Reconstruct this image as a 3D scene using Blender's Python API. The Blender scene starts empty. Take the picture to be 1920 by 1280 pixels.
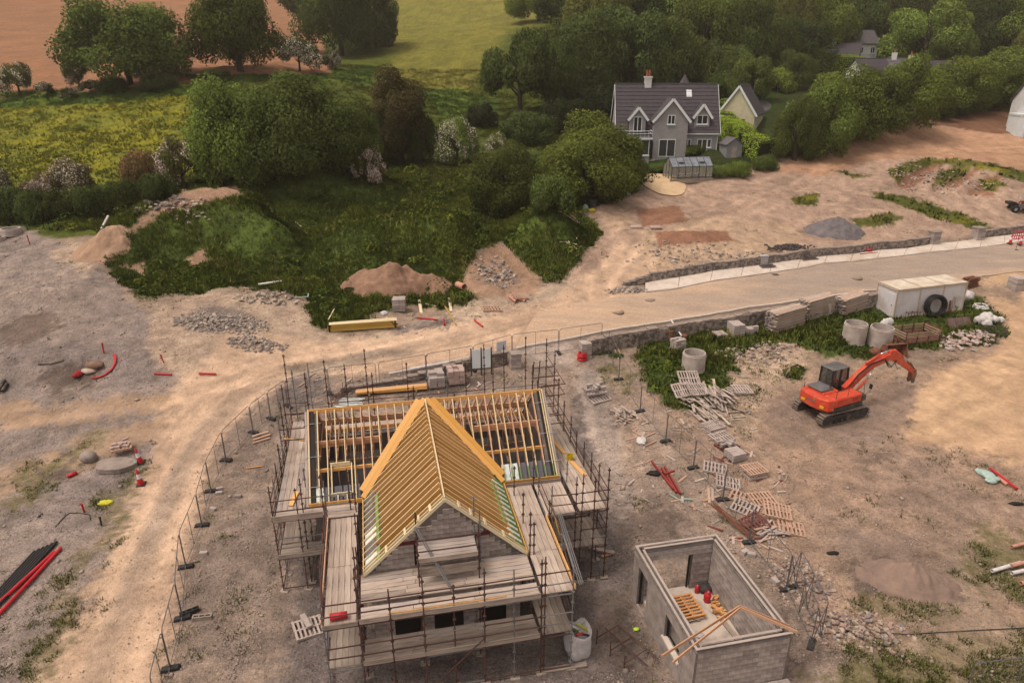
import bpy, math, random
import numpy as np
from mathutils import Vector, Matrix, Euler

random.seed(7)
rng = np.random.default_rng(11)
R = math.radians
PI = math.pi
sc = bpy.context.scene
COL = sc.collection

# ------------------------------------------------------------------ camera, sky, sun, exposure
CAM_H = 22.0
PITCH = R(21.8)
FPX = 1280.0                      # focal length in pixels of the 1920 wide photograph (24 mm on 36 mm)
cam_d = bpy.data.cameras.new('camera')
cam_d.sensor_width = 36.0
cam_d.lens = 24.0
cam_d.clip_start = 0.1
cam_d.clip_end = 3000.0
cam = bpy.data.objects.new('camera', cam_d)
cam.location = (0, 0, CAM_H)
cam.rotation_euler = (PI / 2 - PITCH, 0, 0)
COL.objects.link(cam)
sc.camera = cam

SUN_EL, SUN_AZ = R(64), R(250)    # azimuth clockwise from +Y
world = bpy.data.worlds.new('World')
sc.world = world
world.use_nodes = True
wn = world.node_tree.nodes
wl = world.node_tree.links
wn.clear()
w_out = wn.new('ShaderNodeOutputWorld')
w_bg = wn.new('ShaderNodeBackground')
w_sky = wn.new('ShaderNodeTexSky')
w_sky.sky_type = 'NISHITA'
w_sky.sun_disc = False
w_sky.sun_elevation = SUN_EL
w_sky.sun_rotation = SUN_AZ
w_sky.air_density = 1.0
w_sky.dust_density = 4.0
w_sky.ozone_density = 1.0
w_hs = wn.new('ShaderNodeHueSaturation')      # a closed cloud deck: hardly any blue left
w_hs.inputs['Saturation'].default_value = 0.12
w_tint = wn.new('ShaderNodeMix')
w_tint.data_type = 'RGBA'
w_tint.blend_type = 'MULTIPLY'
w_tint.inputs[0].default_value = 1.0
w_tint.inputs[7].default_value = (1.0, 0.81, 0.645, 1)
wl.new(w_sky.outputs[0], w_hs.inputs['Color'])
wl.new(w_hs.outputs[0], w_tint.inputs[6])
wl.new(w_tint.outputs[2], w_bg.inputs[0])
w_bg.inputs[1].default_value = 0.15
wl.new(w_bg.outputs[0], w_out.inputs[0])

sun_d = bpy.data.lights.new('sun', 'SUN')
sun_d.energy = 1.25
sun_d.angle = R(20)
sun_d.color = (1.0, 0.81, 0.61)
sun = bpy.data.objects.new('sun', sun_d)
sun.rotation_euler = (PI / 2 - SUN_EL, 0, PI - SUN_AZ)
sun.location = (-30, -30, 80)
COL.objects.link(sun)

vs = sc.view_settings
vs.view_transform = 'Standard'
vs.look = 'None'
vs.gamma = 1.0
vs.use_curve_mapping = False
vs.exposure = 0.42
sc.render.engine = 'CYCLES'
sc.cycles.max_bounces = 5
sc.cycles.diffuse_bounces = 3
sc.cycles.glossy_bounces = 2
sc.cycles.transmission_bounces = 4
sc.cycles.transparent_max_bounces = 8
sc.cycles.use_denoising = True

# ------------------------------------------------------------------ projection helpers
CT, ST = math.cos(PITCH), math.sin(PITCH)

def ray(x, y):
    u = (x - 960.0) / FPX
    v = (640.0 - y) / FPX
    return np.array([u, v * ST + CT, v * CT - ST])

def atz(x, y, z):
    d = ray(x, y)
    s = (z - CAM_H) / d[2]
    return Vector((d[0] * s, d[1] * s, z))

def atd(x, y, depth):
    d = ray(x, y) * depth
    return Vector((d[0], d[1], d[2] + CAM_H))

def topx(X, Y, Z):
    zz = Z - CAM_H
    fz = Y * CT - zz * ST
    fy = Y * ST + zz * CT
    return 960 + FPX * X / fz, 640 - FPX * fy / fz

# ------------------------------------------------------------------ numpy noise
def _hash(ix, iy, seed):
    h = (ix.astype(np.int64) * 374761393 + iy.astype(np.int64) * 668265263 + seed * 1442695041) & 0xFFFFFFFF
    h = ((h ^ (h >> 13)) * 1274126177) & 0xFFFFFFFF
    h = h ^ (h >> 16)
    return (h & 0xFFFF) / 65535.0

def vnoise(x, y, seed=0):
    ix = np.floor(x); iy = np.floor(y)
    fx = x - ix; fy = y - iy
    fx = fx * fx * (3 - 2 * fx); fy = fy * fy * (3 - 2 * fy)
    a = _hash(ix, iy, seed); b = _hash(ix + 1, iy, seed)
    c = _hash(ix, iy + 1, seed); d = _hash(ix + 1, iy + 1, seed)
    return (a * (1 - fx) + b * fx) * (1 - fy) + (c * (1 - fx) + d * fx) * fy

def fbm(x, y, oct=4, seed=0):
    s = np.zeros_like(x, dtype=float); a = 0.5; t = 0
    for i in range(oct):
        s += a * vnoise(x, y, seed + i * 17); t += a
        x = x * 2.03 + 5.1; y = y * 2.03 + 9.7; a *= 0.5
    return s / t          # 0..1

# ------------------------------------------------------------------ materials
ILL = np.array([1.35, 1.08, 0.86])      # light that a level white surface sends back
def S(r, g, b, k=1.0):
    """a seen 8-bit colour -> base colour under this sky"""
    c = np.array([r, g, b]) / 255.0
    lin = np.where(c <= 0.04045, c / 12.92, ((c + 0.055) / 1.055) ** 2.4)
    v = np.clip(lin / ILL * k, 0.003, 0.85)
    return (float(v[0]), float(v[1]), float(v[2]), 1.0)

def mix_rgb(nt, a, b, f, mode='MIX'):
    n = nt.nodes.new('ShaderNodeMix'); n.data_type = 'RGBA'; n.blend_type = mode
    for sock, v in ((n.inputs[0], f), (n.inputs[6], a), (n.inputs[7], b)):
        if hasattr(v, 'links'): nt.links.new(v, sock)
        elif isinstance(v, (int, float)): sock.default_value = v
        else: sock.default_value = v
    return n.outputs[2]

def noise_node(nt, scale, detail=4, coord='Object', rough=0.6, stretch=None):
    tc = nt.nodes.new('ShaderNodeTexCoord')
    src = tc.outputs[coord]
    if stretch:
        mp = nt.nodes.new('ShaderNodeMapping'); mp.inputs['Scale'].default_value = stretch
        nt.links.new(src, mp.inputs[0]); src = mp.outputs[0]
    n = nt.nodes.new('ShaderNodeTexNoise')
    n.inputs['Scale'].default_value = scale
    n.inputs['Detail'].default_value = detail
    n.inputs['Roughness'].default_value = rough
    nt.links.new(src, n.inputs['Vector'])
    return n.outputs['Fac']

def ramp(nt, fac, lo, hi, a=0.0, b=1.0):
    n = nt.nodes.new('ShaderNodeMapRange'); n.clamp = True
    n.inputs[1].default_value = lo; n.inputs[2].default_value = hi
    n.inputs[3].default_value = a; n.inputs[4].default_value = b
    nt.links.new(fac, n.inputs[0])
    return n.outputs[0]

MATS = {}
def mat(name, col, col2=None, scale=3.0, rough=0.85, metal=0.0, bump=0.0, bscale=20.0, rnd=0.0, stretch=None,
        coord='Object', lo=0.35, hi=0.65, spec=0.3, stain=None, sscale=1.2, coat=0.0):
    if name in MATS: return MATS[name]
    m = bpy.data.materials.new(name); m.use_nodes = True
    nt = m.node_tree; p = nt.nodes['Principled BSDF']
    p.inputs['Roughness'].default_value = rough
    p.inputs['Metallic'].default_value = metal
    p.inputs['Specular IOR Level'].default_value = spec
    if coat: p.inputs['Coat Weight'].default_value = coat
    if col2 is None:
        col2 = tuple(c * 0.72 for c in col[:3]) + (1,)
    f = ramp(nt, noise_node(nt, scale, 5, coord, stretch=stretch), lo, hi)
    c = mix_rgb(nt, col, col2, f)
    if stain:
        f2 = ramp(nt, noise_node(nt, sscale, 4, coord), 0.5, 0.68)
        c = mix_rgb(nt, c, stain, f2)
    if rnd:
        oi = nt.nodes.new('ShaderNodeObjectInfo')
        hs = nt.nodes.new('ShaderNodeHueSaturation')
        nt.links.new(c, hs.inputs['Color'])
        nt.links.new(ramp(nt, oi.outputs['Random'], 0, 1, 1 - rnd, 1 + rnd), hs.inputs['Value'])
        nt.links.new(ramp(nt, oi.outputs['Random'], 0, 1, 1 + rnd * .5, 1 - rnd * .5), hs.inputs['Saturation'])
        c = hs.outputs[0]
    nt.links.new(c, p.inputs['Base Color'])
    if bump:
        b = nt.nodes.new('ShaderNodeBump'); b.inputs['Strength'].default_value = bump
        b.inputs['Distance'].default_value = 0.03
        nt.links.new(noise_node(nt, bscale, 4, coord), b.inputs['Height'])
        nt.links.new(b.outputs[0], p.inputs['Normal'])
    MATS[name] = m
    return m

# ------------------------------------------------------------------ mesh collector
class MB:
    def __init__(s): s.v = []; s.f = []; s.m = []
    def add(s, vs, fs, mi=0):
        o = len(s.v); s.v.extend([tuple(q) for q in vs])
        s.f.extend([tuple(i + o for i in f) for f in fs]); s.m.extend([mi] * len(fs)); return s
    BF = [(0, 3, 2, 1), (4, 5, 6, 7), (0, 1, 5, 4), (1, 2, 6, 5), (2, 3, 7, 6), (3, 0, 4, 7)]
    def box(s, c, d, rot=None, mi=0, taper=1.0):
        x, y, z = d[0] / 2, d[1] / 2, d[2] / 2
        q = [(-x, -y, -z), (x, -y, -z), (x, y, -z), (-x, y, -z)]
        q += [(a * taper, b * taper, z) for a, b, _ in q[:4]]
        if rot is not None:
            M = rot if isinstance(rot, Matrix) else Matrix.Rotation(rot, 3, 'Z')
            q = [tuple(M @ Vector(a)) for a in q]
        return s.add([(a[0] + c[0], a[1] + c[1], a[2] + c[2]) for a in q], s.BF, mi)
    def bx(s, x0, x1, y0, y1, z0, z1, mi=0):
        return s.box(((x0 + x1) / 2, (y0 + y1) / 2, (z0 + z1) / 2), (abs(x1 - x0), abs(y1 - y0), abs(z1 - z0)), None, mi)
    def bar(s, a, b, w, h, mi=0, up=(0, 0, 1)):
        a = Vector(a); b = Vector(b); d = (b - a)
        if d.length < 1e-6: return s
        d.normalize(); u = Vector(up)
        if abs(d.dot(u)) > .98: u = Vector((0, 1, 0))
        r = d.cross(u).normalized(); u = r.cross(d).normalized()
        r *= w / 2; u *= h / 2
        q = [a - r - u, a + r - u, a + r + u, a - r + u, b - r - u, b + r - u, b + r + u, b - r + u]
        return s.add(q, [(0, 1, 2, 3), (7, 6, 5, 4), (0, 4, 5, 1), (1, 5, 6, 2), (2, 6, 7, 3), (3, 7, 4, 0)], mi)
    def tube(s, pts, r, n=8, mi=0, caps=True, closed=False):
        pts = [Vector(p) for p in pts]; k = len(pts)
        rs = r if isinstance(r, (list, tuple)) else [r] * k
        rings = []; prev = None
        for i, p in enumerate(pts):
            if closed: d = (pts[(i + 1) % k] - pts[i - 1])
            else: d = pts[min(i + 1, k - 1)] - pts[max(i - 1, 0)]
            d.normalize()
            if prev is None:
                u = Vector((0, 0, 1)) if abs(d.z) < .9 else Vector((1, 0, 0))
            else: u = prev
            a = d.cross(u).normalized(); b = a.cross(d).normalized(); prev = b
            rings.append([p + (a * math.cos(t) + b * math.sin(t)) * rs[i] for t in [2 * PI * j / n for j in range(n)]])
        vs = [q for g in rings for q in g]; fs = []
        m_ = k if closed else k - 1
        for i in range(m_):
            for j in range(n):
                i2 = (i + 1) % k
                fs.append((i * n + j, i * n + (j + 1) % n, i2 * n + (j + 1) % n, i2 * n + j))
        if caps and not closed:
            fs.append(tuple(reversed(range(n)))); fs.append(tuple((k - 1) * n + j for j in range(n)))
        return s.add(vs, fs, mi)
    def lathe(s, prof, c=(0, 0, 0), n=20, mi=0, axis=None):
        vs = []; fs = []; k = len(prof)
        for j in range(n):
            t = 2 * PI * j / n
            for (r_, z) in prof: 
                q = Vector((r_ * math.cos(t), r_ * math.sin(t), z))
                if axis is not None: q = axis @ q
                vs.append(q + Vector(c))
        for j in range(n):
            for i in range(k - 1):
                a = j * k + i; b = ((j + 1) % n) * k + i
                fs.append((a, b, b + 1, a + 1))
        return s.add(vs, fs, mi)
    def prism(s, poly, h0, h1, axis='y', mi=0):
        """poly of 2-D points swept along an axis; poly in (x,z) for y, (y,z) for x, (x,y) for z"""
        n = len(poly)
        def P3(a, b, h): return (a, h, b) if axis == 'y' else ((h, a, b) if axis == 'x' else (a, b, h))
        vs = [P3(a, b, h0) for a, b in poly] + [P3(a, b, h1) for a, b in poly]
        fs = [tuple(range(n)), tuple(reversed(range(n, 2 * n)))] + [(i, i + n, (i + 1) % n + n, (i + 1) % n) for i in range(n)]
        return s.add(vs, fs, mi)
    def mesh(s, name, mats):
        me = bpy.data.meshes.new(name); me.from_pydata(s.v, [], s.f)
        for m_ in (mats if isinstance(mats, (list, tuple)) else [mats]): me.materials.append(m_)
        if any(s.m): me.polygons.foreach_set('material_index', s.m)
        import bmesh
        bm = bmesh.new(); bm.from_mesh(me); bmesh.ops.recalc_face_normals(bm, faces=bm.faces); bm.to_mesh(me); bm.free()
        return me
    def build(s, name, mats, parent=None, smooth=False, loc=None, rot=None):
        me = s.mesh(name, mats)
        if smooth: me.polygons.foreach_set('use_smooth', [True] * len(me.polygons))
        return link(name, me, parent, loc, rot)

def link(name, me, parent=None, loc=None, rot=None, scale=None):
    o = bpy.data.objects.new(name, me)
    if parent is not None: o.parent = parent
    if loc is not None: o.location = loc
    if rot is not None: o.rotation_euler = rot if not isinstance(rot, (int, float)) else (0, 0, rot)
    if scale is not None: o.scale = scale
    COL.objects.link(o)
    return o

def np_mesh(name, V, F, mats, attrs=None, smooth=False, mi=None):
    """big joined mesh from numpy arrays (all faces with the same number of corners)"""
    me = bpy.data.meshes.new(name)
    V = np.asarray(V, dtype=np.float32); F = np.asarray(F, dtype=np.int32)
    k = F.shape[1]
    me.vertices.add(len(V)); me.vertices.foreach_set('co', V.ravel())
    me.loops.add(F.size); me.loops.foreach_set('vertex_index', F.ravel())
    me.polygons.add(len(F))
    me.polygons.foreach_set('loop_start', np.arange(0, F.size, k, dtype=np.int32))
    me.polygons.foreach_set('loop_total', np.full(len(F), k, dtype=np.int32))
    for m_ in (mats if isinstance(mats, (list, tuple)) else [mats]): me.materials.append(m_)
    if mi is not None: me.polygons.foreach_set('material_index', np.asarray(mi, dtype=np.int32))
    if smooth: me.polygons.foreach_set('use_smooth', np.ones(len(F), dtype=bool))
    for nm, (ty, arr) in (attrs or {}).items():
        a = me.attributes.new(nm, ty, 'POINT')
        a.data.foreach_set('color' if 'COLOR' in ty else ('vector' if 'VECTOR' in ty else 'value'), np.asarray(arr, dtype=np.float32).ravel())
    me.update(calc_edges=True); me.validate()
    return me

def empty(name, loc, rz=0.0, rot=None):
    o = bpy.data.objects.new(name, None); o.location = loc
    o.rotation_euler = rot if rot is not None else (0, 0, rz)
    o.empty_display_size = 0.2
    COL.objects.link(o); return o

def tag(o, label=None, cat=None, group=None, kind=None):
    if label: o['label'] = label
    if cat: o['category'] = cat
    if group: o['group'] = group
    if kind: o['kind'] = kind
    return o

def copy_tree(o, parent=None):
    c = o.copy(); COL.objects.link(c); c.parent = parent
    for ch in o.children: copy_tree(ch, c)
    return c

_unit = {}
def unit_box(m):
    """shared 1 m box for one material (slightly chamfered look comes from the size of the piece)"""
    if m.name not in _unit:
        _unit[m.name] = MB().box((0, 0, 0), (1, 1, 1)).mesh('piece', m)
    return _unit[m.name]
def piece(name, m, parent, c, d, rot=None):
    return link(name, unit_box(m), parent, c, rot, d)
def piece_bar(name, m, parent, a, b, w, h, up=(0, 0, 1)):
    """a box from a to b as one shared-mesh object: long axis local X"""
    a = Vector(a); b = Vector(b); d = b - a; L = d.length; d.normalize()
    u = Vector(up)
    if abs(d.dot(u)) > .98: u = Vector((0, 1, 0))
    r = u.cross(d).normalized(); u = d.cross(r).normalized()
    M = Matrix((d, r, u)).transposed()
    return link(name, unit_box(m), parent, (a + b) / 2, M.to_euler(), (L, w, h))
# ------------------------------------------------------------------ terrain height field
# ground points: seen at (x, y), that many metres away along the line of sight
CTRL = [
 # left flank
 (-300,440,78),(25,440,70),(180,450,68),(100,380,80),(-300,380,90),(100,340,88),(-300,330,98),(100,185,125),(-300,190,135),(250,155,128),(450,130,132),
 (100,100,195),(100,0,320),(-300,100,200),(-300,0,330),(-400,-200,620),(300,-200,620),(25,600,54),(-200,600,57),(25,750,46.3),(-200,750,48),(100,900,38.9),(-200,900,40),
 (300,480,67),(250,620,52.5),(400,620,52.8),(330,700,47.6),(150,700,48.8),
 # middle
 (400,520,63.5),(650,600,57),(600,400,79),(520,320,94),(750,300,99),(950,390,84),(1100,380,83),(900,450,74),(700,560,61),
 (1250,290,104),(1180,290,104),(1340,280,104),(1240,350,91),(1200,420,78),(1100,520,66),(900,610,57),(960,690,51.6),(1100,640,55),(700,690,51),(600,640,54),(560,720,48.6),(450,730,47.2),
 (820,180,140),(1000,210,128),(850,50,245),(850,0,310),(700,60,225),(650,120,165),(850,-200,620),(1500,-200,560),(1100,60,190),(1300,0,240),(1400,200,133),(1410,240,123),
 # right
 (1748,458,77.5),(1920,450,80),(2200,420,88),(1400,560,63.5),(1640,545,66),(1250,605,59.5),(1674,597,61.8),(1850,570,64),(1920,520,69),(1560,780,46),(1400,760,46.6),(1900,700,51),(2200,680,53),
 (1700,232,118),(1600,256,112),(1500,330,95),(1400,335,95),(1920,256,116),(2200,250,125),(1850,350,92),(1700,420,82),(1550,440,79),
 (1600,150,158),(1600,60,205),(1900,60,215),(1900,180,145),(2300,60,230),(2300,180,150),
]
FLAT = [  # X, Y, Z : the level site
 (-4,30,0),(-10,25,0),(4,32,0),(9,25,0),(12,30,0),(-4,22,0),(-12,38,0),(0,40,0),(4,41,0.05),(-16,25,0),(-16,15,-.1),(0,15,0),(10,17,0),(16,20,0),(18,28,0),(22,15,-.2),(30,25,0),(40,28,.1),(60,28,.2),
 (-30,15,-.3),(-30,28,0),(-60,20,0),(-60,40,1.4),(0,0,-.2),(-60,-10,-.3),(60,-10,-.3),(0,-30,-.4),(60,10,-.2),(-10,32,0),(8,36,0),(20,35,0.1),
 (14,40,.4),(90,40,1.2),(-120,60,5),(-120,20,1),(150,30,1.5),(200,90,8),(-200,100,14),(300,200,34),(-300,250,50),(300,0,3),(-300,0,3),(-250,600,110),(300,600,105),(0,650,118),(0,800,128),(-500,400,80),(500,400,75),(-600,0,6),(600,0,8),(700,800,125),(-700,800,130),
]
_cp = [atd(x, y, d) for x, y, d in CTRL] + [Vector(p) for p in FLAT]
_C = np.array([[p.x, p.y] for p in _cp]) / 100.0
_Z = np.array([p.z for p in _cp])
def _tps(d2):
    return 0.5 * d2 * np.log(d2 + 1e-12)
_n = len(_C)
_d2 = ((_C[:, None, :] - _C[None, :, :]) ** 2).sum(-1)
_K = _tps(_d2) + np.eye(_n) * 0.0012
_Pm = np.c_[np.ones(_n), _C]
_A = np.block([[_K, _Pm], [_Pm.T, np.zeros((3, 3))]])
_w = np.linalg.solve(_A, np.r_[_Z, np.zeros(3)])
def rbf(X, Y):
    X = np.asarray(X, float) / 100.0; Y = np.asarray(Y, float) / 100.0
    out = _w[_n] + _w[_n + 1] * X + _w[_n + 2] * Y
    for i in range(_n):
        out = out + _w[i] * _tps((X - _C[i, 0]) ** 2 + (Y - _C[i, 1]) ** 2)
    return out

# mounds, banks and hollows: centre (pixel, depth), radii, yaw, height, roughness
BUMPS = []
def bump(x, y, d, rx, ry, h, yaw=0.0, p=2.0):
    c = atd(x, y, d); BUMPS.append((c.x, c.y, rx, ry, yaw, h, p))
bump(385, 420, 70.5, 7.2, 4.6, 5.2, 0.1, 2.4)        # left grassed spoil mound
bump(505, 450, 69, 3.6, 3.2, 2.2, 0.0, 2.2)
bump(262, 470, 67, 3.6, 3.0, 2.2, 0.2, 2.2)
bump(690, 440, 69.5, 5.0, 4.4, 3.9, 0.0, 2.4)          # middle mounds
bump(838, 440, 70.5, 4.6, 4.4, 3.8, 0.1, 2.4)
bump(1025, 440, 72, 3.9, 4.0, 3.6, -0.2, 2.4)
bump(600, 350, 86, 10, 4.2, 3.2, 0.06, 2.4)          # ridge behind them
bump(1000, 380, 84, 8, 5, 1.0)
bump(1640, 248, 112, 13, 4.0, 3.2, 0.55, 2)        # crest of the bare bank on the right
bump(1240, 405, 80, 3.2, 1.8, .45)
bump(1290, 440, 75, 4.4, 1.3, .6, .15)
bump(1790, 680, 51.5, 6, 3, .25)
bump(1500, 650, 55, 7, 2.6, .7, .2)                # grassed strip in front of the cabin
bump(1270, 690, 51, 3.2, 3.2, .8)
bump(60, 705, 49.3, 7, 1.5, 1.3, .1)                # ledge on the left
bump(60, 570, 57, 5, 1.8, 1.1, .3)
bump(1560, 1110, 25.5, 2.6, 1.6, .45, -.5)
bump(1350, 1010, 29, 2, 1.2, .25)
def bumps(X, Y):
    o = np.zeros_like(np.asarray(X, float))
    for cx, cy, rx, ry, yaw, h, p in BUMPS:
        c, s = math.cos(yaw), math.sin(yaw)
        u = ((X - cx) * c + (Y - cy) * s) / rx; v = (-(X - cx) * s + (Y - cy) * c) / ry
        r2 = u * u + v * v
        o = o + h * np.exp(-np.power(r2, p / 2.0) * 1.1)
    return o
# foundation trenches in the far right plot: segments in world space
TRENCH = []
def trench(a, b, w, d):
    p, q = atd(*a), atd(*b); TRENCH.append((p.x, p.y, q.x, q.y, w, d))
trench((1690, 352, 91.5), (1752, 303, 99), 1.1, 1.0)
trench((1752, 303, 99), (1910, 325, 96), .9, .8)
trench((1760, 352, 91), (1825, 318, 96), .9, .8)
trench((1815, 360, 90), (1862, 328, 94), .9, .7)
def trenches(X, Y):
    o = np.zeros_like(np.asarray(X, float))
    for ax, ay, bx_, by_, w, d in TRENCH:
        L2 = (bx_ - ax) ** 2 + (by_ - ay) ** 2
        t = np.clip(((X - ax) * (bx_ - ax) + (Y - ay) * (by_ - ay)) / L2, 0, 1)
        r = np.hypot(X - ax - t * (bx_ - ax), Y - ay - t * (by_ - ay))
        o = np.minimum(o, -d * np.clip((w * 1.35 - r) / (w * .6), 0, 1))
    return o
def rough(X, Y):
    # filled ground keeps clear of the floors laid on it
    D = np.hypot(X + 3, Y - 29)
    quiet = np.minimum(np.clip((D - 12) / 10, 0.12, 1.0), np.clip((np.hypot(X - 7.9, Y - 21.8) - 3.6) / 3, 0.05, 1))   # building plots are flat
    f = (fbm(X * .16, Y * .16, 4, 3) - .5) * 1.0 * np.clip((Y - 40) / 40, 0, 1.4) + (fbm(X * .6, Y * .6, 3, 5) - .5) * .22
    lump = np.exp(-(((X + 14) / 26) ** 4 + ((Y - 72) / 17) ** 4))            # tipped spoil is lumpy
    f = f + lump * ((fbm(X * .25, Y * .3, 3, 41) - .5) * 2.2 + (fbm(X * .75, Y * .75, 2, 43) - .5) * .7)
    bank = np.exp(-(((X - 38) / 28) ** 4 + ((Y - 90) / 18) ** 4)) * (fbm(X * .5, Y * .5, 3, 47) - .5) * .7
    return (f + bank) * quiet

# cached height grid, bilinear look-up
GX0, GX1, GY0, GY1, GS = -190.0, 230.0, 2.0, 440.0, 0.5
_gx = np.arange(GX0, GX1 + GS, GS); _gy = np.arange(GY0, GY1 + GS, GS)
# RBF is smooth: evaluate it on a coarse grid and refine
_cx = np.arange(GX0, GX1 + 4.01, 2.0); _cy = np.arange(GY0, GY1 + 4.01, 2.0)
_MX, _MY = np.meshgrid(_cx, _cy)
_RB = rbf(_MX, _MY)
def _bil(G, x0, y0, s, X, Y):
    fx = np.clip((X - x0) / s, 0, G.shape[1] - 1.001); fy = np.clip((Y - y0) / s, 0, G.shape[0] - 1.001)
    ix = fx.astype(int); iy = fy.astype(int); fx = fx - ix; fy = fy - iy
    return (G[iy, ix] * (1 - fx) + G[iy, ix + 1] * fx) * (1 - fy) + (G[iy + 1, ix] * (1 - fx) + G[iy + 1, ix + 1] * fx) * fy
_MX, _MY = np.meshgrid(_gx, _gy)
HG = _bil(_RB, GX0, GY0, 2.0, _MX, _MY) + bumps(_MX, _MY) + trenches(_MX, _MY) + rough(_MX, _MY)
# level pads under the two buildings
for _cx0, _cy0, _r0, _r1 in ((-4.6, 26.5, 9.5, 14.0), (7.9, 21.8, 3.7, 5.0)):
    _w8 = np.clip((np.hypot(_MX - _cx0, _MY - _cy0) - _r0) / (_r1 - _r0), 0, 1)
    HG = HG * _w8 + np.minimum(HG, -.01) * 0 * (1 - _w8)
def zt(X, Y):
    X = np.asarray(X, float); Y = np.asarray(Y, float)
    inside = (X > GX0) & (X < GX1) & (Y > GY0) & (Y < GY1)
    z = _bil(HG, GX0, GY0, GS, X, Y)
    if not np.all(inside):
        z = np.where(inside, z, 0)
        X1 = np.atleast_1d(X); m = ~np.atleast_1d(inside)
        zz = np.atleast_1d(z).astype(float)
        zz[m] = rbf(X1[m], np.atleast_1d(Y)[m]) + rough(X1[m], np.atleast_1d(Y)[m])
        z = zz.reshape(X.shape) if X.shape else zz[0]
    return z
def zg(x, y): return float(zt(np.array([x]), np.array([y]))[0])
_ts = np.concatenate([np.arange(16, 110, .1), np.arange(110, 600, .5)])
def at(x, y, dz=0.0):
    """where the line of sight through a photograph pixel meets the ground"""
    d = ray(x, y); p = d[None, :] * _ts[:, None]
    h = p[:, 2] + CAM_H - zt(p[:, 0], p[:, 1])
    i = int(np.argmax(h < 0))
    if i == 0: i = len(_ts) - 1
    a = h[i - 1] / (h[i - 1] - h[i] + 1e-9)
    t = _ts[i - 1] + (_ts[i] - _ts[i - 1]) * a
    q = d * t
    return Vector((q[0], q[1], zg(q[0], q[1]) + dz))

# ------------------------------------------------------------------ ground sheet
def axis_pts(lo_f, hi_f, s, lo, hi, g):
    a = list(np.arange(lo_f, hi_f, s)); st = s; x = a[-1]
    while x < hi: st *= g; x += st; a.append(x)
    b = []; st = s; x = lo_f
    while x > lo: st *= g; x -= st; b.append(x)
    return np.array(b[::-1] + a)
ys = [14.0]; 
while ys[-1] < 950: ys.append(ys[-1] + max(.2, min(.0042 * ys[-1], .42) if ys[-1] < 135 else .0042 * ys[-1] * (1 + (ys[-1] - 135) / 60)))
ys = np.array(list(np.arange(-60, 14, 3.0)) + ys)
xs = axis_pts(-42, 58, .24, -900, 900, 1.035)
XX, YY = np.meshgrid(xs, ys)
ZZ = zt(XX.ravel(), YY.ravel()).reshape(XX.shape)
NXg, NYg = len(xs), len(ys)
V = np.c_[XX.ravel(), YY.ravel(), ZZ.ravel()]
PXv, PYv = topx(V[:, 0], np.maximum(V[:, 1], 5), V[:, 2])

def inpoly(x, y, poly):
    r = np.zeros(x.shape, bool); n = len(poly)
    bx0 = min(p[0] for p in poly); bx1 = max(p[0] for p in poly); by0 = min(p[1] for p in poly); by1 = max(p[1] for p in poly)
    sel = np.where((x >= bx0) & (x <= bx1) & (y >= by0) & (y <= by1))[0]
    if len(sel) == 0: return r
    xx = x[sel]; yy = y[sel]; rr = np.zeros(len(sel), bool)
    for i in range(n):
        x0, y0 = poly[i]; x1, y1 = poly[(i + 1) % n]
        if y0 == y1: continue
        c = ((y0 > yy) != (y1 > yy)) & (xx < (x1 - x0) * (yy - y0) / (y1 - y0) + x0)
        rr ^= c
    r[sel] = rr
    return r

# natural materials of the ground: areas traced on the photograph, carried onto the terrain with ragged edges
def wob(X, Y, seed, amp):
    a = (fbm(X * .35, Y * .35, 3, seed) - .5) * 2 * amp; b = (fbm(X * .35 + 40, Y * .35, 3, seed + 50) - .5) * 2 * amp
    a2 = (fbm(X * 1.6, Y * 1.6, 2, seed + 7) - .5) * 2 * amp * .6; b2 = (fbm(X * 1.6 + 40, Y * 1.6, 2, seed + 57) - .5) * 2 * amp * .6
    a3 = (fbm(X * 6.5, Y * 6.5, 2, seed + 11) - .5) * 2 * amp * .7; b3 = (fbm(X * 6.5 + 40, Y * 6.5, 2, seed + 61) - .5) * 2 * amp * .7
    return a + a2 + a3, (b + b2 + b3) * .6
def zone_mask(X, Y, PX, PY, polys, soft=14, wobble=26, seed=0):
    M_ = np.zeros(X.shape)
    pad = 60 + wobble * 3 + soft * 2
    bx0 = min(q[0] for p in polys for q in p) - pad; bx1 = max(q[0] for p in polys for q in p) + pad; by0 = min(q[1] for p in polys for q in p) - pad; by1 = max(q[1] for p in polys for q in p) + pad
    sel = np.where((PX > bx0) & (PX < bx1) & (PY > by0) & (PY < by1))[0]
    if len(sel) == 0: return M_
    X, Y, PX, PY = X[sel], Y[sel], PX[sel], PY[sel]
    D = np.maximum(Y, 20) / 45.0
    wx, wy = wob(X, Y, seed, wobble)
    m = np.zeros(X.shape)
    soft = soft * .5 if soft < 25 else soft
    offs = [(0, 0), (1, .4), (-1, .3), (.4, -.8), (-.5, -.6), (.2, .9)]
    for poly in polys:
        k = np.zeros(X.shape)
        for ox, oy in offs: k += inpoly(PX + wx / D + ox * soft / D, PY + (wy + oy * soft * .6) / D, poly)
        m = np.maximum(m, k / len(offs))
    M_[sel] = m
    return M_
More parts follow.
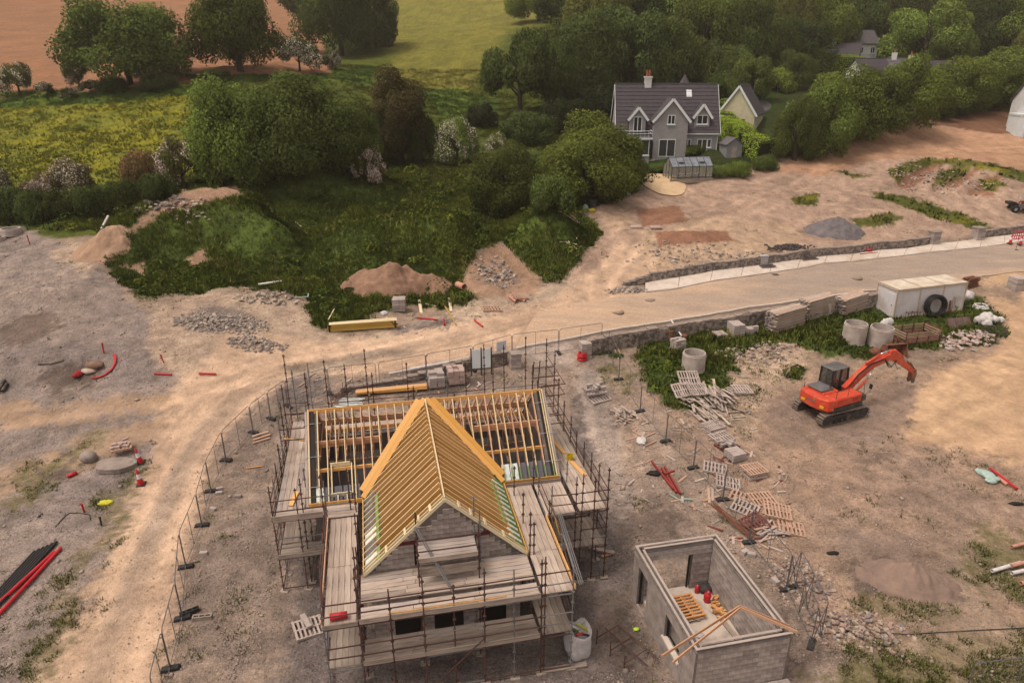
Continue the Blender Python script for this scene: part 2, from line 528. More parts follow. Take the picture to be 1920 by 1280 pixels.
ZONES = [
 # name, seen colour, second colour, veg amount, stones amount, polygons, soft, wobble
 ('hill_green', (92,94,36), (74,80,30), .5, 0, [[(-900,-700),(2900,-700),(2900,330),(1700,240),(1350,322),(1180,350),(1100,420),(-900,470)]], 10, 10),
 ('brown_field', (163,112,80), (150,104,76), 0, 0, [[(-900,-600),(575,-600),(600,60),(625,150),(400,152),(180,170),(0,186),(-900,230)]], 6, 10),
 ('meadow', (138,128,44), (106,106,38), .55, 0, [[(-900,205),(0,205),(200,188),(355,172),(400,200),(370,330),(240,345),(60,352),(0,360),(-900,400)]], 16, 24),
 ('meadow_far', (134,122,52), (112,104,46), .45, 0, [[(640,-300),(1000,-300),(1050,30),(950,60),(900,150),(880,178),(790,170),(740,150),(735,60)]], 60, 60),
 ('pasture', (84,98,36), (68,82,32), .6, 0, [[(740,165),(860,168),(935,190),(925,225),(850,240),(810,190)],[(330,140),(400,155),(540,150),(700,160),(700,120),(600,140)],[(0,172),(230,170),(420,150),(420,175),(230,192),(0,205)]], 10, 14),
 ('wood_floor', (60,66,32), (48,54,26), .6, 0, [[(1060,60),(1920,40),(2300,40),(2300,160),(1900,190),(1700,230),(1360,322),(1190,345),(1190,210),(1050,210)]], 8, 10),
 ('scrub', (92,100,44), (66,74,34), 1.0, .05, [[(-900,410),(0,395),(120,350),(380,330),(690,300),(900,260),(1190,330),(1195,372),(1125,415),(1130,450),(1085,490),(1055,522),(1000,520),(960,480),(930,450),(890,470),(870,540),(900,560),(800,575),(760,568),(650,610),(590,620),(570,560),(500,540),(430,535),(380,558),(330,545),(270,565),(215,520),(190,480),(240,455),(190,432),(120,430),(0,425),(-900,450)]], 9, 22),
 ('lawn', (58,76,28), (46,62,24), .5, 0, [[(1190,298),(1265,296),(1262,314),(1190,320)],[(1345,180),(1430,150),(1460,200),(1400,240),(1350,215)]], 4, 4),
 ('bare_bank', (192,152,126), (170,134,112), .08, .5, [[(1090,392),(1230,352),(1355,326),(1480,302),(1600,252),(1690,228),(1800,236),(1920,256),(2400,256),(2400,440),(1920,440),(1740,446),(1400,500),(1205,530),(1165,545),(1045,560),(1075,500),(1130,440)]], 6, 14),
 ('bare_orange', (196,146,112), (182,134,104), 0, .15, [[(1420,322),(1520,290),(1620,246),(1700,230),(1800,240),(2400,256),(2400,330),(1920,330),(1760,295),(1640,300),(1540,330)]], 10, 18),
 ('brown_plot', (140,96,72), (122,84,64), 0, .1, [[(1690,229),(1800,212),(1885,196),(1905,250),(1860,251),(1780,238)]], 4, 6),
 ('pale_bank', (206,164,130), (186,148,120), .05, .5, [[(1200,430),(1350,400),(1480,420),(1500,450),(1400,490),(1210,520),(1170,500)],[(1120,400),(1180,390),(1190,420),(1140,440)]], 14, 26),
 ('red_soil', (160,110,84), (150,104,80), 0, .2, [[(1190,395),(1270,385),(1290,415),(1210,425)],[(1225,437),(1360,432),(1380,452),(1240,462)],[(1680,335),(1715,318),(1752,302),(1768,300),(1765,312),(1730,335),(1700,356),(1690,352)],[(1765,350),(1790,330),(1820,316),(1838,318),(1800,350)],[(1810,365),(1850,330),(1880,330),(1860,370)]], 6, 10),
 ('trench_weed', (108,98,48), (84,84,34), .8, .2, [[(1660,320),(1740,294),(1850,305),(1930,322),(1930,345),(1860,322),(1760,304),(1700,330),(1690,345)],[(1760,325),(1800,310),(1820,318),(1770,348),(1740,352)],[(1830,340),(1875,336),(1890,350),(1845,358)],[(1595,410),(1660,398),(1695,412),(1640,428),(1600,425)],[(1635,358),(1720,372),(1800,400),(1870,430),(1850,440),(1760,410),(1640,372)],[(1560,320),(1640,330),(1600,335)],[(1480,370),(1540,365),(1530,385),(1490,385)]], 9, 16),
 ('gravel_left', (164,138,122), (144,122,112), .05, .7, [[(-900,440),(60,432),(130,455),(190,500),(250,560),(300,600),(290,660),(340,700),(330,790),(300,880),(200,1060),(60,1290),(-900,1400)]], 14, 22),
 ('pale_apron', (196,162,134), (180,146,122), .03, .6, [[(300,575),(420,545),(500,545),(560,560),(600,625),(690,640),(800,600),(900,560),(1060,530),(1210,548),(1080,600),(900,650),(700,690),(560,700),(400,740),(330,720),(270,650)],[(90,470),(150,455),(180,500),(150,520)]], 14, 24),
 ('grey_rubble', (146,122,110), (132,110,100), .03, 1.0, [[(345,595),(400,570),(470,580),(480,605),(420,625),(350,615)],[(450,630),(510,635),(520,655),(470,660)],[(740,610),(840,590),(900,600),(830,640),(740,630)],[(560,660),(620,640),(660,650),(600,670)]], 12, 18),
 ('track', (212,170,138), (202,161,131), 0, .12, [[(420,620),(640,640),(860,610),(1040,560),(1120,500),(1160,450),(1230,470),(1200,548),(1120,625),(960,655),(880,672),(700,705),(580,712),(500,742),(430,800),(400,870),(385,950),(350,1060),(330,1180),(300,1330),(30,1330),(150,1120),(240,950),(290,850),(310,760),(360,700)]], 14, 20),
 ('track_mid', (174,144,120), (166,138,116), 0, .45, [[(520,690),(760,650),(800,655),(560,708)]], 12, 14),
 ('left_tan', (186,146,114), (168,134,110), .02, .2, [[(0,890),(120,840),(200,800),(310,790),(290,830),(150,880),(0,950)],[(0,760),(150,750),(300,740),(320,760),(160,790),(0,800)]], 18, 26),
 ('plot', (172,140,118), (150,124,108), .03, .8, [[(505,745),(560,715),(700,705),(960,680),(1090,640),(1190,700),(1260,800),(1330,900),(1420,1010),(1560,1200),(1600,1330),(300,1330),(340,1180),(360,1060),(395,960),(410,880),(440,800)]], 14, 20),
 ('plot_grey', (132,112,102), (120,102,94), .02, 1.0, [[(540,1040),(620,1000),(700,1300),(520,1330),(560,1150)],[(1090,700),(1140,720),(1150,830),(1180,960),(1190,1100),(1190,1330),(620,1330),(620,1180),(1010,1120),(1090,960),(1075,800)],[(540,700),(620,720),(580,760),(520,760)]], 14, 18),
 ('plot_path', (186,158,140), (170,144,128), 0, .6, [[(1080,690),(1130,700),(1150,800),(1185,930),(1160,1000),(1120,900),(1095,780)],[(970,650),(1080,632),(1080,690),(1000,690)]], 14, 14),
 ('yard', (176,138,112), (158,126,106), .03, .7, [[(1190,690),(1300,700),(1400,690),(1560,690),(1730,690),(1790,660),(1870,650),(2400,600),(2400,1200),(1920,1180),(1840,1110),(1800,980),(1700,1200),(1560,1210),(1470,1080),(1330,890),(1250,790)]], 14, 22),
 ('yard_sand', (208,164,126), (196,152,118), 0, .06, [[(1840,550),(1900,570),(1920,520),(2400,500),(2400,900),(1920,870),(1840,850),(1720,840),(1700,770),(1740,700),(1860,655),(1895,610)],[(1820,535),(1920,490),(2400,470),(2400,510),(1920,530)]], 16, 22),
 ('strip_rubble', (196,158,128), (176,142,116), .2, .9, [[(1290,700),(1460,630),(1520,660),(1470,720),(1430,800),(1410,860),(1350,780)],[(1390,650),(1470,625),(1500,660),(1420,700)]], 16, 26),
 ('yard_grey', (160,128,108), (148,120,104), 0, .5, [[(1440,760),(1500,740),(1720,700),(1700,790),(1640,830),(1480,830),(1430,800)],[(1560,1000),(1700,1010),(1790,1100),(1760,1130),(1640,1100),(1580,1050)]], 12, 18),
 ('strip_grass', (84,92,42), (66,74,34), 1.0, .05, [[(1190,665),(1250,625),(1440,600),(1640,575),(1830,555),(1880,592),(1885,622),(1840,650),(1700,655),(1640,668),(1570,672),(1500,650),(1450,640),(1380,660),(1370,720),(1340,760),(1280,770),(1240,740),(1205,715)],[(1110,660),(1150,655),(1160,670),(1120,672)],[(1480,690),(1520,685),(1500,715),(1478,710)]], 9, 18),
 ('edge_weed', (150,124,94), (118,104,66), .5, .6, [[(1815,990),(1900,985),(2300,990),(2300,1140),(1900,1130),(1840,1110),(1800,1050)],[(1500,1330),(1510,1260),(1620,1240),(1760,1200),(2300,1170),(2300,1330)],[(1620,1110),(1760,1140),(1740,1170),(1620,1150)],[(1150,670),(1190,690),(1185,740),(1150,720)],[(258,865),(272,880),(232,985),(162,1110),(70,1290),(0,1290),(92,1150),(152,1060),(208,960)],[(120,850),(200,800),(215,815),(140,880),(20,960),(0,930)]], 16, 34),
 ('mound_grass', (94,104,44), (76,86,38), .77, .05, [[(290,415),(345,378),(450,366),(530,400),(565,450),(500,500),(400,480),(330,440)],[(950,420),(1000,394),(1080,398),(1105,432),(1020,455)],[(620,415),(700,395),(860,398),(900,420),(840,428),(700,430)],[(440,352),(600,324),(760,350),(720,372),(560,385),(490,372)]], 34, 50),
 ('damp', (132,108,94), (112,92,80), .02, .5, [[(1190,945),(1260,930),(1300,990),(1240,1020),(1195,1000)],[(1425,1080),(1470,1110),(1545,1230),(1500,1300),(1484,1200)],[(1570,1060),(1640,1050),(1790,1110),(1740,1140),(1620,1100)],[(0,600),(110,585),(130,620),(40,650),(0,650)],[(60,700),(160,690),(200,720),(90,740)],[(1100,1120),(1190,1120),(1200,1250),(1130,1270)],[(640,730),(900,700),(960,705),(860,740),(660,755)],[(80,880),(140,860),(150,900),(90,910)]], 16, 34),
 ('heap_track', (176,134,106), (164,126,100), 0, .3, [[(865,545),(880,490),(930,455),(985,490),(1020,520),(1010,545),(900,560)],[(240,430),(270,395),(350,352),(440,348),(470,362),(390,380),(300,400),(250,440)],[(340,485),(385,465),(400,490),(370,505)],[(230,500),(275,490),(265,515)]], 8, 14),
]
def ground_fields(X, Y, Z, n_seed=0):
    PX, PY = topx(X, np.maximum(Y, 5), Z)
    def L(c): return np.array(S(*c)[:3])
    n1 = fbm(X * .22, Y * .22, 4, 21)[:, None]; n2 = fbm(X * 1.3, Y * 1.3, 3, 31)[:, None]
    mixn = np.clip((n1 * .6 + n2 * .4 - .36) / .28, 0, 1)
    C = L((168,136,112)) * (1 - mixn) + L((152,124,104)) * mixn
    veg = np.full(X.shape, .05); st = np.full(X.shape, .5)
    for i, (nm, c1, c2, vg, sn, polys, soft, wobl) in enumerate(ZONES):
        m = zone_mask(X, Y, PX, PY, polys, soft, wobl, 100 + i * 13)
        c = L(c1) * (1 - mixn) + L(c2) * mixn
        C = C * (1 - m[:, None]) + c * m[:, None]
        veg = veg * (1 - m) + vg * m; st = st * (1 - m) + sn * m
    return C, veg, st
GC, GVEG, GST = ground_fields(V[:, 0], V[:, 1], V[:, 2])
# yellow flower drifts and rush clumps in the meadow, streaky bare dirt
fl = np.clip((fbm(V[:, 0] * .12, V[:, 1] * .5, 4, 77) - .5) * 6, 0, 1)[:, None] * ((GC[:, 0] > GC[:, 2] * 3.2) & (GVEG > .5))[:, None]
GC = GC * (1 - .5 * fl) + np.array(S(150,132,18)[:3]) * .5 * fl
# wheel tracks: streaks that follow the lines vehicles take
def lane_coords(X, Y, pts):
    P_ = [at(*p) for p in pts]; best = np.full(X.shape, 1e9); lat = np.zeros(X.shape); lon = np.zeros(X.shape); s0 = 0.0
    for a_, b_ in zip(P_[:-1], P_[1:]):
        d = np.array([b_.x - a_.x, b_.y - a_.y]); L = np.hypot(*d); d /= L
        t = np.clip((X - a_.x) * d[0] + (Y - a_.y) * d[1], 0, L); ex = X - a_.x - d[0] * t; ey = Y - a_.y - d[1] * t; r = np.hypot(ex, ey)
        k = r < best; best = np.where(k, r, best); lat = np.where(k, ex * -d[1] + ey * d[0], lat); lon = np.where(k, s0 + t, lon); s0 += L
    return lat, lon, best
LANES = [([(165, 1330), (228, 1160), (290, 1000), (340, 890), (382, 815), (450, 740), (560, 692), (800, 642), (1000, 592)], 3.2, 1.0),
         ([(-100, 800), (120, 770), (300, 745), (450, 705), (620, 670)], 3.5, .6), ([(1120, 610), (1130, 520), (1190, 450), (1400, 380), (1600, 300), (1920, 280)], 3.2, .8),
         ([(1440, 900), (1560, 840), (1760, 780), (1960, 700)], 3.6, .5), ([(1500, 960), (1640, 900), (1800, 860), (1960, 850)], 3.0, .6), ([(1100, 690), (1130, 800), (1160, 930), (1170, 1100), (1150, 1300)], 1.6, .8), ([(1880, 560), (1850, 660), (1780, 760), (1640, 860)], 3.0, .45)]
for pts, hw, amt in LANES:
    lat, lon, rr_ = lane_coords(V[:, 0], V[:, 1], pts)
    w_ = np.clip((hw - rr_) / (hw * .4), 0, 1) * amt * (GVEG < .4)
    st_ = fbm(lat * 1.9 + 60, lon * .07 + 60, 4, 71) - .5
    GC = GC * (1 + w_ * st_ * .75)[:, None]
    wheel = np.exp(-((np.abs(lat) - .95) / .32) ** 2)
    GC = GC * (1 + (.10 * w_ * wheel)[:, None]); GST = GST * (1 - .6 * w_ * wheel)
    if pts[0][0] == 165:                     # grey crown of packed stone between the wheel lines, fine scuff lines beside it
        cen = np.exp(-(np.abs(lat - .15) / .6) ** 4) * np.clip((46 - lon) / 12, 0, 1) * np.clip(.55 + st_ * 2.2, 0, 1)
        GC = GC * (1 - .8 * cen[:, None]) + np.array(S(164,138,120)[:3]) * .8 * cen[:, None]; GST = np.maximum(GST, cen * .6)
        sc = fbm(lat * 7 + 20, lon * .12 + 7, 3, 73) - .5; GC = GC * (1 + .35 * sc * w_)[:, None]
    V[:, 2] -= .05 * w_ * wheel + st_ * .07 * w_
# general blotches of damp, dust and fines
bl = (fbm(V[:, 0] * .5 + 9, V[:, 1] * .5, 5, 91) - .5) * (GVEG < .5)
GC = GC * (1 + .4 * bl)[:, None]
bl2 = (fbm(V[:, 0] * 1.7 + 3, V[:, 1] * 1.7, 4, 95) - .5) * (GVEG < .5) * np.clip(GST + .2, 0, 1)
GC = GC * (1 + .8 * bl2)[:, None]
gm = bpy.data.materials.new('ground'); gm.use_nodes = True
nt = gm.node_tree; pb = nt.nodes['Principled BSDF']; pb.inputs['Roughness'].default_value = .95; pb.inputs['Specular IOR Level'].default_value = .1
at_c = nt.nodes.new('ShaderNodeAttribute'); at_c.attribute_name = 'soil'
at_s = nt.nodes.new('ShaderNodeAttribute'); at_s.attribute_name = 'stone'
at_v = nt.nodes.new('ShaderNodeAttribute'); at_v.attribute_name = 'veg'
def hsv(nt, c, v, s=1.0, h=.5):
    n = nt.nodes.new('ShaderNodeHueSaturation'); nt.links.new(c, n.inputs['Color'])
    for k, q in (('Value', v), ('Saturation', s), ('Hue', h)):
        if hasattr(q, 'links'): nt.links.new(q, n.inputs[k])
        else: n.inputs[k].default_value = q
    return n.outputs[0]
c = at_c.outputs['Color']
c = hsv(nt, c, ramp(nt, noise_node(nt, .9, 4, 'Object', .7), .3, .7, .78, 1.2))
c0n = c
c = hsv(nt, c, ramp(nt, noise_node(nt, 5.0, 4, 'Object', .8), .3, .7, .72, 1.26))
def math_n(nt, op, a, b):
    n = nt.nodes.new('ShaderNodeMath'); n.operation = op
    for k, q in enumerate((a, b)):
        if hasattr(q, 'links'): nt.links.new(q, n.inputs[k])
        else: n.inputs[k].default_value = q
    return n.outputs[0]
c = mix_rgb(nt, c0n, c, ramp(nt, at_s.outputs['Fac'], 0, .8, .3, 1.0))
vor = nt.nodes.new('ShaderNodeTexVoronoi'); vor.inputs['Scale'].default_value = 6.5
tcg = nt.nodes.new('ShaderNodeTexCoord'); nt.links.new(tcg.outputs['Object'], vor.inputs['Vector'])
sep = nt.nodes.new('ShaderNodeSeparateColor'); nt.links.new(vor.outputs['Color'], sep.inputs[0])
peb = math_n(nt, 'MULTIPLY', ramp(nt, vor.outputs['Distance'], .32, .22), math_n(nt, 'GREATER_THAN', sep.outputs[0], .55))
peb = math_n(nt, 'MULTIPLY', peb, at_s.outputs['Fac'])
cp = hsv(nt, c, ramp(nt, sep.outputs[1], 0, 1, .7, 1.5), .7)
c = mix_rgb(nt, c, cp, math_n(nt, 'MULTIPLY', peb, .85))
vor2 = nt.nodes.new('ShaderNodeTexVoronoi'); vor2.inputs['Scale'].default_value = 21; nt.links.new(tcg.outputs['Object'], vor2.inputs['Vector'])
sep2 = nt.nodes.new('ShaderNodeSeparateColor'); nt.links.new(vor2.outputs['Color'], sep2.inputs[0])
c = mix_rgb(nt, c, hsv(nt, c, ramp(nt, sep2.outputs[0], 0, 1, .55, 1.4), .8), math_n(nt, 'MULTIPLY', at_s.outputs['Fac'], .6))
vgn = ramp(nt, noise_node(nt, 1.6, 5, 'Object', .8, (1, 1.6, 1)), .32, .68, .5, 1.5)
c = mix_rgb(nt, c, hsv(nt, c, vgn), at_v.outputs['Fac'])
nt.links.new(c, pb.inputs['Base Color'])
bmp = nt.nodes.new('ShaderNodeBump'); bmp.inputs['Strength'].default_value = .9; bmp.inputs['Distance'].default_value = .2
hh = math_n(nt, 'ADD', noise_node(nt, 2.6, 5, 'Object', .7), math_n(nt, 'MULTIPLY', peb, .5))
nt.links.new(hh, bmp.inputs['Height']); nt.links.new(bmp.outputs[0], pb.inputs['Normal'])
ii, jj = np.meshgrid(np.arange(NXg - 1), np.arange(NYg - 1))
a0 = (jj * NXg + ii).ravel()
F = np.c_[a0, a0 + 1, a0 + 1 + NXg, a0 + NXg]
g_me = np_mesh('ground', V, F, gm, {'soil': ('FLOAT_COLOR', np.c_[GC, np.ones(len(GC))]), 'stone': ('FLOAT', GST), 'veg': ('FLOAT', GVEG)}, smooth=True)
ground = tag(link('ground', g_me), kind='structure')
print('ground', len(V))
# ------------------------------------------------------------------ road, footpath, kerbs
def pline(pts, n):
    P_ = [at(*p) for p in pts]; L = [0]
    for i in range(1, len(P_)): L.append(L[-1] + (P_[i] - P_[i - 1]).length)
    o = []
    for k in range(n):
        s = L[-1] * k / (n - 1)
        i = max(j for j in range(len(L)) if L[j] <= s + 1e-9); i = min(i, len(L) - 2)
        t = (s - L[i]) / (L[i + 1] - L[i]); o.append(P_[i].lerp(P_[i + 1], t))
    # round the corners off
    for _ in range(6):
        o = [o[0]] + [(o[j - 1] + o[j] * 2 + o[j + 1]) / 4 for j in range(1, n - 1)] + [o[-1]]
    return o
def sheet(A, B, m, dz, crown=0.0):
    """grid between two lines lying on the terrain"""
    V_ = []; n = len(A)
    for i in range(n):
        for j in range(m):
            t = j / (m - 1); p = A[i].lerp(B[i], t)
            V_.append((p.x, p.y, zg(p.x, p.y) + dz + crown * (1 - (2 * t - 1) ** 2)))
    F_ = [(i * m + j, i * m + j + 1, (i + 1) * m + j + 1, (i + 1) * m + j) for i in range(n - 1) for j in range(m - 1)]
    return V_, F_
ROAD_N = [(965, 655), (1090, 632), (1200, 613), (1280, 599), (1440, 574), (1640, 545), (1800, 524), (1920, 511), (2150, 490)]
ROAD_F = [(1010, 585), (1120, 562), (1210, 549), (1300, 535), (1400, 520), (1600, 492), (1800, 468), (1920, 455), (2150, 432)]
PATH_B = [(1210, 531), (1300, 516), (1400, 502), (1600, 478), (1750, 460), (1920, 440), (2150, 418)]
PATH_F = [(1210, 549), (1300, 535), (1400, 520), (1600, 492), (1750, 474), (1920, 455), (2150, 432)]
NR = 90
rn, rf = pline(ROAD_N, NR), pline(ROAD_F, NR)
rv, rfc = sheet(rn, rf, 26, .06, .04)
rv = np.array(rv)
# dust carried over the tarmac: thick at the site end and along both edges
tt = np.repeat(np.linspace(0, 1, NR), 26); ss = np.tile(np.linspace(0, 1, 26), NR)
dust = np.clip(1.15 - tt * 3.2, 0, 1) + np.clip(.22 - ss, 0, 1) * 2.2 + np.clip(ss - .9, 0, 1) * 4 + np.clip((tt - .6) * 1.4, 0, .6) * np.clip(1.2 - ss * 1.6, 0, 1)
dust = np.clip(dust + (fbm(rv[:, 0] * .12, rv[:, 1] * 1.2, 4, 9) - .5) * 1.2, 0, 1)[:, None]
rc = np.array(S(166,140,122)[:3]) * (1 - dust) + np.array(S(202,162,131)[:3]) * dust
rm = bpy.data.materials.new('dusty_asphalt'); rm.use_nodes = True
nt = rm.node_tree; p_ = nt.nodes['Principled BSDF']; p_.inputs['Roughness'].default_value = .9
ac = nt.nodes.new('ShaderNodeAttribute'); ac.attribute_name = 'soil'
cc = hsv(nt, ac.outputs['Color'], ramp(nt, noise_node(nt, 1.4, 5, 'Object', .7, (.25, 1, 1)), .3, .7, .86, 1.12))
cc = hsv(nt, cc, ramp(nt, noise_node(nt, 5, 4, 'Object', .8), .3, .7, .8, 1.2))
nt.links.new(cc, p_.inputs['Base Color'])
road = tag(link('road', np_mesh('road', rv, np.array(rfc), rm, {'soil': ('FLOAT_COLOR', np.c_[rc, np.ones(len(rc))])}, smooth=True)), kind='structure')
pave_m = mat('pale_concrete', S(228,202,182), S(212,186,166), 1.5, .9, bump=.1, stain=S(200,170,146), sscale=.35)
joint_m = mat('joint_dirt', S(150,125,108), S(120,100,88))
pb_, pf_ = pline(PATH_B, 80), pline(PATH_F, 80)
# each poured bay of the footpath is a piece of its own
footpath = tag(empty('footpath', pf_[0]), kind='structure')
def slab_strip(parent, name, A, B, step, dz, m, th=.1):
    o = parent.location
    for i in range(0, len(A) - 1, step):
        j = min(i + step, len(A) - 1)
        mb = MB(); q = []
        a0, a1, b0, b1 = A[i], A[i].lerp(A[j], .985), B[i], B[i].lerp(B[j], .985)
        for zz in (dz - th, dz):
            for p in (a0, a1, b1, b0): q.append((p.x - o.x, p.y - o.y, zg(p.x, p.y) + zz - o.z))
        mb.add(q, MB.BF); mb.build(name, m, parent)
slab_strip(footpath, 'paving_bay', pb_, pf_, 4, .17, pave_m, .14)
kerb_m = mat('kerb_concrete', S(222,198,180), S(196,170,152), 2, .9)
def kerb(name, pts, n, w, h, side=1, step=2):
    L_ = pline(pts, n); k = tag(empty(name, L_[0]), kind='structure'); o = L_[0]
    for i in range(0, n - step, step):
        a, b = L_[i], L_[i].lerp(L_[i + step], .97)
        d = (b - a).normalized(); a = Vector((a.x, a.y, zg(a.x, a.y))) - o; b = Vector((b.x, b.y, zg(b.x, b.y))) - o
        piece_bar('kerbstone', kerb_m, k, a + Vector((0, 0, h / 2 - .04)), b + Vector((0, 0, h / 2 - .04)), w, h + .08)
    return k
kerb('kerb', PATH_F, 70, .16, .16)
kerb('kerb', [(730, 704), (800, 690), (880, 673), (932, 664)], 22, .2, .2)
kerb('kerb', [(968, 656), (1090, 633), (1200, 613), (1280, 599), (1440, 574), (1640, 546)], 70, .22, .2)
cover_m = mat('cast_iron', S(84,70,64), S(60,50,46), 8, .7, metal=.3)
def cover(px, py, w, d, yaw, label, round_=False, m=cover_m, dz=.19):
    p = at(px, py); t = tag(empty('manhole_cover', p, yaw), label, 'manhole cover')
    if round_:
        MB().lathe([(0, dz + .03), (w, dz + .03), (w, dz - .2)], n=20).build('lid', m, t)
        MB().lathe([(w + .02, dz + .024), (w + .14, dz + .024), (w + .14, dz - .2)], n=20).build('rim', mat('rim_con', S(150,120,102), S(130,106,92)), t)
    else:
        MB().box((0, 0, dz), (w, d, .04)).build('lid', m, t)
        f = MB()
        for s in (-1, 1):
            f.box((s * (w / 2 + .04), 0, dz), (.06, d + .14, .05)); f.box((0, s * (d / 2 + .04), dz), (w, .06, .05))
        f.build('frame', mat('cover_frame', S(150,126,112)), t)
cover(1437, 501, 1.5, .8, .25, 'rectangular iron cover in the footpath beside the small utility box')
cover(1517, 488, 1.7, .55, .25, 'long dark iron cover in the footpath, right of the utility box')
rdust = mat('dusty_iron', S(176,140,116), S(150,122,104), 6)
cover(1158, 586, .42, 0, 0, 'round dusty manhole cover at the site end of the road', True, rdust, .08)
cover(1217, 563, .42, 0, 0, 'round dusty manhole cover near the start of the footpath', True, rdust, .08)
cover(1604, 522, .5, 0, 0, 'round manhole cover in the road behind the white cabin', True, rdust, .09)
cover(1453, 516, .5, .3, .25, 'small gully grate beside the footpath kerb', False, cover_m, .09)

# ------------------------------------------------------------------ rubble stone walls beside the road
stone_m = mat('wall_stone', S(178,152,134), S(112,96,88), 2.6, .95, bump=.5, bscale=9, lo=.42, hi=.58)
mortar_m = mat('wall_mortar', S(128,108,96), S(108,92,84), 2.0, .95)
cope_m = mat('coping', S(176,150,132), S(140,118,106), 2.0, .95, bump=.3, rnd=.12)
def stone_wall(name, pts, n, h, th, label, ragged=.1, h_fun=None, stones=True, size=.34):
    L_ = pline(pts, n); o = L_[0].copy(); t = tag(empty(name, o), label, 'wall')
    core = MB(); q = []
    hs = [h * (h_fun(i / (n - 1)) if h_fun else 1) for i in range(n)]
    for i in range(n):
        d = (L_[min(i + 1, n - 1)] - L_[max(i - 1, 0)]).normalized(); r = Vector((d.y, -d.x, 0)) * (th / 2 - .05)
        z = zg(L_[i].x, L_[i].y)
        for s, zz in ((1, z - .4), (1, z + hs[i]), (-1, z + hs[i]), (-1, z - .4)):
            p = L_[i] + r * s; q.append((p.x - o.x, p.y - o.y, zz - o.z))
    fs = [(0, 1, 2, 3), tuple((n - 1) * 4 + k for k in (3, 2, 1, 0))]
    for i in range(n - 1):
        for k in range(4): fs.append((i * 4 + k, (i + 1) * 4 + k, (i + 1) * 4 + (k + 1) % 4, i * 4 + (k + 1) % 4))
    core.add(q, fs); core.build('core', mortar_m, t)
    if stones:
        mb = MB(); rr = random.Random(hash(label) % 999)
        tot = sum((L_[i + 1] - L_[i]).length for i in range(n - 1))
        for side in (1, -1):
            z = 0.0; row = 0
            while z < h + ragged:
                ch = rr.uniform(.12, .22); s = -rr.uniform(0, .2)
                while s < tot - .1:
                    ln = rr.uniform(size * .6, size * 1.7)
                    f = max(0, min(.999, (s + ln / 2) / tot)) * (n - 1); i = int(f); tt_ = f - i
                    p = L_[i].lerp(L_[min(i + 1, n - 1)], tt_); d = (L_[min(i + 1, n - 1)] - L_[i]).normalized()
                    hh_ = hs[i]
                    if z + ch < hh_ + rr.uniform(-.02, ragged) and s + ln < tot + .2:
                        yaw = math.atan2(d.y, d.x) + rr.uniform(-.05, .05)
                        rv_ = Vector((d.y, -d.x, 0)) * (th / 2 - .06) * side
                        c_ = (p.x + rv_.x - o.x, p.y + rv_.y - o.y, zg(p.x, p.y) + z + ch / 2 - o.z)
                        mb.box(c_, (ln - .03, .14 + rr.uniform(-.03, .05), ch - .025), yaw)
                    s += ln
                z += ch; row += 1
        st = mb.build('stone', stone_m, t); st['kind'] = 'stuff'
    # coping stones, each its own piece
    s = 0.0; tot = sum((L_[i + 1] - L_[i]).length for i in range(n - 1)); rr = random.Random(3)
    while s < tot - .3:
        ln = rr.uniform(.5, 1.0); f = min(.999, (s + ln / 2) / tot) * (n - 1); i = int(f)
        p = L_[i].lerp(L_[i + 1], f - i); d = (L_[i + 1] - L_[i]).normalized()
        if rr.random() < .9:
            piece('coping_stone', cope_m, t, (p.x - o.x, p.y - o.y, zg(p.x, p.y) + hs[i] + .06 + rr.uniform(-.02, .03) - o.z), (ln - .04, th * rr.uniform(.8, 1.0), .12),
                  (rr.uniform(-.04, .04), rr.uniform(-.05, .05), math.atan2(d.y, d.x) + rr.uniform(-.05, .05)))
        s += ln
    return t
stone_wall('stone_wall', [(1170, 536), (1210, 529), (1300, 515), (1400, 500), (1600, 476), (1738, 459)], 60, .85, .5,
           'long grey rubble stone wall running behind the pale footpath', .1, lambda t: min(1, .25 + t * 9))
stone_wall('stone_wall', [(1843, 447), (1890, 441), (2000, 428)], 16, .9, .5, 'short rubble stone wall right of the driveway gap, behind the red barrier')
stone_wall('stone_wall', [(1100, 664), (1180, 648), (1300, 627), (1440, 603), (1640, 573)], 60, 1.1, .55,
           'grey rubble stone wall between the road and the grassy storage strip', .12)
stone_wall('stone_wall', [(640, 733), (720, 722), (800, 708), (880, 692), (950, 681)], 40, .75, .5,
           'low unfinished block wall along the kerb behind the new house', .05, lambda t: .3 + .95 * max(0, min(1, (t - .35) * 2)), size=.55)
block_m = mat('concrete_block', S(190,166,152), S(158,136,124), 2.2, .95, bump=.35, bscale=14, rnd=.24)
blockd_m = mat('concrete_block_joined', S(184,160,146), S(150,130,118), 2.2, .95, bump=.35, bscale=14)
def pier(px, py, w, h, label, yaw=.2, cap=True):
    p = at(px, py); t = tag(empty('wall_pier', p, yaw), label, 'pier')
    z = -.3; rr = random.Random(px)
    while z < h - .05:
        for s in (0, 1):
            a = .215; 
            piece('block', block_m, t, ((s - .5) * w / 2, rr.uniform(-.01, .01), z + a / 2), (w / 2 - .012, w - .012, a - .012)) if int(z / .215) % 2 else piece('block', block_m, t, (rr.uniform(-.01, .01), (s - .5) * w / 2, z + a / 2), (w - .012, w / 2 - .012, a - .012))
        z += .215
    if cap: piece('pier_cap', cope_m, t, (0, 0, z + .05), (w + .14, w + .14, .12))
pier(1748, 458, .95, 1.35, 'square stone pier at the left side of the driveway gap')
pier(1831, 450, 1.0, 1.35, 'square stone pier at the right side of the driveway gap')
pier(966, 688, .8, 1.25, 'block pier at the left side of the site entrance', .2, False)
pier(1097, 668, .8, 1.1, 'block pier at the right side of the site entrance, end of the road wall', .2, False)
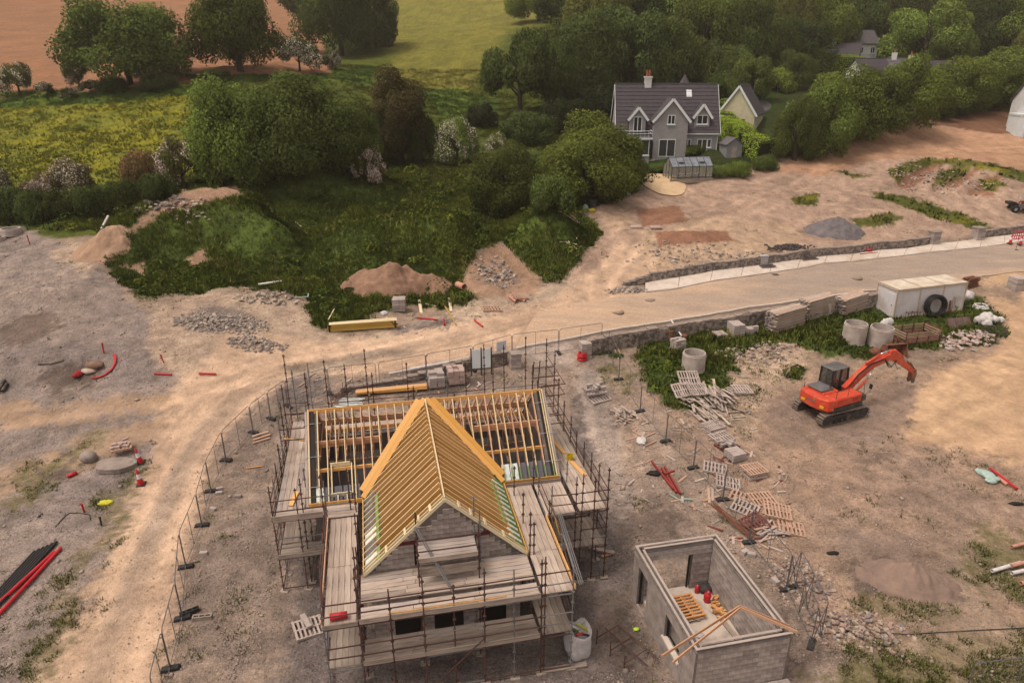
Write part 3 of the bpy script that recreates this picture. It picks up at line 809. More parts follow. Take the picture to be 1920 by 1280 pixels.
pier(1905, 542, 1.2, 1.2, 'block pier at the right edge beyond the white cabin', .1, False)

# ------------------------------------------------------------------ the new house
HO = Vector((-4.2475, 29.924, 0.0)); HY = R(11.7)
timber = mat('new_timber', S(246,182,104), S(228,156,82), 6, .75, rnd=.18, stretch=(1, 5, 5))
timber2 = mat('pink_timber', S(232,178,140), S(206,146,108), 6, .75, rnd=.2, stretch=(1, 5, 5))
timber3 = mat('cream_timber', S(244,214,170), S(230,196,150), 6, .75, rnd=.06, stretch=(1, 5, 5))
green_t = mat('treated_timber', S(150,160,90), S(112,130,66), 5, .8, rnd=.1)
weath = mat('weathered_board', S(216,186,164), S(176,148,130), 5, .85, rnd=.14, stretch=(1, 5, 5), stain=S(130,108,98), sscale=1.6)
weath2 = mat('brown_board', S(190,164,144), S(152,128,112), 5, .85, rnd=.14, stretch=(1, 5, 5), stain=S(110,92,84), sscale=1.6)
weath3 = mat('grey_board', S(204,180,164), S(164,140,128), 5, .85, rnd=.14, stretch=(1, 5, 5), stain=S(116,98,92), sscale=1.4)
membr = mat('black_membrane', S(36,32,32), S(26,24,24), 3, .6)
insul = mat('grey_insulation', S(112,104,108), S(96,90,94), 2, .8, rnd=.1)
insul_w = mat('white_insulation', S(240,232,220), S(224,216,204), 2, .8, stain=S(150,190,140), sscale=3)
strap_m = mat('galvanised', S(214,206,200), S(186,178,172), 4, .45, metal=.5)
lintel_m = mat('red_steel', S(104,40,36), S(84,34,32), 5, .6)
deck_in = mat('attic_floor', S(100,90,86), S(80,72,70), 1.2, .9, stain=S(66,60,60), sscale=.6)
house = tag(empty('unfinished_house', HO, HY), 'half-built block house with open orange timber roof inside scaffolding', 'house')
XL, XR, YE, ZR, ZE, XW, YG = -5.55, 5.86, 3.35, 7.0, 4.0, 3.2, -8.12
tanM, tanW = (ZR - ZE) / YE, (ZR - ZE) / XW
# block walls (main block): outer shell with wall core and courses of blocks
def gable_poly(w0, w1, z0, half, zr, ze, c=0.0, drop=.24):
    return [(w0, z0), (w1, z0), (w1, ze - drop + (half - (w1 - c)) * (zr - ze) / half), (c, zr - drop), (w0, ze - drop + (half + (w0 - c)) * (zr - ze) / half)]
core_m = mat('block_mortar', S(140,122,112), S(118,102,94), 3, .95)
for x in (XL + .28, XR - .28):
    w = MB().prism(gable_poly(-3.0, 3.0, -.1, YE, ZR, ZE), x - .14, x + .14, 'x').build('gable_wall', core_m, house)
MB().bx(XL + .43, XR - .43, 2.7, 3.0, -.1, ZE - .1).build('rear_wall', core_m, house)
MB().bx(XL + .43, -3.05, -3.0, -2.7, -.1, ZE - .1).build('front_wall', core_m, house)
MB().bx(3.05, XR - .43, -3.0, -2.7, -.1, ZE - .1).build('front_wall', core_m, house)
for s in (-1, 1): MB().bx(s * 2.75, s * 3.02, YG + .12, -2.65, -.1, ZE - .12).build('side_wall', core_m, house)
MB().bx(XL + .43, XR - .43, -2.69, 2.69, 2.75, 2.95).bx(-2.74, 2.74, YG + .12, -2.7, 2.75, 2.95).build('attic_floor', deck_in, house)
# partition walls standing on the attic floor
for x0_, x1_, z1_ in ((-.1, .1, 4.4), (3.6, 3.7, 4.6)): MB().bx(x0_, x1_, -2.6, 2.6, 2.96, z1_).build('partition', mat('partition_block', S(120,100,92), S(104,88,82)), house)
# wing gable: single blocks with recessed joints around a window opening
gcore = MB()
half = XW; gz = lambda x: ZE - .26 + (half - abs(x)) * tanW
gcore.prism([(-3.0, -.1), (-1.25, -.1), (-1.25, gz(1.25) - .02), (-3.0, gz(3.0) - .02)], YG + .005, YG + .12)
gcore.prism([(1.2, -.1), (3.0, -.1), (3.0, gz(3.0) - .02), (1.2, gz(1.2) - .02)], YG + .005, YG + .12)
gcore.prism([(-1.25, 5.0), (1.2, 5.0), (1.2, gz(1.2) - .02), (0, gz(0) - .02), (-1.25, gz(1.25) - .02)], YG + .005, YG + .12)
gcore.prism([(-1.25, 2.4), (1.2, 2.4), (1.2, 3.75), (-1.25, 3.75)], YG + .005, YG + .12)
gcore.build('gable_core', core_m, house)
row = 0; z = 0.0
while z < 6.7:
    x = -3.0 - (.225 if row % 2 else 0)
    while x < 3.0:
        x0, x1 = max(x, -3.0), min(x + .45, 3.0); xm = (x0 + x1) / 2
        segs = [(x0, x1)]
        for wa, wb, wz0, wz1 in ((-1.25, 1.2, 3.8, 4.9), (-2.2, -1.1, .2, 2.1), (-.6, .6, .2, 2.1), (1.3, 2.4, .2, 2.1)):
            if wz0 < z + .1 < wz1:
                segs = [q for s0, s1 in segs for q in ((s0, min(s1, wa)), (max(s0, wb), s1)) if q[1] - q[0] > .06] if any(s0 < wb and s1 > wa for s0, s1 in segs) else segs
        for s0, s1 in segs:
            if s1 - s0 > .06 and z + .215 < min(gz(s0), gz(s1)):
                piece('block', block_m, house, ((s0 + s1) / 2, YG + .002 + random.uniform(-.004, .004), z + .11), (s1 - s0 - .012, .1, .205))
        x += .45
    z += .225; row += 1
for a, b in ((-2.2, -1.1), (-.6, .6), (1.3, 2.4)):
    MB().bx(a, b, YG - .025, YG + .1, .25, 2.1).build('dark_opening_panel', membr, house)  # black panel painted in for the dark inside of the window
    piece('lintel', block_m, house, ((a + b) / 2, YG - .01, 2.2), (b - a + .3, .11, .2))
MB().bx(-1.25, 1.2, YG + .06, YG + .1, 3.76, 4.9).build('dark_opening_panel', membr, house)  # darkness behind the upper opening, put in as a black panel
for x0, x1 in ((-1.9, -1.15), (1.1, 1.75)): MB().bx(x0, x1, YG - .09, YG + .03, 4.9, 5.05).build('steel_lintel', lintel_m, house)
# ridge boards and wall plates
piece_bar('ridge_board', timber, house, (XL, 0, ZR - .12), (XR, 0, ZR - .12), .04, .22)
piece_bar('ridge_board', timber3, house, (0, -.05, ZR - .08), (0, YG - .3, ZR - .08), .04, .26)
RH = .2; offM = RH / 2 / math.cos(math.atan(tanM)); offW = RH / 2 / math.cos(math.atan(tanW))
_raf = {}
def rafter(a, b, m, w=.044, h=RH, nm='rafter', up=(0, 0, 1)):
    if m.name not in _raf:                     # upper face coloured paler, painting in skylight on the top edges
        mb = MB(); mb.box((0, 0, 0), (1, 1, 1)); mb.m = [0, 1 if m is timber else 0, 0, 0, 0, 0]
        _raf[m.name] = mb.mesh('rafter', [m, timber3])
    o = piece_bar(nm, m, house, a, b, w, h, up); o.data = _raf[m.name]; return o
x = XL + .03; i = 0
trim = (-4.62, -3.72)
while x < XR + .01:
    lim = YE if abs(x) > XW else YE * abs(x) / XW
    if lim > .15:
        e = ZE if abs(x) > XW else ZR - lim * tanM
        if trim[0] + .1 < x < trim[1] - .1:       # cut out for a roof window
            y0, y1 = 2.0, 3.05
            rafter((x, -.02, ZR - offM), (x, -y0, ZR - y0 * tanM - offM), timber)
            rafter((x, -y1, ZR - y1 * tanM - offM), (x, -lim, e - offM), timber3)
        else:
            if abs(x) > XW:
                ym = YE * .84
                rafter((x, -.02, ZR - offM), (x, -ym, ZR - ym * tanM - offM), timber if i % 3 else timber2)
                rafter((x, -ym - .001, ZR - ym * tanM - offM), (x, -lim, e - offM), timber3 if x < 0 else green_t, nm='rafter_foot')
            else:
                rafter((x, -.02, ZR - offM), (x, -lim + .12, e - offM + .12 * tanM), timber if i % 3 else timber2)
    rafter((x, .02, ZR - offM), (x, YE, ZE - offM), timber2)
    if i % 1 == 0 and XL + .3 < x < XR - .3:      # ceiling ties and knee-wall studs
        piece_bar('ceiling_tie', timber2, house, (x + .05, -1.75, 5.32), (x + .05, 1.75, 5.32), .04, .15)
        for yy in (-2.05, 1.7):
            if abs(x) > 2.9 or yy > 0: piece('stud', timber2, house, (x + .05, yy, 3.9 + (.2 if yy > 0 else 0)), (.04, .09, 1.85 + (.4 if yy > 0 else 0)))
    x += .402; i += 1
for yz in ((2.0, 0), (3.05, 0)):
    yy = -yz[0]; piece_bar('trimmer', timber3, house, (trim[0], yy, ZR + yy * tanM - offM), (trim[1], yy, ZR + yy * tanM - offM), .05, RH)
for xx in trim: piece_bar('trimmer', timber3, house, (xx + .06, -2.0, ZR - 2.0 * tanM - offM), (xx + .06, -3.05, ZR - 3.05 * tanM - offM), .05, RH)
for x0, x1 in ((XL + .3, -2.2), (2.2, XR - .3)):
    for yy, zz, mm in ((-1.05, 5.75, timber2), (-1.0, 5.55, timber2), (-2.05, 4.86, timber), (-2.05, 3.0, timber2)):
        piece_bar('purlin', mm, house, (x0, yy, zz), (x1, yy, zz), .07, .16)
for yy, zz in ((1.7, 5.25), (1.15, 5.7), (1.7, 3.0)):
    piece_bar('purlin', timber2, house, (XL + .3, yy, zz), (XR - .3, yy, zz), .07, .16)
# valley lay boards: two planks each side lying in the main roof slope
nM = Vector((0, -math.sin(math.atan(tanM)), math.cos(math.atan(tanM))))
for s in (-1, 1):
    a = Vector((0, .02, ZR)); b = Vector((s * XW, -YE - .02, ZE)); d = (b - a).normalized(); side = nM.cross(d) * (1 if s < 0 else -1)
    if side.x * s < 0: side = -side
    for k in range(2):
        o_ = side * (.03 + k * .235) + nM * (.07 + .004 * k)
        piece_bar('lay_board', timber, house, a + o_ + d * (.02 + .2 * k), b + o_ - d * (.25 * k), .23, .045, up=nM)
# wing rafters with green-dipped feet
y = -.38
while y > YG - .02:
    lim = XW if y < -YE else XW * abs(y) / YE - .1
    for s in (-1, 1):
        zz = lambda q: ZR - q * tanW - offW
        k = XW * .86
        if lim > k + .1:
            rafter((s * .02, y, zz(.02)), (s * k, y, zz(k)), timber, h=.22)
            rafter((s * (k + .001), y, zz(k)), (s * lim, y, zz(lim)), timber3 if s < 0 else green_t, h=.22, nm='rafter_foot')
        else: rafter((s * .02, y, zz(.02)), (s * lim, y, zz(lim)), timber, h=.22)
        if y < -YE + .1:   # insulation slabs and eaves boards between the feet
            hh_ = random.random(); q0, q1 = 2.62, 3.12
            mm = (insul if hh_ < .65 else insul_w) if s < 0 else (insul_w if hh_ < .8 else green_t)
            piece_bar('insulation_slab', mm, house, (s * q0, y - .2, zz(q0) - .02), (s * q1, y - .2, zz(q1) - .02), .33, .1)
            if random.random() < .8:
                piece_bar('noggin', green_t, house, (s * 2.5, y - .2, zz(2.5) + .02), (s * 2.62, y - .2, zz(2.62) + .02), .34, .16)
    y -= .402
# verge ladder on the wing gable
for s in (-1, 1):
    for k, yy in enumerate((YG - .13, YG - .32)):
        rafter((s * .0, yy, ZR - offW * .5), (s * (XW + .02), yy, ZE - offW * .5), timber3, h=.12, nm='verge_rafter')
    for q in (.55, 1.0, 1.55, 2.3):
        zq = ZR - q * tanW + .0
        piece('ladder_noggin', timber3, house, (s * q, YG - .12, zq + .02), (.1, .42, .05), (0, s * math.atan(tanW), 0))
# fascias
fas = [((XL - .05, -YE - .03, ZE - .08), (-XW - .05, -YE - .03, ZE - .08)), ((XW + .05, -YE - .03, ZE - .08), (XR + .08, -YE - .03, ZE - .08)),
       ((-XW - .03, -YE - .1, ZE - .08), (-XW - .03, YG - .34, ZE - .08)), ((XW + .03, -YE - .1, ZE - .08), (XW + .03, YG - .34, ZE - .08)),
       ((XL, YE + .03, ZE - .08), (XR, YE + .03, ZE - .08))]
for a, b in fas: piece_bar('fascia', timber, house, a, b, .04, .22)
# insulation squares along the front eaves of the main roof
for k, x in enumerate(np.arange(XL + .25, -XW - .25, .402)):
    piece_bar('insulation_slab', insul_w if k == 0 else insul, house, (x + .2, -2.72, ZR - 2.72 * tanM - .2), (x + .2, -3.2, ZR - 3.2 * tanM - .2), .34, .1)
for k, x in enumerate(np.arange(XW + .05, XR - .25, .402)):
    piece_bar('insulation_slab', insul_w if k < 2 else insul, house, (x + .2, -2.62, ZR - 2.62 * tanM - .2), (x + .2, -3.2, ZR - 3.2 * tanM - .2), .36, .1)
# dark roofing felt over the parapet gables, light verge battens, straps
for s, xg in ((-1, XL), (1, XR)):
    for sy in (-1, 1):
        a = Vector((xg - s * .16, 0, ZR - .1)); b = Vector((xg - s * .16, sy * YE, ZE - .1))
        piece_bar('verge_felt', membr, house, a, b, .2, .03)
        piece_bar('verge_batten', timber3, house, a + Vector((s * .15, 0, .05)), b + Vector((s * .15, 0, .05)), .05, .09)
        piece_bar('verge_cap', weath3, house, a + Vector((s * .26, 0, -.06)), b + Vector((s * .26, 0, -.06)), .1, .12)
    for q in (.55, 1.75, 2.8):
        zq = ZR - q * tanM
        piece('strap', strap_m, house, (xg - s * .1, -q, zq + .012), (.95, .035, .006), (0, 0, 0))

# ------------------------------------------------------------------ scaffold round the new house
rust = mat('rusty_tube', S(92,62,56), S(66,46,44), 3, .7, rnd=.25, stain=S(120,66,48), sscale=4)
galv = mat('galv_tube', S(150,140,134), S(112,102,98), 3, .6, metal=.3, rnd=.15)
yellowt = mat('painted_tube', S(170,140,60), S(120,84,50), 3, .7)
scaf = tag(empty('scaffold', HO, HY), 'rusty tube scaffold with weathered plank decks wrapped around the half-built house', 'scaffold')
_tube = {}
def tube_piece(name, m, parent, a, b, r=.026):
    if m.name not in _tube:
        _tube[m.name] = MB().tube([(-.5, 0, 0), (.5, 0, 0)], 1.0, 6).mesh('tube', m)
    a = Vector(a); b = Vector(b); d = b - a; L = d.length
    q = d.to_track_quat('X', 'Z')
    return link(name, _tube[m.name], parent, (a + b) / 2, q.to_euler(), (L, r, r))
_std = {}
def standard(x, y, top, m=rust, parent=scaf, z0=0.0):
    key = (round(top - z0, 1), m.name)
    if key not in _std:
        mb = MB().tube([(0, 0, 0), (0, 0, key[0])], .026, 6)
        z = .35
        while z < key[0] - .05:
            mb.box((0, 0, z), (.13, .05, .045)); mb.box((0, 0, z), (.05, .13, .045)); z += .495
        _std[key] = mb.mesh('standard', m)
    o = link('standard', _std[key], parent, (x, y, z0), (random.uniform(-.008, .008), random.uniform(-.008, .008), random.random()))
    piece('sole_board', weath2, parent, (x + .02, y, z0 + .02), (.38, .24, .05), (0, 0, random.uniform(-.5, .5)))
    return o
GZ = lambda x, y: zg(*((HO + Matrix.Rotation(HY, 3, 'Z') @ Vector((x, y, 0)))[:2])) - HO.z
def std_at(x, y, top, m=None):
    g = GZ(x, y); standard(x, y, top, m or (galv if random.random() < .22 else rust), scaf, g)
DK, DL = 3.8, 1.85
def run(pts, tops, rails=True, deck=True, levels=None, low=True):
    """ledgers and guard rails from post to post"""
    for i in range(len(pts) - 1):
        a, b = pts[i], pts[i + 1]
        lv = [DK - .07] + ([DK + .5, DK + 1.0] if rails else []) + ([DL - .07, .15] if low else []) + ([DL + .5, DL + 1.0] if rails and low else [])
        for z in (levels or lv):
            m = rust if random.random() < .75 else galv
            tube_piece('guard_rail' if z in (DK + .5, DK + 1.0, DL + .5, DL + 1.0) else 'ledger', m, scaf, (a[0], a[1], z + random.uniform(-.02, .02)), (b[0], b[1], z + random.uniform(-.02, .02)))
def deck(x0, x1, y0, y1, z, along='x', m=None, gap=.0, L=3.0, skip=()):
    w = .225
    if along == 'x':
        n = int((y1 - y0) / w + .5)
        for k in range(n):
            if k in skip: continue
            y = y0 + (k + .5) * (y1 - y0) / n; s = x0 - 0.0; first = random.uniform(.7, 1) * L
            while s < x1 - .3:
                e = min(s + first, x1); first = L
                if x1 - e < .5: e = x1
                mm = m or random.choice([weath, weath, weath3, weath2])
                piece('board', mm, scaf, ((s + e) / 2, y, z + .02 + random.uniform(0, .012)), (e - s - .015, (y1 - y0) / n - .014, .038), (0, 0, random.uniform(-.003, .003)))
                s = e
    else:
        n = int((x1 - x0) / w + .5)
        for k in range(n):
            if k in skip: continue
            x = x0 + (k + .5) * (x1 - x0) / n; s = y0
            while s < y1 - .3:
                e = min(s + L, y1)
                if y1 - e < .5: e = y1
                mm = m or random.choice([weath, weath, weath, weath3])
                piece('board', mm, scaf, (x, (s + e) / 2, z + .02 + random.uniform(0, .012)), (e - s - .015, (x1 - x0) / n - .014, .038), (0, 0, PI / 2 + random.uniform(-.003, .003)))
                s = e
def toe(a, b, m=weath, h=.21):
    piece_bar('toe_board', m, scaf, a, b, .035, h)
# standards
posts = {}
FX = [-4.6, -3.4, -1.15, 1.05, 3.25, 4.45]
for x in FX: std_at(x, -10.78, {-4.6: 4.9, -3.4: 6.2, -1.15: 5.5, 1.05: 5.5, 3.25: 5.5, 4.45: 5.0}[x])
std_at(3.38, -10.74, 5.6); std_at(-3.35, -9.6, 5.4)
for x, t in ((-3.4, 5.3), (-1.15, 6.5), (1.1, 6.9), (3.3, 5.9), (1.3, 6.3)): std_at(x, -8.45, t)
for y in (-8.7, -6.6, -4.5):
    std_at(-4.75, y, 5.0 if y < -5 else 5.8); std_at(4.62, y, 5.0)
    std_at(-3.52, y + .3, 5.3); std_at(3.5, y + .2, 5.4)
RG = [(7.42, -6.1), (7.42, -3.7), (7.42, -1.3), (7.42, 1.1), (7.42, 3.4), (7.42, 5.0)]
for (x, y), t in zip(RG, (5.9, 5.3, 5.1, 5.6, 7.6, 7.7)): std_at(x, y, t)
for y, t in ((-6.1, 5.8), (-3.75, 5.0), (-1.3, 4.4), (1.1, 6.6), (3.4, 6.8), (5.0, 7.9)): std_at(6.2, y, t)
std_at(5.95, -6.1, 5.7); std_at(4.85, -6.05, 5.3); std_at(4.6, -3.75, 5.7)
LG = [(-7.05, -4.05), (-7.05, -1.7), (-7.05, .7), (-7.05, 3.1), (-7.05, 5.0)]
for (x, y), t in zip(LG, (5.6, 5.3, 6.4, 7.0, 7.9)): std_at(x, y, t)
for y, t in ((-3.7, 5.6), (-1.7, 4.9), (.7, 6.2), (3.1, 7.6), (5.0, 7.3)): std_at(-5.85, y, t)
std_at(-6.7, 5.0, 7.0); std_at(-4.9, -4.05, 5.9); std_at(-3.75, -4.0, 6.0)
BK = [(-7.05, 5.0), (-5.0, 5.0), (-2.8, 5.0), (-.6, 5.0), (1.6, 5.0), (3.8, 5.0), (6.2, 5.0), (7.42, 5.0)]
for (x, y), t in zip(BK[1:-2], (7.4, 7.9, 6.9, 6.2, 7.6, 7.0)): std_at(x, y, t); std_at(x + .25, 3.75, t - .9)
for x, y, t in ((-7.0, -2.9, 5.2), (-7.02, -.5, 5.6), (-7.05, 1.9, 6.6), (-5.9, 1.9, 6.6), (-2.3, -10.8, 5.2), (-.05, -10.76, 4.9), (2.2, -10.8, 5.2), (7.42, -4.9, 5.4), (7.42, -2.5, 5.2), (7.42, -.1, 5.3), (7.42, 2.3, 6.4), (6.2, 2.3, 6.4), (-6.0, -4.1, 5.4), (-3.95, 5.0, 7.1), (.5, 5.0, 7.2), (2.7, 5.0, 6.6), (4.95, 5.0, 7.5), (6.8, -6.12, 5.5)):
    std_at(x, y, t)
# ledgers, rails
fr = [(x, -10.78) for x in FX]; run(fr, 0)
run([(-4.75, -4.5), (-4.75, -6.6), (-4.75, -8.7), (-4.6, -10.78)], 0)
run([(4.62, -4.5), (4.62, -6.6), (4.62, -8.7), (4.45, -10.78)], 0)
run([(-3.4, -8.45), (-1.15, -8.45), (1.1, -8.45), (3.3, -8.45)], 0, False)
run([(-3.52, -4.2), (-3.52, -6.3), (-3.52, -8.4)], 0, False); run([(3.5, -4.3), (3.5, -6.4), (3.5, -8.5)], 0, False)
run(RG, 0); run(LG, 0); run([(-7.05, -4.05), (-4.9, -4.05), (-3.75, -4.0)], 0)
run([(4.85, -6.05), (5.95, -6.1), (6.2, -6.1), (7.42, -6.1)], 0)
run([(6.2, y) for y in (-6.1, -3.75, -1.3, 1.1, 3.4, 5.0)], 0, False); run([(-5.85, y) for y in (-3.7, -1.7, .7, 3.1, 5.0)], 0, False)
run(BK, 0, True); run([(x + .25, 3.75) for x, _ in BK[1:-2]], 0, False)
for (xa, xb, yy) in ((-7.05, -5.85, -1.7), (-7.05, -5.85, .7), (-7.05, -5.85, 3.1), (6.2, 7.42, -3.7), (6.2, 7.42, -1.3), (6.2, 7.42, 1.1), (6.2, 7.42, 3.4), (-4.75, -3.52, -6.5), (-4.75, -3.52, -8.6), (3.5, 4.62, -6.5), (3.5, 4.62, -8.6)):
    for z in (DK - .1, DL - .1): tube_piece('transom', rust, scaf, (xa, yy, z), (xb, yy, z))
for yy in (1.1, 2.2, 3.4):        # rails of the access tower
    for z in (DK + .5, DK + 1.0, DK + 2.2, DK + 2.8): tube_piece('guard_rail', rust, scaf, (6.2, yy, z), (7.42, yy, z))
for z in (DK + 2.2, DK + 2.8): 
    tube_piece('guard_rail', rust, scaf, (7.42, 1.1, z), (7.42, 5.0, z)); tube_piece('guard_rail', rust, scaf, (-7.05, 3.1, z - .7), (-5.85, 3.1, z - .7)); tube_piece('guard_rail', rust, scaf, (-7.05, .7, z - .9), (-5.85, .7, z - .9))
# braces
tube_piece('brace', rust, scaf, (-1.15, -10.85, .1), (1.05, -10.85, 2.3)); tube_piece('brace', galv, scaf, (.0, -10.0, 3.9), (-1.2, -8.5, 5.9), .03)
tube_piece('brace', galv, scaf, (.06, -9.95, 3.9), (-1.12, -8.5, 5.9), .03)
for k in range(3): tube_piece('loose_tube', galv, scaf, (4.75 + k * .07, -10.6, DK + .1 + k * .03), (5.1 + k * .07, -6.2, DK + .12 + k * .03), .026)
tube_piece('loose_tube', yellowt, scaf, (4.68, -8.2, DK + .3), (4.9, -5.8, DK + .5), .03)
# ladder of the access tower
for xx in (6.5, 6.85): tube_piece('ladder_stile', mat('ladder_dark', S(60,54,52), S(46,42,40)), scaf, (xx, 5.6, .3), (xx, 4.3, 6.6), .03)
for k in range(16):
    t_ = k / 15; tube_piece('ladder_rung', galv, scaf, (6.5, 5.6 - 1.3 * t_, .4 + 6.1 * t_), (6.85, 5.6 - 1.3 * t_, .4 + 6.1 * t_), .015)
# decks (upper lift)
deck(-3.35, 3.2, -10.7, -8.3, DK, 'x', skip=(3,), L=2.25)
deck(-4.62, -3.5, -10.72, -4.45, DK, 'y', weath, L=3.1); deck(3.32, 4.5, -10.72, -3.6, DK, 'y', weath, L=2.4)
deck(-7.0, -4.9, -4.05, -3.45, DK, 'x', L=2.1); deck(-4.85, -3.45, -4.4, -3.5, DK + .05, 'x', L=1.5)
deck(-7.0, -5.8, -3.4, 5.0, DK, 'y', L=3.9); deck(4.62, 5.95, -6.05, -3.6, DK, 'y', weath, L=2.6); deck(6.15, 7.38, -6.05, 5.0, DK, 'y', weath, L=3.4)
deck(-5.8, 6.1, 3.75, 4.95, DK, 'x', L=3.6)
# decks (lower lift)
deck(-3.35, 3.2, -10.7, -9.6, DL, 'x', weath2, L=2.25); deck(-4.62, -3.5, -10.72, -8.5, DL, 'y', weath2, L=2.3); deck(3.32, 4.5, -10.72, -4.6, DL, 'y', weath2, L=2.4)
deck(-7.0, -4.9, -4.05, -3.2, DL, 'x', weath2, L=2.1); deck(-7.0, -5.8, -3.1, 1.0, DL, 'y', weath2, L=3.9); deck(4.62, 7.38, -6.05, -4.0, DL, 'y', weath2, L=2.6)
# higher loading platform against the gable
deck(-1.15, 1.1, -9.3, -8.25, 4.95, 'x', weath3, L=2.3)
toe((-1.2, -9.33, 4.98), (1.15, -9.33, 4.98), weath, .2); toe((-1.2, -9.32, 4.42), (1.15, -9.32, 4.42), weath2, .4)
for x in (-1.15, 1.1):
    std_at(x, -9.4, 6.1); tube_piece('transom', rust, scaf, (x, -9.4, 4.9), (x, -8.3, 4.9))
for z in (5.45, 5.95): tube_piece('guard_rail', rust, scaf, (-1.15, -9.42, z), (1.1, -9.42, z))
# toe boards
toe((-3.4, -10.8, DK + .1), (-.9, -10.8, DK + .1), weath2); toe((-2.4, -10.76, DK + .24), (1.9, -10.76, DK + .24), timber, .05)
toe((-.9, -10.82, DK + .1), (3.2, -10.82, DK + .1), weath2); toe((-4.65, -10.8, DK + .06), (-3.45, -10.8, DK + .06), weath2, .18)
toe((-7.05, -4.12, DK + .14), (-4.95, -4.12, DK + .14), weath, .3); toe((-4.72, -10.7, DK + .12), (-4.72, -4.4, DK + .12), timber2); toe((4.56, -10.7, DK + .12), (4.56, -6.2, DK + .12), timber)
toe((-3.4, -10.8, DL + .1), (3.2, -10.8, DL + .1), weath2); toe((-7.05, -4.12, DL + .1), (-4.95, -4.12, DL + .1), weath2); toe((7.46, -6, DK + .12), (7.46, 4.6, DK + .12), weath2)
toe((-7.1, -4, DK + .12), (-7.1, 4.6, DK + .12), weath2); toe((3.2, -3.62, DK + .1), (5.95, -3.62, DK + .1), weath2); toe((4.58, -6.1, DK + .02), (6.0, -6.1, DK + .02), weath3, .12)
# things left on the decks
def on_scaf(x, y, z): 
    p = HO + Matrix.Rotation(HY, 3, 'Z') @ Vector((x, y, z)); return p
redpl = mat('red_plastic', S(214,44,52), S(190,36,44), 4, .45)
t = tag(MB().tube([(-.3, 0, 0), (.3, 0, 0)], [.13, .13], 14).build('pipe_offcut', redpl, None, True, on_scaf(-4.1, -10.45, DK + .19), (0, 0, HY)), 'short red pipe lying on the scaffold deck at its front left corner', 'pipe')
t = tag(empty('bucket', on_scaf(6.9, -1.9, DK + .05), 0), 'small yellow bucket on the right-hand scaffold deck', 'bucket')
MB().lathe([(0, .02), (.14, .02), (.18, .3), (.165, .3), (.13, .04), (0, .04)], n=14).build('body', mat('yellow_plastic', S(226,190,30), S(200,164,24), 4, .5), t)
MB().tube([(.17 * math.cos(a), .05, .3 + .12 * math.sin(a)) for a in np.linspace(0, PI, 8)], .008, 5).build('handle', strap_m, t)
for k, (x, y, a, L) in enumerate(((6.6, -.2, 1.75, 2.2), (7.0, -2.5, 1.78, 1.9))):
    o = tag(link('plank', unit_box(timber), None, on_scaf(x, y, DK + .08), (0, 0, HY + a), (L, .2, .04)), ('fresh orange plank lying on the right-hand scaffold deck behind the bucket', 'fresh orange plank on the right-hand scaffold deck in front of the bucket')[k], 'plank')
o = tag(link('plank', unit_box(timber), None, on_scaf(-6.3, -2.6, DK + .1), (0, 0, HY + 1.4), (1.1, .2, .05)), 'short orange board lying on the left-hand scaffold deck', 'plank')
o = tag(link('plank', unit_box(timber), None, on_scaf(-6.4, 1.9, DK + .6), (0, .5, HY + .7), (1.7, .14, .05)), 'orange board propped across the rear left scaffold deck', 'plank')

# ------------------------------------------------------------------ roofless garage of concrete blocks
GO = Vector((7.86, 21.83, 0.0)); GY = R(12)
gar = tag(empty('garage', GO, GY), 'small roofless garage shell of grey concrete blocks', 'garage')
GW, GL, GH = 1.93, 2.95, 2.58
slab_m = mat('floor_slab', S(222,196,174), S(202,176,156), .8, .9, stain=S(160,136,120), sscale=.7)
MB().bx(-GW + .35, GW - .35, -GL + .35, GL - .1, -.1, .12).build('floor_slab', slab_m, gar)
blocks = []    # (score, centre, dims, yaw)
cores = MB()
def leaf(p0, p1, z0, z1, openings, vis, shift=.0, th=.1):
    a = Vector((*p0, 0)); b = Vector((*p1, 0)); L = (b - a).length; d = (b - a).normalized(); yaw = math.atan2(d.y, d.x)
    z = z0; row = 0
    while z < z1 - .1:
        x = -(.225 if row % 2 else 0)
        while x < L - .02:
            x0, x1 = max(0, x), min(x + .45, L); xm = (x0 + x1) / 2
            # clip against openings
            segs = [(x0, x1)]
            for (oa, ob, oz0, oz1) in openings:
                if oz0 < z + .11 < oz1:
                    ns = []
                    for (s0, s1) in segs:
                        if s1 <= oa or s0 >= ob: ns.append((s0, s1))
                        else:
                            if s0 < oa: ns.append((s0, oa))
                            if s1 > ob: ns.append((ob, s1))
                    segs = ns
            for s0, s1 in segs:
                if s1 - s0 > .06:
                    c_ = a + d * ((s0 + s1) / 2)
                    blocks.append((vis, (c_.x, c_.y, z + .11), (s1 - s0 - .012, th, .206), yaw))
            x += .45
        z += .225; row += 1
    # mortar core a little behind the faces
    xsn = sorted({0.0, L, *[o_[0] for o_ in openings], *[o_[1] for o_ in openings]})
    for s0, s1 in zip(xsn[:-1], xsn[1:]):
        zc = [(z0, z1)]
        for (oa, ob, oz0, oz1) in openings:
            if oa <= s0 + 1e-6 and ob >= s1 - 1e-6: zc = [(z0, oz0), (oz1, z1)]
        for q0, q1 in zc:
            if q1 - q0 > .02:
                c_ = a + d * ((s0 + s1) / 2); cores.box((c_.x, c_.y, (q0 + q1) / 2 - .006), (s1 - s0 - .004, th - .014, q1 - q0 - .012), yaw)
o1, i1 = .05, .26     # outer and inner leaf centre lines
door = (4.35, 5.3, .0, 2.1); wind = (1.2, 2.5, .9, 2.05)      # along the left wall, from the front
leaf((-GW + .1, -GL + o1), (GW - .1, -GL + o1), -.2, GH, [], 3)
leaf((-GW + .36, -GL + i1), (GW - .36, -GL + i1), 0, GH - .02, [], 0)
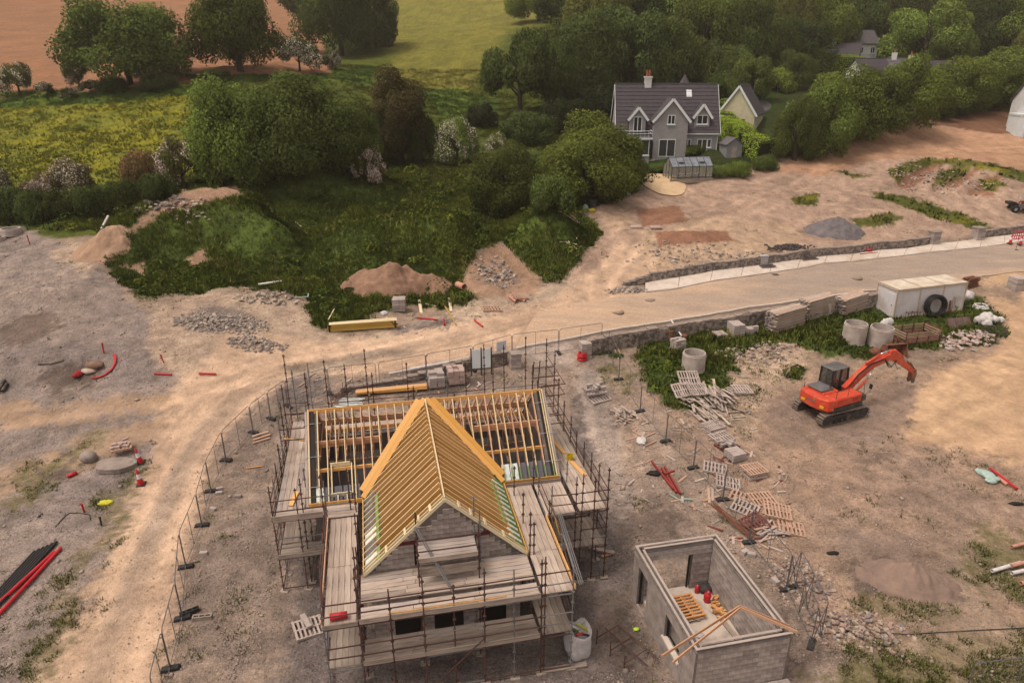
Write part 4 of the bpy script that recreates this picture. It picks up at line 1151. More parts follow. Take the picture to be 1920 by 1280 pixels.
leaf((-GW + o1, -GL), (-GW + o1, GL), -.2, GH, [door, wind], 2)
leaf((-GW + i1, -GL + .2), (-GW + i1, GL - .32), 0, GH - .02, [(door[0] - .2, door[1] - .2, 0, 2.1), (wind[0] - .2, wind[1] - .2, .9, 2.05)], 0)
leaf((GW - o1, -GL), (GW - o1, GL), -.2, GH, [], 0)
leaf((GW - i1, -GL + .32), (GW - i1, GL - .32), 0, GH - .02, [], 3)
leaf((-GW + .32, GL - i1), (GW - .32, GL - i1), 0, GH - .02, [(.45, 2.35, 0, 2.12)], 3)
leaf((-GW + .1, GL - o1), (GW - .1, GL - o1), -.2, GH, [(.67, 2.57, 0, 2.12)], 1)
cores.build('mortar_core', core_m, gar)
blocks.sort(key=lambda b: -b[0])
for v_, c_, d_, yw in blocks[:300]:
    piece('block', block_m, gar, (c_[0] + random.uniform(-.003, .003), c_[1] + random.uniform(-.003, .003), c_[2]), d_, (0, 0, yw))
mb = MB()
for v_, c_, d_, yw in blocks[300:]: mb.box(c_, d_, yw)
mb.build('blockwork', blockd_m, gar)['kind'] = 'stuff'
wp = mat('wall_plate_mortar', S(196,170,154), S(176,152,138), 2, .9)
for (x0, x1, y0, y1) in ((-GW + .31, GW - .31, -GL + .21, -GL + .31), (-GW + .21, -GW + .31, -GL + .32, GL - .32), (GW - .31, GW - .21, -GL + .32, GL - .32), (-GW + .31, GW - .31, GL - .31, GL - .21),
    (-GW + .1, GW - .1, -GL, -GL + .1), (-GW, -GW + .1, -GL, GL), (GW - .1, GW, -GL, GL), (-GW + .1, GW - .1, GL - .1, GL)):
    MB().bx(x0, x1, y0, y1, GH + .115, GH + .135).build('wall_top', wp, gar)
for (x, y0, y1, z) in ((-GW + o1, -GL + wind[0] - .1, -GL + wind[1] + .1, .86),): MB().bx(x - .12, x + .1, y0, y1, z - .04, z + .06).build('window_sill', pave_m, gar)
for yy0, yy1 in ((wind[0], wind[1]), (door[0], door[1])):
    for q0, q1 in ((yy0 - .02, yy0 + .03), (yy1 - .03, yy1 + .02)): MB().bx(-GW + .105, -GW + .205, -GL + q0, -GL + q1, .1, 2.1).build('cavity_closer', membr, gar)
MB().bx(.62, .67, GL - .2, GL - .11, .1, 2.1).build('cavity_closer', membr, gar)
# low rising wall in front of it
lw = tag(empty('low_block_wall', GO, GY), 'low block wall in front of the garage at the bottom edge', 'wall')
for k, zz in enumerate((-.35, -.125, .1, .325)):
    x = -3.6 - (.225 if k % 2 else 0)
    while x < 2.0:
        x1 = min(x + .45, 2.02); piece('block', block_m, lw, ((x + x1) / 2, -GL - .16, zz + .11), (x1 - x - .012, .2, .206)); x += .45
MB().bx(-3.8, 2.0, -GL - .25, -GL - .07, -.5, .53).build('mortar_core', core_m, lw)
# two loose roof trusses
def rafter_pair(name, L0, A, R0, label):
    b_ = Vector(A); t = tag(empty(name, GO + Matrix.Rotation(GY, 3, 'Z') @ Vector((0, A[1], GH)), GY), label, 'roof truss')
    off = Vector((0, A[1], GH))
    for e in (L0, R0):
        piece_bar('rafter', timber2, t, Vector(A) - off, Vector(e) - off, .04, .11)
    return t
rafter_pair('roof_truss', (-3.0, -2.5, GH - .36), (-.02, -2.3, 3.75), (1.95, -2.62, GH + .16), 'pair of orange rafters standing on the garage walls, the rear one')
rafter_pair('roof_truss', (-2.75, -2.85, GH - .36), (-.02, -2.36, 3.73), (2.1, -2.92, GH + .12), 'pair of orange rafters standing on the garage walls, the front one')
def in_gar(x, y, z=.12): return GO + Matrix.Rotation(GY, 3, 'Z') @ Vector((x, y, z))
# ------------------------------------------------------------------ wire mesh site fences
fence_t = mat('fence_tube', S(132,122,118), S(104,96,92), 4, .5, metal=.4)
foot_m = mat('rubber_foot', S(64,58,58), S(46,42,42), 5, .8)
wire_m = mat('fence_wire', S(150,140,134), S(130,120,116), 4, .5, metal=.4)
def site_fence(a, b, label, group, h=2.0, mesh=True, feet=(True, True), lean=0.0):
    a = Vector(a); b = Vector(b); L = (b - a).length; yaw = math.atan2(b.y - a.y, b.x - a.x)
    slope = math.asin((b.z - a.z) / L); L *= math.cos(slope)
    t = tag(empty('site_fence', (a + b) / 2, rot=(lean, -slope * .0, yaw)), label, 'fence', group)
    dz = (b.z - a.z) / 2; w = L / 2 - .04
    def sh(x): return dz * x / max(w, .1)
    f = MB().tube([(-w, 0, .12 - dz), (-w, 0, h - .12 - dz), (-w + .12, 0, h + sh(-w + .12)), (w - .12, 0, h + sh(w - .12)), (w, 0, h - .12 + dz), (w, 0, .12 + dz)], .021, 6)
    f.build('frame', fence_t, t)
    MB().tube([(-w, 0, .16 - dz), (w, 0, .16 + dz)], .018, 6).build('bottom_rail', fence_t, t)
    MB().tube([(0, 0, .16), (0, 0, h)], .015, 6).build('post', fence_t, t)
    if mesh:
        m_ = MB(); r_ = .0022
        n = int(L / .11)
        for k in range(1, n):
            x = -w + 2 * w * k / n; m_.add([(x - r_, 0, .17 + sh(x)), (x + r_, 0, .17 + sh(x)), (x + r_, 0, h - .02 + sh(x)), (x - r_, 0, h - .02 + sh(x))], [(0, 1, 2, 3)])
        for k in range(1, 9):
            z = .16 + (h - .16) * k / 9; m_.add([(-w, 0, z - r_ - dz), (w, 0, z - r_ + dz), (w, 0, z + r_ + dz), (-w, 0, z + r_ - dz)], [(0, 1, 2, 3)])
        m_.build('wire_mesh', wire_m, t)['kind'] = 'stuff'
    return t
_footmesh = None
def fence_foot(p, yaw, label, group):
    global _footmesh
    if _footmesh is None:
        mb = MB(); 
        mb.prism([(-.36, 0), (.36, 0), (.36, .07), (.3, .14), (-.3, .14), (-.36, .07)], -.12, .12, 'y')
        _footmesh = mb.mesh('fence_foot', foot_m)
    return tag(link('ballast_block', _footmesh, None, p, (0, 0, yaw)), label, 'ballast block', group)
def fence_line(pts, names, where, foot_w, feet=True):
    for i in range(len(pts) - 1):
        site_fence(pts[i], pts[i + 1], names[i], where)
    if feet:
        for i, p in enumerate(pts):
            q = pts[min(i + 1, len(pts) - 1)] - pts[max(i - 1, 0)]
            fence_foot(p, math.atan2(q.y, q.x) + PI / 2, foot_w % ('first', 'second', 'third', 'fourth', 'fifth', 'sixth', 'seventh', 'eighth')[i], 'feet of the ' + where)
left_pts = [at(*p) for p in ((424, 864), (396, 922), (379, 986), (349, 1064), (343, 1160), (320, 1255), (300, 1345))]
fence_line(left_pts, ['mesh fence panel by the sand track, %s counting down from the fence corner' % n for n in ('first', 'second', 'third', 'fourth', 'fifth', 'sixth')],
           'fence along the sand track', 'black rubber foot under the fence along the sand track, %s from its rear end')
corner_pts = [at(*p) for p in ((424, 864), (475, 812), (508, 786), (540, 762), (618, 738), (708, 728))]
fence_line(corner_pts, ['mesh fence panel on the bend behind the left scaffold, %s from the sand track' % n for n in ('first', 'second', 'third', 'fourth', 'fifth')],
           'fence on the bend', 'black rubber foot under the fence on the bend, %s from the sand track', True)
back_tops = [(712, 685), (798, 670), (886, 654), (958, 630), (1045, 621), (1127, 607)]
back_pts = [at(712, 728), at(800, 711), at(888, 694), at(960, 672), at(1047, 662), at(1128, 649)]
fence_line(back_pts, ['mesh fence panel along the kerb behind the new house, at its left end', 'mesh fence panel along the kerb, behind the two stacks of blocks', 'mesh fence panel along the kerb right behind the white sign boards',
           'mesh fence panel with a white notice, across the site entrance', 'mesh fence panel closing the site entrance, left of the road wall'], 'fence along the kerb', 'dark foot under the fence along the kerb, %s from the left')
nt_p = back_pts[2].lerp(back_pts[3], .72) + Vector((0, -.06, 1.3))
dd = back_pts[3] - back_pts[2]
t = tag(MB().box((0, 0, 0), (.85, .02, .8)).build('notice_board', mat('notice_white', S(226,216,212), S(212,200,196), 2, .6), None, False, nt_p, (0, 0, math.atan2(dd.y, dd.x))), 'pale notice sheet tied to the fence across the site entrance', 'notice')
right_pts = [at(*p) for p in ((1140, 662), (1160, 712), (1200, 772), (1248, 828), (1300, 878), (1355, 938), (1404, 1018), (1474, 1106))]
fence_line(right_pts, ['mesh fence panel right of the new house, %s from the road wall' % n for n in ('first', 'second', 'third', 'fourth', 'fifth', 'sixth', 'seventh')],
           'fence down the right side of the plot', 'black rubber foot under the fence right of the new house, %s from its rear end')
e1, e2 = at(1474, 1106), at(1521, 1208)
t = site_fence(e1, e2, 'mesh fence panel right of the garage, the one nearer the garage', 'braced panels by the garage')
off = Vector((.5, .28, 0))
t = site_fence(e1 + off, e2 + off, 'mesh fence panel right of the garage, the one farther from the garage', 'braced panels by the garage', lean=.0)
fence_foot(e2, 1.0, 'black rubber foot under the fence panels right of the garage, the front one', 'feet by the garage'); fence_foot(e1 + off * .6, .3, 'black rubber foot under the fence panels right of the garage, the rear one', 'feet by the garage')
for k, (a, b) in enumerate(((e1, e1 + off), (e1.lerp(e2, .5), e1.lerp(e2, .5) + off), (e2, e2 + off))):
    MB().tube([(0, 0, .1), tuple((b - a) + Vector((0, 0, 1.95)))], .018, 6).tube([(0, 0, 1.95), tuple((b - a) + Vector((0, 0, .1)))], .018, 6).build('brace', fence_t, None, False, a).parent = None
    tag(bpy.context.scene.objects[-1] if False else COL.objects[-1], ('crossed stay tubes between the twin panels by the garage, rear pair', 'crossed stay tubes between the twin panels by the garage, middle pair', 'crossed stay tubes between the twin panels by the garage, front pair')[k], 'stay')
    COL.objects[-1].name = 'fence_stay'
site_fence(at(1803, 1318), at(1990, 1296), 'mesh fence panel at the bottom right corner', None)
# ------------------------------------------------------------------ small reusable objects
def ground_yaw(a, b): return math.atan2(b.y - a.y, b.x - a.x)
def plank(pa, pb, w, h, m, label, name='plank', dz=.03, cat='plank', zb=None):
    a = at(*pa); b = at(*pb); a.z += dz + h / 2; b.z += (zb if zb is not None else dz) + h / 2
    o = piece_bar(name, m, None, a, b, w, h); return tag(o, label, cat)
def pipe(pa, pb, r, m, label, dz=0.0, zb=None, cat='pipe', hollow=True, group=None, n=12):
    a = at(*pa); b = at(*pb); a.z += dz + r; b.z += (zb if zb is not None else dz) + r
    mid = (a + b) / 2; mb = MB()
    d = (b - a)
    mb.tube([a - mid, b - mid], r, n, caps=not hollow)
    if hollow:
        mb.tube([a - mid, b - mid], r * .86, n, caps=False)
        u = d.normalized(); s = Vector((-u.y, u.x, 0)).normalized(); up = u.cross(s)
        for e in (a - mid, b - mid):
            ring = [e + (s * math.cos(t) + up * math.sin(t)) * r for t in np.linspace(0, 2 * PI, n, False)] + [e + (s * math.cos(t) + up * math.sin(t)) * r * .86 for t in np.linspace(0, 2 * PI, n, False)]
            mb.add(ring, [(i, (i + 1) % n, (i + 1) % n + n, i + n) for i in range(n)])
    return tag(mb.build('pipe', m, None, True, mid), label, cat, group)
def pallet(p, yaw, label, m, w=1.35, d=1.1, slats=7, tilt=(0, 0), name='pallet', group=None):
    t = tag(empty(name, p, rot=(tilt[0], tilt[1], yaw)), label, 'pallet', group)
    for k in range(slats):
        x = -w / 2 + .05 + (w - .1) * k / (slats - 1)
        piece('slat', m, t, (x, random.uniform(-.01, .01), .135), (.1 if slats < 8 else .085, d, .022), (0, 0, random.uniform(-.02, .02)))
    for s in (-1, 0, 1):
        piece('runner', m, t, (0, s * (d / 2 - .05), .075), (w, .09, .095))
    for x in (-w / 2 + .06, 0, w / 2 - .06): piece('base_slat', m, t, (x, 0, .015), (.1, d, .022))
    return t
def block_stack(p, yaw, nx, ny, nz, label, m=None, size=(.44, .215, .215), missing=0, top=0, name='block_stack', jit=.01, on_pallet=False, cat='block stack'):
    m = m or block_m
    t = tag(empty(name, p, yaw), label, cat); z0 = 0
    if on_pallet:
        for s in (-1, 0, 1): piece('bearer', weath2, t, (0, s * ny * size[1] * .4, .06), (nx * size[0], .1, .1))
        z0 = .12
    for k in range(nz):
        for i in range(nx):
            for j in range(ny):
                if k == nz - 1 and top and random.random() < top: continue
                piece('block', m, t, ((i - (nx - 1) / 2) * size[0] + random.uniform(-jit, jit), (j - (ny - 1) / 2) * size[1] + random.uniform(-jit, jit), z0 + (k + .5) * size[2]),
                      (size[0] - .012, size[1] - .012, size[2] - .01), (0, 0, random.uniform(-jit, jit) * 1.5))
    return t
old_p = mat('old_pallet', S(212,186,170), S(170,142,128), 4, .85, rnd=.16, stretch=(1, 4, 4))
pink_p = mat('pink_pallet', S(214,168,140), S(184,138,112), 4, .85, rnd=.12, stretch=(1, 4, 4))
orange_p = mat('orange_pallet', S(226,156,96), S(204,134,80), 4, .8, rnd=.1, stretch=(1, 4, 4))
red_p = mat('red_pallet', S(140,76,66), S(112,62,56), 4, .85, rnd=.14)
paleblk = mat('pale_block', S(196,172,158), S(172,148,136), 3, .95, rnd=.1, bump=.2)
pink_blk = mat('pink_block', S(206,170,154), S(182,146,130), 3, .95, rnd=.1)

# ------------------------------------------------------------------ in and around the garage
pallet(in_gar(-.3, 1.35), GY + PI / 2 + .05, 'worn pallet on the garage floor, partly under the orange one', old_p, slats=8)
pallet(in_gar(.0, 1.4, .28), GY + PI / 2 + .05, 'clean orange pallet on top of another on the garage floor', orange_p, slats=8)
def gas_bottle(p, r, h, label):
    t = tag(empty('gas_bottle', p), label, 'gas bottle')
    MB().lathe([(0, .0), (r * .9, .0), (r, .05), (r, h * .72), (r * .8, h * .84), (r * .35, h * .9), (0, h * .92)], n=18).build('body', redpl, t, True)
    MB().lathe([(r * .62, h * .8), (r * .66, h), (r * .58, h), (r * .54, h * .8)], n=14).build('collar', redpl, t, True)
    MB().lathe([(0, h * .9), (.03, h * .9), (.03, h), (0, h)], n=8).build('valve', strap_m, t)
gas_bottle(in_gar(.95, 2.35), .1, .4, 'slim red gas bottle near the rear opening of the garage')
gas_bottle(in_gar(1.15, 1.75), .16, .52, 'fat red gas bottle beside the firewood in the garage')
fw = tag(empty('firewood_heap', in_gar(1.38, 1.2)), 'heap of orange timber offcuts against the garage wall', 'firewood')
for k in range(34):
    r_ = random.random(); piece('offcut', random.choice([timber, orange_p, timber2]), fw, (random.uniform(-.2, .2) + .0, random.uniform(-.55, .6), random.uniform(.05, .34 * (1 - r_ * .4))), (random.uniform(.2, .42), random.uniform(.06, .12), random.uniform(.03, .07)), (random.uniform(-.5, .5), random.uniform(-.5, .5), random.uniform(0, 3)))
t = tag(empty('rubbish_sack', in_gar(1.3, 2.35)), 'dark heap of crumpled sacking in the back corner of the garage', 'sack')
def blob(name, m, parent, c, r, seed=0, sub=2, amp=.3, fr=1.6, loc=None):
    import bmesh
    bm = bmesh.new(); bmesh.ops.create_icosphere(bm, subdivisions=sub, radius=1.0)
    co = np.array([v.co[:] for v in bm.verts])
    n = fbm(co[:, 0] * fr + seed * 7.1 + 20 + co[:, 2] * 1.3, co[:, 1] * fr + seed * 3.3 + 20 - co[:, 2] * .9, 3, seed)
    for v, k in zip(bm.verts, n):
        f = 1 + (k - .5) * 2 * amp; v.co = Vector((v.co.x * r[0] * f + c[0], v.co.y * r[1] * f + c[1], v.co.z * r[2] * f + c[2]))
    me = bpy.data.meshes.new(name); bm.to_mesh(me); bm.free(); me.materials.append(m)
    me.polygons.foreach_set('use_smooth', [True] * len(me.polygons))
    return link(name, me, parent, loc)
blob('sack', mat('dark_sacking', S(84,74,70), S(60,54,52), 5), t, (0, 0, .15), (.3, .25, .2), 3, 3, .5, 2.5); blob('sack', mat('dark_sacking', S(84, 74, 70)), t, (.25, .1, .12), (.22, .2, .16), 5, 3, .5, 2.5)
tag(link('plank', unit_box(timber), None, in_gar(-.75, .4, .15), (0, 0, GY + PI / 2), (2.9, .14, .05)), 'long orange plank on the floor along the left garage wall', 'plank')
tag(link('plank', unit_box(weath2), None, in_gar(1.3, .0, .16), (0, 0, GY + PI / 2 + .08), (2.2, .22, .06)), 'long brown plank on the garage floor by the right wall', 'plank')
blob('rag', mat('white_cloth', S(226,208,196), S(196,176,164), 6), None, (0, 0, .05), (.22, .16, .06), 8, 3, .6, 3, in_gar(-.1, .0)); tag(COL.objects[-1], 'scrap of pale cloth lying on the garage floor', 'cloth')
# rusty trestle frame left of the garage
p = at(1182, 1215); t = tag(empty('steel_trestle', p, -.95), 'rusty steel trestle lying left of the garage', 'trestle')
for s in (-.3, .3): tube_piece('rail', rust, t, (-1.2, s, .3), (1.2, s, .3), .03)
for x in (-1.0, -.2, .6): tube_piece('cross_bar', rust, t, (x, -.3, .3), (x, -.95, .3), .025); tube_piece('leg', rust, t, (x, -.95, 0), (x, -.95, .75), .025); tube_piece('cross_bar', rust, t, (x, -.3, .3), (x, .3, .3), .025)
tag(blob('rag', mat('lime_cloth', S(206,226,70), S(190,206,60), 4), None, (0, 0, .04), (.12, .1, .05), 4, 2, .5, 3, at(1193, 1180)), 'lime yellow scrap beside the trestle left of the garage', 'cloth')
# bulk bag full of rubbish
p = at(1083, 1222); bagm = mat('woven_bag', S(226,208,198), S(204,184,174), 5, .8, bump=.4, bscale=8)
t = tag(empty('bulk_bag', p, .4), 'full white bulk bag of rubbish beside the front scaffold', 'bulk bag')
prof = [(.42, 0), (.47, .2), (.5, .6), (.46, .95), (.5, 1.15), (.46, 1.17), (.41, .95), (.1, .85), (0, .86)]
mb = MB(); n = 28; k = len(prof); vs_ = []; fs_ = []
for j in range(n):
    a = 2 * PI * j / n; sq = 1 / max(abs(math.cos(a)), abs(math.sin(a))) ; sq = 1 + (sq - 1) * .55
    for i, (r_, z) in enumerate(prof):
        wv = 1 + .06 * math.sin(a * 5 + z * 3) + (.12 * math.sin(a * 3 + 1) if 4 <= i <= 5 else 0); vs_.append((r_ * sq * wv * math.cos(a), r_ * sq * wv * math.sin(a), z * (1 + (.12 * math.sin(a * 2) if i >= 4 else 0))))
for j in range(n):
    for i in range(k - 1): fs_.append((j * k + i, ((j + 1) % n) * k + i, ((j + 1) % n) * k + i + 1, j * k + i + 1))
mb.add(vs_, fs_); mb.build('bag', bagm, t, True)
for j, (cm, q) in enumerate(((S(200,190,60), (.25, .1, 1.12)), (S(90,120,60), (-.1, .15, 1.05)), (S(214,60,50), (0, -.12, 1.06)), (S(60,50,48), (.2, -.2, 1.03)), (S(150,110,70), (-.2, -.1, 1.04)), (S(235,225,215), (-.05, .25, 1.1)))):
    piece('rubbish', mat('rubbish%d' % j, cm), t, q, (.6 if j == 0 else .34, .08, .05), (random.uniform(-.5, .5), random.uniform(-.6, .2), random.uniform(0, 3)))
for s in (-1, 1): MB().tube([(s * .3, -.3, 1.1), (s * .36, -.1, 1.35), (s * .36, .1, 1.35), (s * .3, .3, 1.1)], .025, 5).build('lifting_loop', bagm, t)
plank((1015, 1259), (1100, 1246), .22, .06, weath2, 'long board lying under the front right corner of the scaffold')
plank((1105, 1030), (1150, 1040), .22, .08, weath3, 'grey plank on the ground right of the scaffold, under the orange offcut', dz=.1)
plank((1128, 1044), (1152, 1036), .16, .05, orange_p, 'short orange offcut on the ground right of the scaffold', dz=.03)
p = at(582, 1178); pallet(p, .5, 'grey pallet with a block on it, in front of the left scaffold', old_p, slats=8, tilt=(.03, .08))
tag(link('concrete_block', unit_box(paleblk), None, p + Vector((-.2, .15, .28)), (0, .08, -.9), (.8, .22, .12)), 'long pale block lying on the pallet in front of the left scaffold', 'block')
for k, (x, y, yw, lb) in enumerate(((356, 1150, .6, 'dark hollow block lying at the foot of the fence by the track'), (380, 1160, .15, 'hollow brown block lying right of the fence by the track'), (382, 1039, .1, 'single pale brick on the dirt right of the fence'),
     (412, 918, .5, 'pale block lying by a fence foot, upper of two'), (411, 926, .3, 'pale block lying by a fence foot, lower of two'), (400, 956, -.4, 'small pale stone right of the third fence panel'), (447, 932, .0, 'flat grey stone on bare earth left of the scaffold'))):
    p = at(x, y); t = tag(empty('concrete_block', p, yw), lb, 'block'); mm = (foot_m, weath2, paleblk, paleblk, paleblk, paleblk, block_m)[k]
    if k < 2:
        for s in (-1, 1): piece('face', mm, t, (0, s * .08, .1), (.8, .05, .2))
        for s in (-1, -.33, .33, 1): piece('web', mm, t, (s * .375, 0, .1), (.05, .115, .198))
    else: MB().box((0, 0, .08), (.38, .2, .16), None, 0, .92).build('body', mm, t)

# ------------------------------------------------------------------ excavator
exo = mat('orange_paint', S(230,76,46), S(206,62,40), 1.5, .5, rnd=0, stain=S(196,112,84), sscale=3.2, coat=.08)
exd = mat('dark_steel', S(70,64,62), S(48,44,44), 4, .6, stain=S(120,96,80), sscale=2)
track_m = mat('track_steel', S(140,116,100), S(92,78,70), 3, .85, rnd=.12, stain=S(176,142,114), sscale=2.0)
cabm = mat('cab_frame', S(48,44,44), S(36,34,34), 3, .5)
glass_m = mat('dark_glass', (.10, .11, .11, 1), (.07, .08, .08, 1), 2, .05, spec=.8)
glass_m.node_tree.nodes['Principled BSDF'].inputs['Alpha'].default_value = .5
greyd = mat('engine_cover_grey', S(122,112,108), S(104,96,92), 2, .6)
tan_lens = mat('amber_lens', S(240,180,50), S(226,160,40), 4, .3)
chrome = mat('chrome_rod', S(226,214,206), S(206,196,190), 4, .2, metal=.8)
bro = mat('rust_steel', S(140,84,62), S(96,62,50), 3, .85, stain=S(170,110,80), sscale=2)
ec = Vector((21.45, 41.1, 0)); ec.z = zg(ec.x, ec.y) + .02
exc = tag(empty('excavator', ec, R(22)), 'orange tracked excavator with its arm stretched to the right', 'excavator')
for s in (-1, 1):
    y0, y1 = s * 1.1 - .28, s * 1.1 + .28
    tr = MB(); Lh, rr_ = 1.62, .4
    MB().prism([(-1.6, .22), (1.6, .22), (1.7, .42), (1.5, .62), (-1.5, .62), (-1.7, .42)], s * 1.1 - .17, s * 1.1 + .17, 'y').build('track_frame', exd, exc)
    trk = MB().prism([(-1.62 - .37 * math.sin(a), .43 + .37 * math.cos(a)) for a in np.linspace(PI, 0, 9)][::-1] + [(1.62 + .37 * math.sin(a), .43 + .37 * math.cos(a)) for a in np.linspace(0, PI, 9)], s * 1.1 - .2, s * 1.1 + .2, 'y')
    tb = trk.build('track', exd, exc)
    per = 4 * Lh + 2 * PI * rr_; N = 46
    for k in range(N):
        u = per * k / N
        if u < 2 * Lh: q = (-Lh + u, .43 + rr_, 0)
        elif u < 2 * Lh + PI * rr_: a = (u - 2 * Lh) / rr_; q = (Lh + rr_ * math.sin(a), .43 + rr_ * math.cos(a), a)
        elif u < 4 * Lh + PI * rr_: q = (Lh - (u - 2 * Lh - PI * rr_), .43 - rr_, PI)
        else: a = (u - 4 * Lh - PI * rr_) / rr_; q = (-Lh - rr_ * math.sin(a), .43 - rr_ * math.cos(a), PI + a)
        piece('track_shoe', track_m, tb, (q[0], s * 1.1, q[1]), (.12, .56, .05), (0, q[2], 0))
    for k in range(6): MB().lathe([(0, -.24), (.13, -.24), (.13, .24), (0, .24)], (-1.25 + k * .5, s * 1.1, .2), 10, axis=Matrix.Rotation(PI / 2, 3, 'X')).build('roller', exd, tb)
    for x in (-1.62, 1.62): MB().lathe([(0, -.22), (.3, -.22), (.3, .22), (0, .22)], (x, s * 1.1, .43), 14, axis=Matrix.Rotation(PI / 2, 3, 'X')).build('sprocket', exd, tb)
MB().lathe([(0, .4), (.75, .4), (.75, .95), (0, .95)], n=20).box((0, 0, .5), (1.9, 1.7, .3)).build('undercarriage', exd, exc)
up = Matrix.Rotation(R(4), 3, 'Z')
# upper body built along +x, counterweight at -x
body = MB().prism([(-1.3, -1.28), (1.35, -1.28), (1.35, 1.28), (-1.3, 1.28)], .95, 1.25, 'z')
body.build('slew_frame', exd, exc, rot=(0, 0, R(4)))
cw = [(-1.25, -1.3), (-1.75, -1.15), (-1.98, -.7), (-2.05, 0), (-1.98, .7), (-1.75, 1.15), (-1.25, 1.3)]
cwm = MB().prism([(x, y) for x, y in cw], 1.02, 1.85, 'z').build('counterweight', exo, exc, rot=(0, 0, R(4)))
b_ = cwm.modifiers.new('bevel', 'BEVEL'); b_.width = .09; b_.segments = 3
MB().box((-2.02, .62, 1.32), (.06, .3, .16)).build('lamp', tan_lens, cwm); MB().box((-1.97, -.85, 1.32), (.08, .26, .16), .25).build('lamp', tan_lens, cwm)
h1 = MB().bx(-1.25, 1.2, -1.3, -.35, 1.26, 1.86).build('side_housing', exo, exc, rot=(0, 0, R(4))); h1.modifiers.new('bevel', 'BEVEL').width = .06
MB().bx(1.2, 1.75, -1.25, -.45, 1.2, 1.62).build('tool_box', exd, exc, rot=(0, 0, R(4))).modifiers.new('bevel', 'BEVEL').width = .05
h2 = MB().bx(-1.25, .1, -.34, 1.28, 1.26, 1.9).build('engine_housing', exo, exc, rot=(0, 0, R(4))); h2.modifiers.new('bevel', 'BEVEL').width = .06
h3 = MB().bx(-1.3, -.15, -.15, 1.1, 1.9, 2.06).build('engine_cover', greyd, exc, rot=(0, 0, R(4))); h3.modifiers.new('bevel', 'BEVEL').width = .06
MB().tube([(-.5, -.1, 2.06), (-.5, -.1, 2.5), (-.58, -.1, 2.6)], .06, 8).build('exhaust', exd, exc, rot=(0, 0, R(4)))
for pts in (((-1.2, -1.2, 1.86), (-1.2, -1.2, 2.4), (-.1, -1.2, 2.4), (-.1, -1.2, 1.86)), ((-1.75, .9, 1.9), (-1.75, .9, 2.4))): MB().tube(pts, .02, 6).build('hand_rail', exd, exc, rot=(0, 0, R(4)))
# cab on the left (+y) side
cabp = MB()
cx0, cx1, cy0, cy1, cz0, cz1 = .12, 1.75, .3, 1.28, 1.25, 3.0
for (x, y) in ((cx0, cy0), (cx0, cy1), (cx1 - .25, cy0), (cx1 - .25, cy1), (.85, cy0), (.85, cy1)):
    cabp.bar((x + (.25 if x > 1 else 0), y, cz0), (x, y, cz1), .1, .1)
cabp.bx(cx0 - .05, cx1 + .05, cy0 - .05, cy1 + .05, cz0 - .02, cz0 + .5)
cab = cabp.build('cab', cabm, exc, rot=(0, 0, R(4)))
rf_ = MB().bx(cx0 - .08, cx1 - .15, cy0 - .06, cy1 + .06, cz1, cz1 + .1).build('cab_roof', greyd, cab); rf_.modifiers.new('bevel', 'BEVEL').width = .04
for k in range(4): MB().bx(cx0 + .1, cx1 - .35, cy0 + .1 + k * .22, cy0 + .2 + k * .22, cz1 + .1, cz1 + .125).build('roof_rib', greyd, cab)
MB().prism([(cx0 + .05, cz0 + .5), (cx1 - .05, cz0 + .5), (cx1 - .28, cz1 - .05), (cx0 + .05, cz1 - .05)], cy0 - .01, cy0 + .02, 'y').build('side_window', glass_m, cab)
MB().prism([(cx0 + .05, cz0 + .5), (cx1 - .05, cz0 + .5), (cx1 - .28, cz1 - .05), (cx0 + .05, cz1 - .05)], cy1 - .02, cy1 + .01, 'y').build('side_window', glass_m, cab)
MB().bx(cx0 - .01, cx0 + .02, cy0 + .06, cy1 - .06, cz0 + .55, cz1 - .06).build('rear_window', glass_m, cab)
MB().add([(cx1, cy0 + .06, cz0 + .5), (cx1, cy1 - .06, cz0 + .5), (cx1 - .25, cy1 - .06, cz1 - .05), (cx1 - .25, cy0 + .06, cz1 - .05)], [(0, 1, 2, 3)]).build('windscreen', glass_m, cab)
MB().bx(.5, 1.0, .55, 1.05, 1.8, 2.0).bx(.4, .55, .55, 1.05, 1.9, 2.6).build('operator_seat', blackp if 'black_pipe' in MATS else cabm, cab)
for yy in (.5, 1.1): MB().tube([(1.05, yy, 1.8), (1.1, yy, 2.2)], .03, 6).build('control_lever', cabm, cab)
# boom, arm, coupler  (x forward, z up) as tapered box beams
def beam(name, poly, w, m, parent, y=-.05):
    return MB().prism(poly, y - w / 2, y + w / 2, 'y').build(name, m, parent, rot=(0, 0, R(4)))
boom = beam('boom', [(.95, 1.55), (1.3, 1.45), (2.3, 2.15), (3.4, 2.8), (5.05, 3.08), (5.1, 3.4), (4.85, 3.55), (3.1, 3.25), (1.9, 2.6), (.85, 1.85)], .36, exo, exc)
boom.modifiers.new('bevel', 'BEVEL').width = .03
arm = beam('arm', [(4.65, 3.4), (5.0, 3.78), (5.4, 3.72), (6.95, 2.5), (8.05, 1.72), (7.9, 1.48), (6.65, 2.25), (5.25, 3.0), (4.9, 3.12)], .28, exo, exc); arm.modifiers.new('bevel', 'BEVEL').width = .03
coup = beam('quick_coupler', [(7.75, 1.72), (8.15, 1.77), (8.3, 1.35), (8.2, .95), (7.9, .9), (7.8, 1.25)], .34, bro, exc)
for yy in (-.2, .12): MB().prism([(7.8, 1.05), (8.0, 1.15), (8.25, .9), (8.15, .7), (7.95, .75)], yy - .03, yy + .03, 'y').build('hook', exd, exc, rot=(0, 0, R(4)))
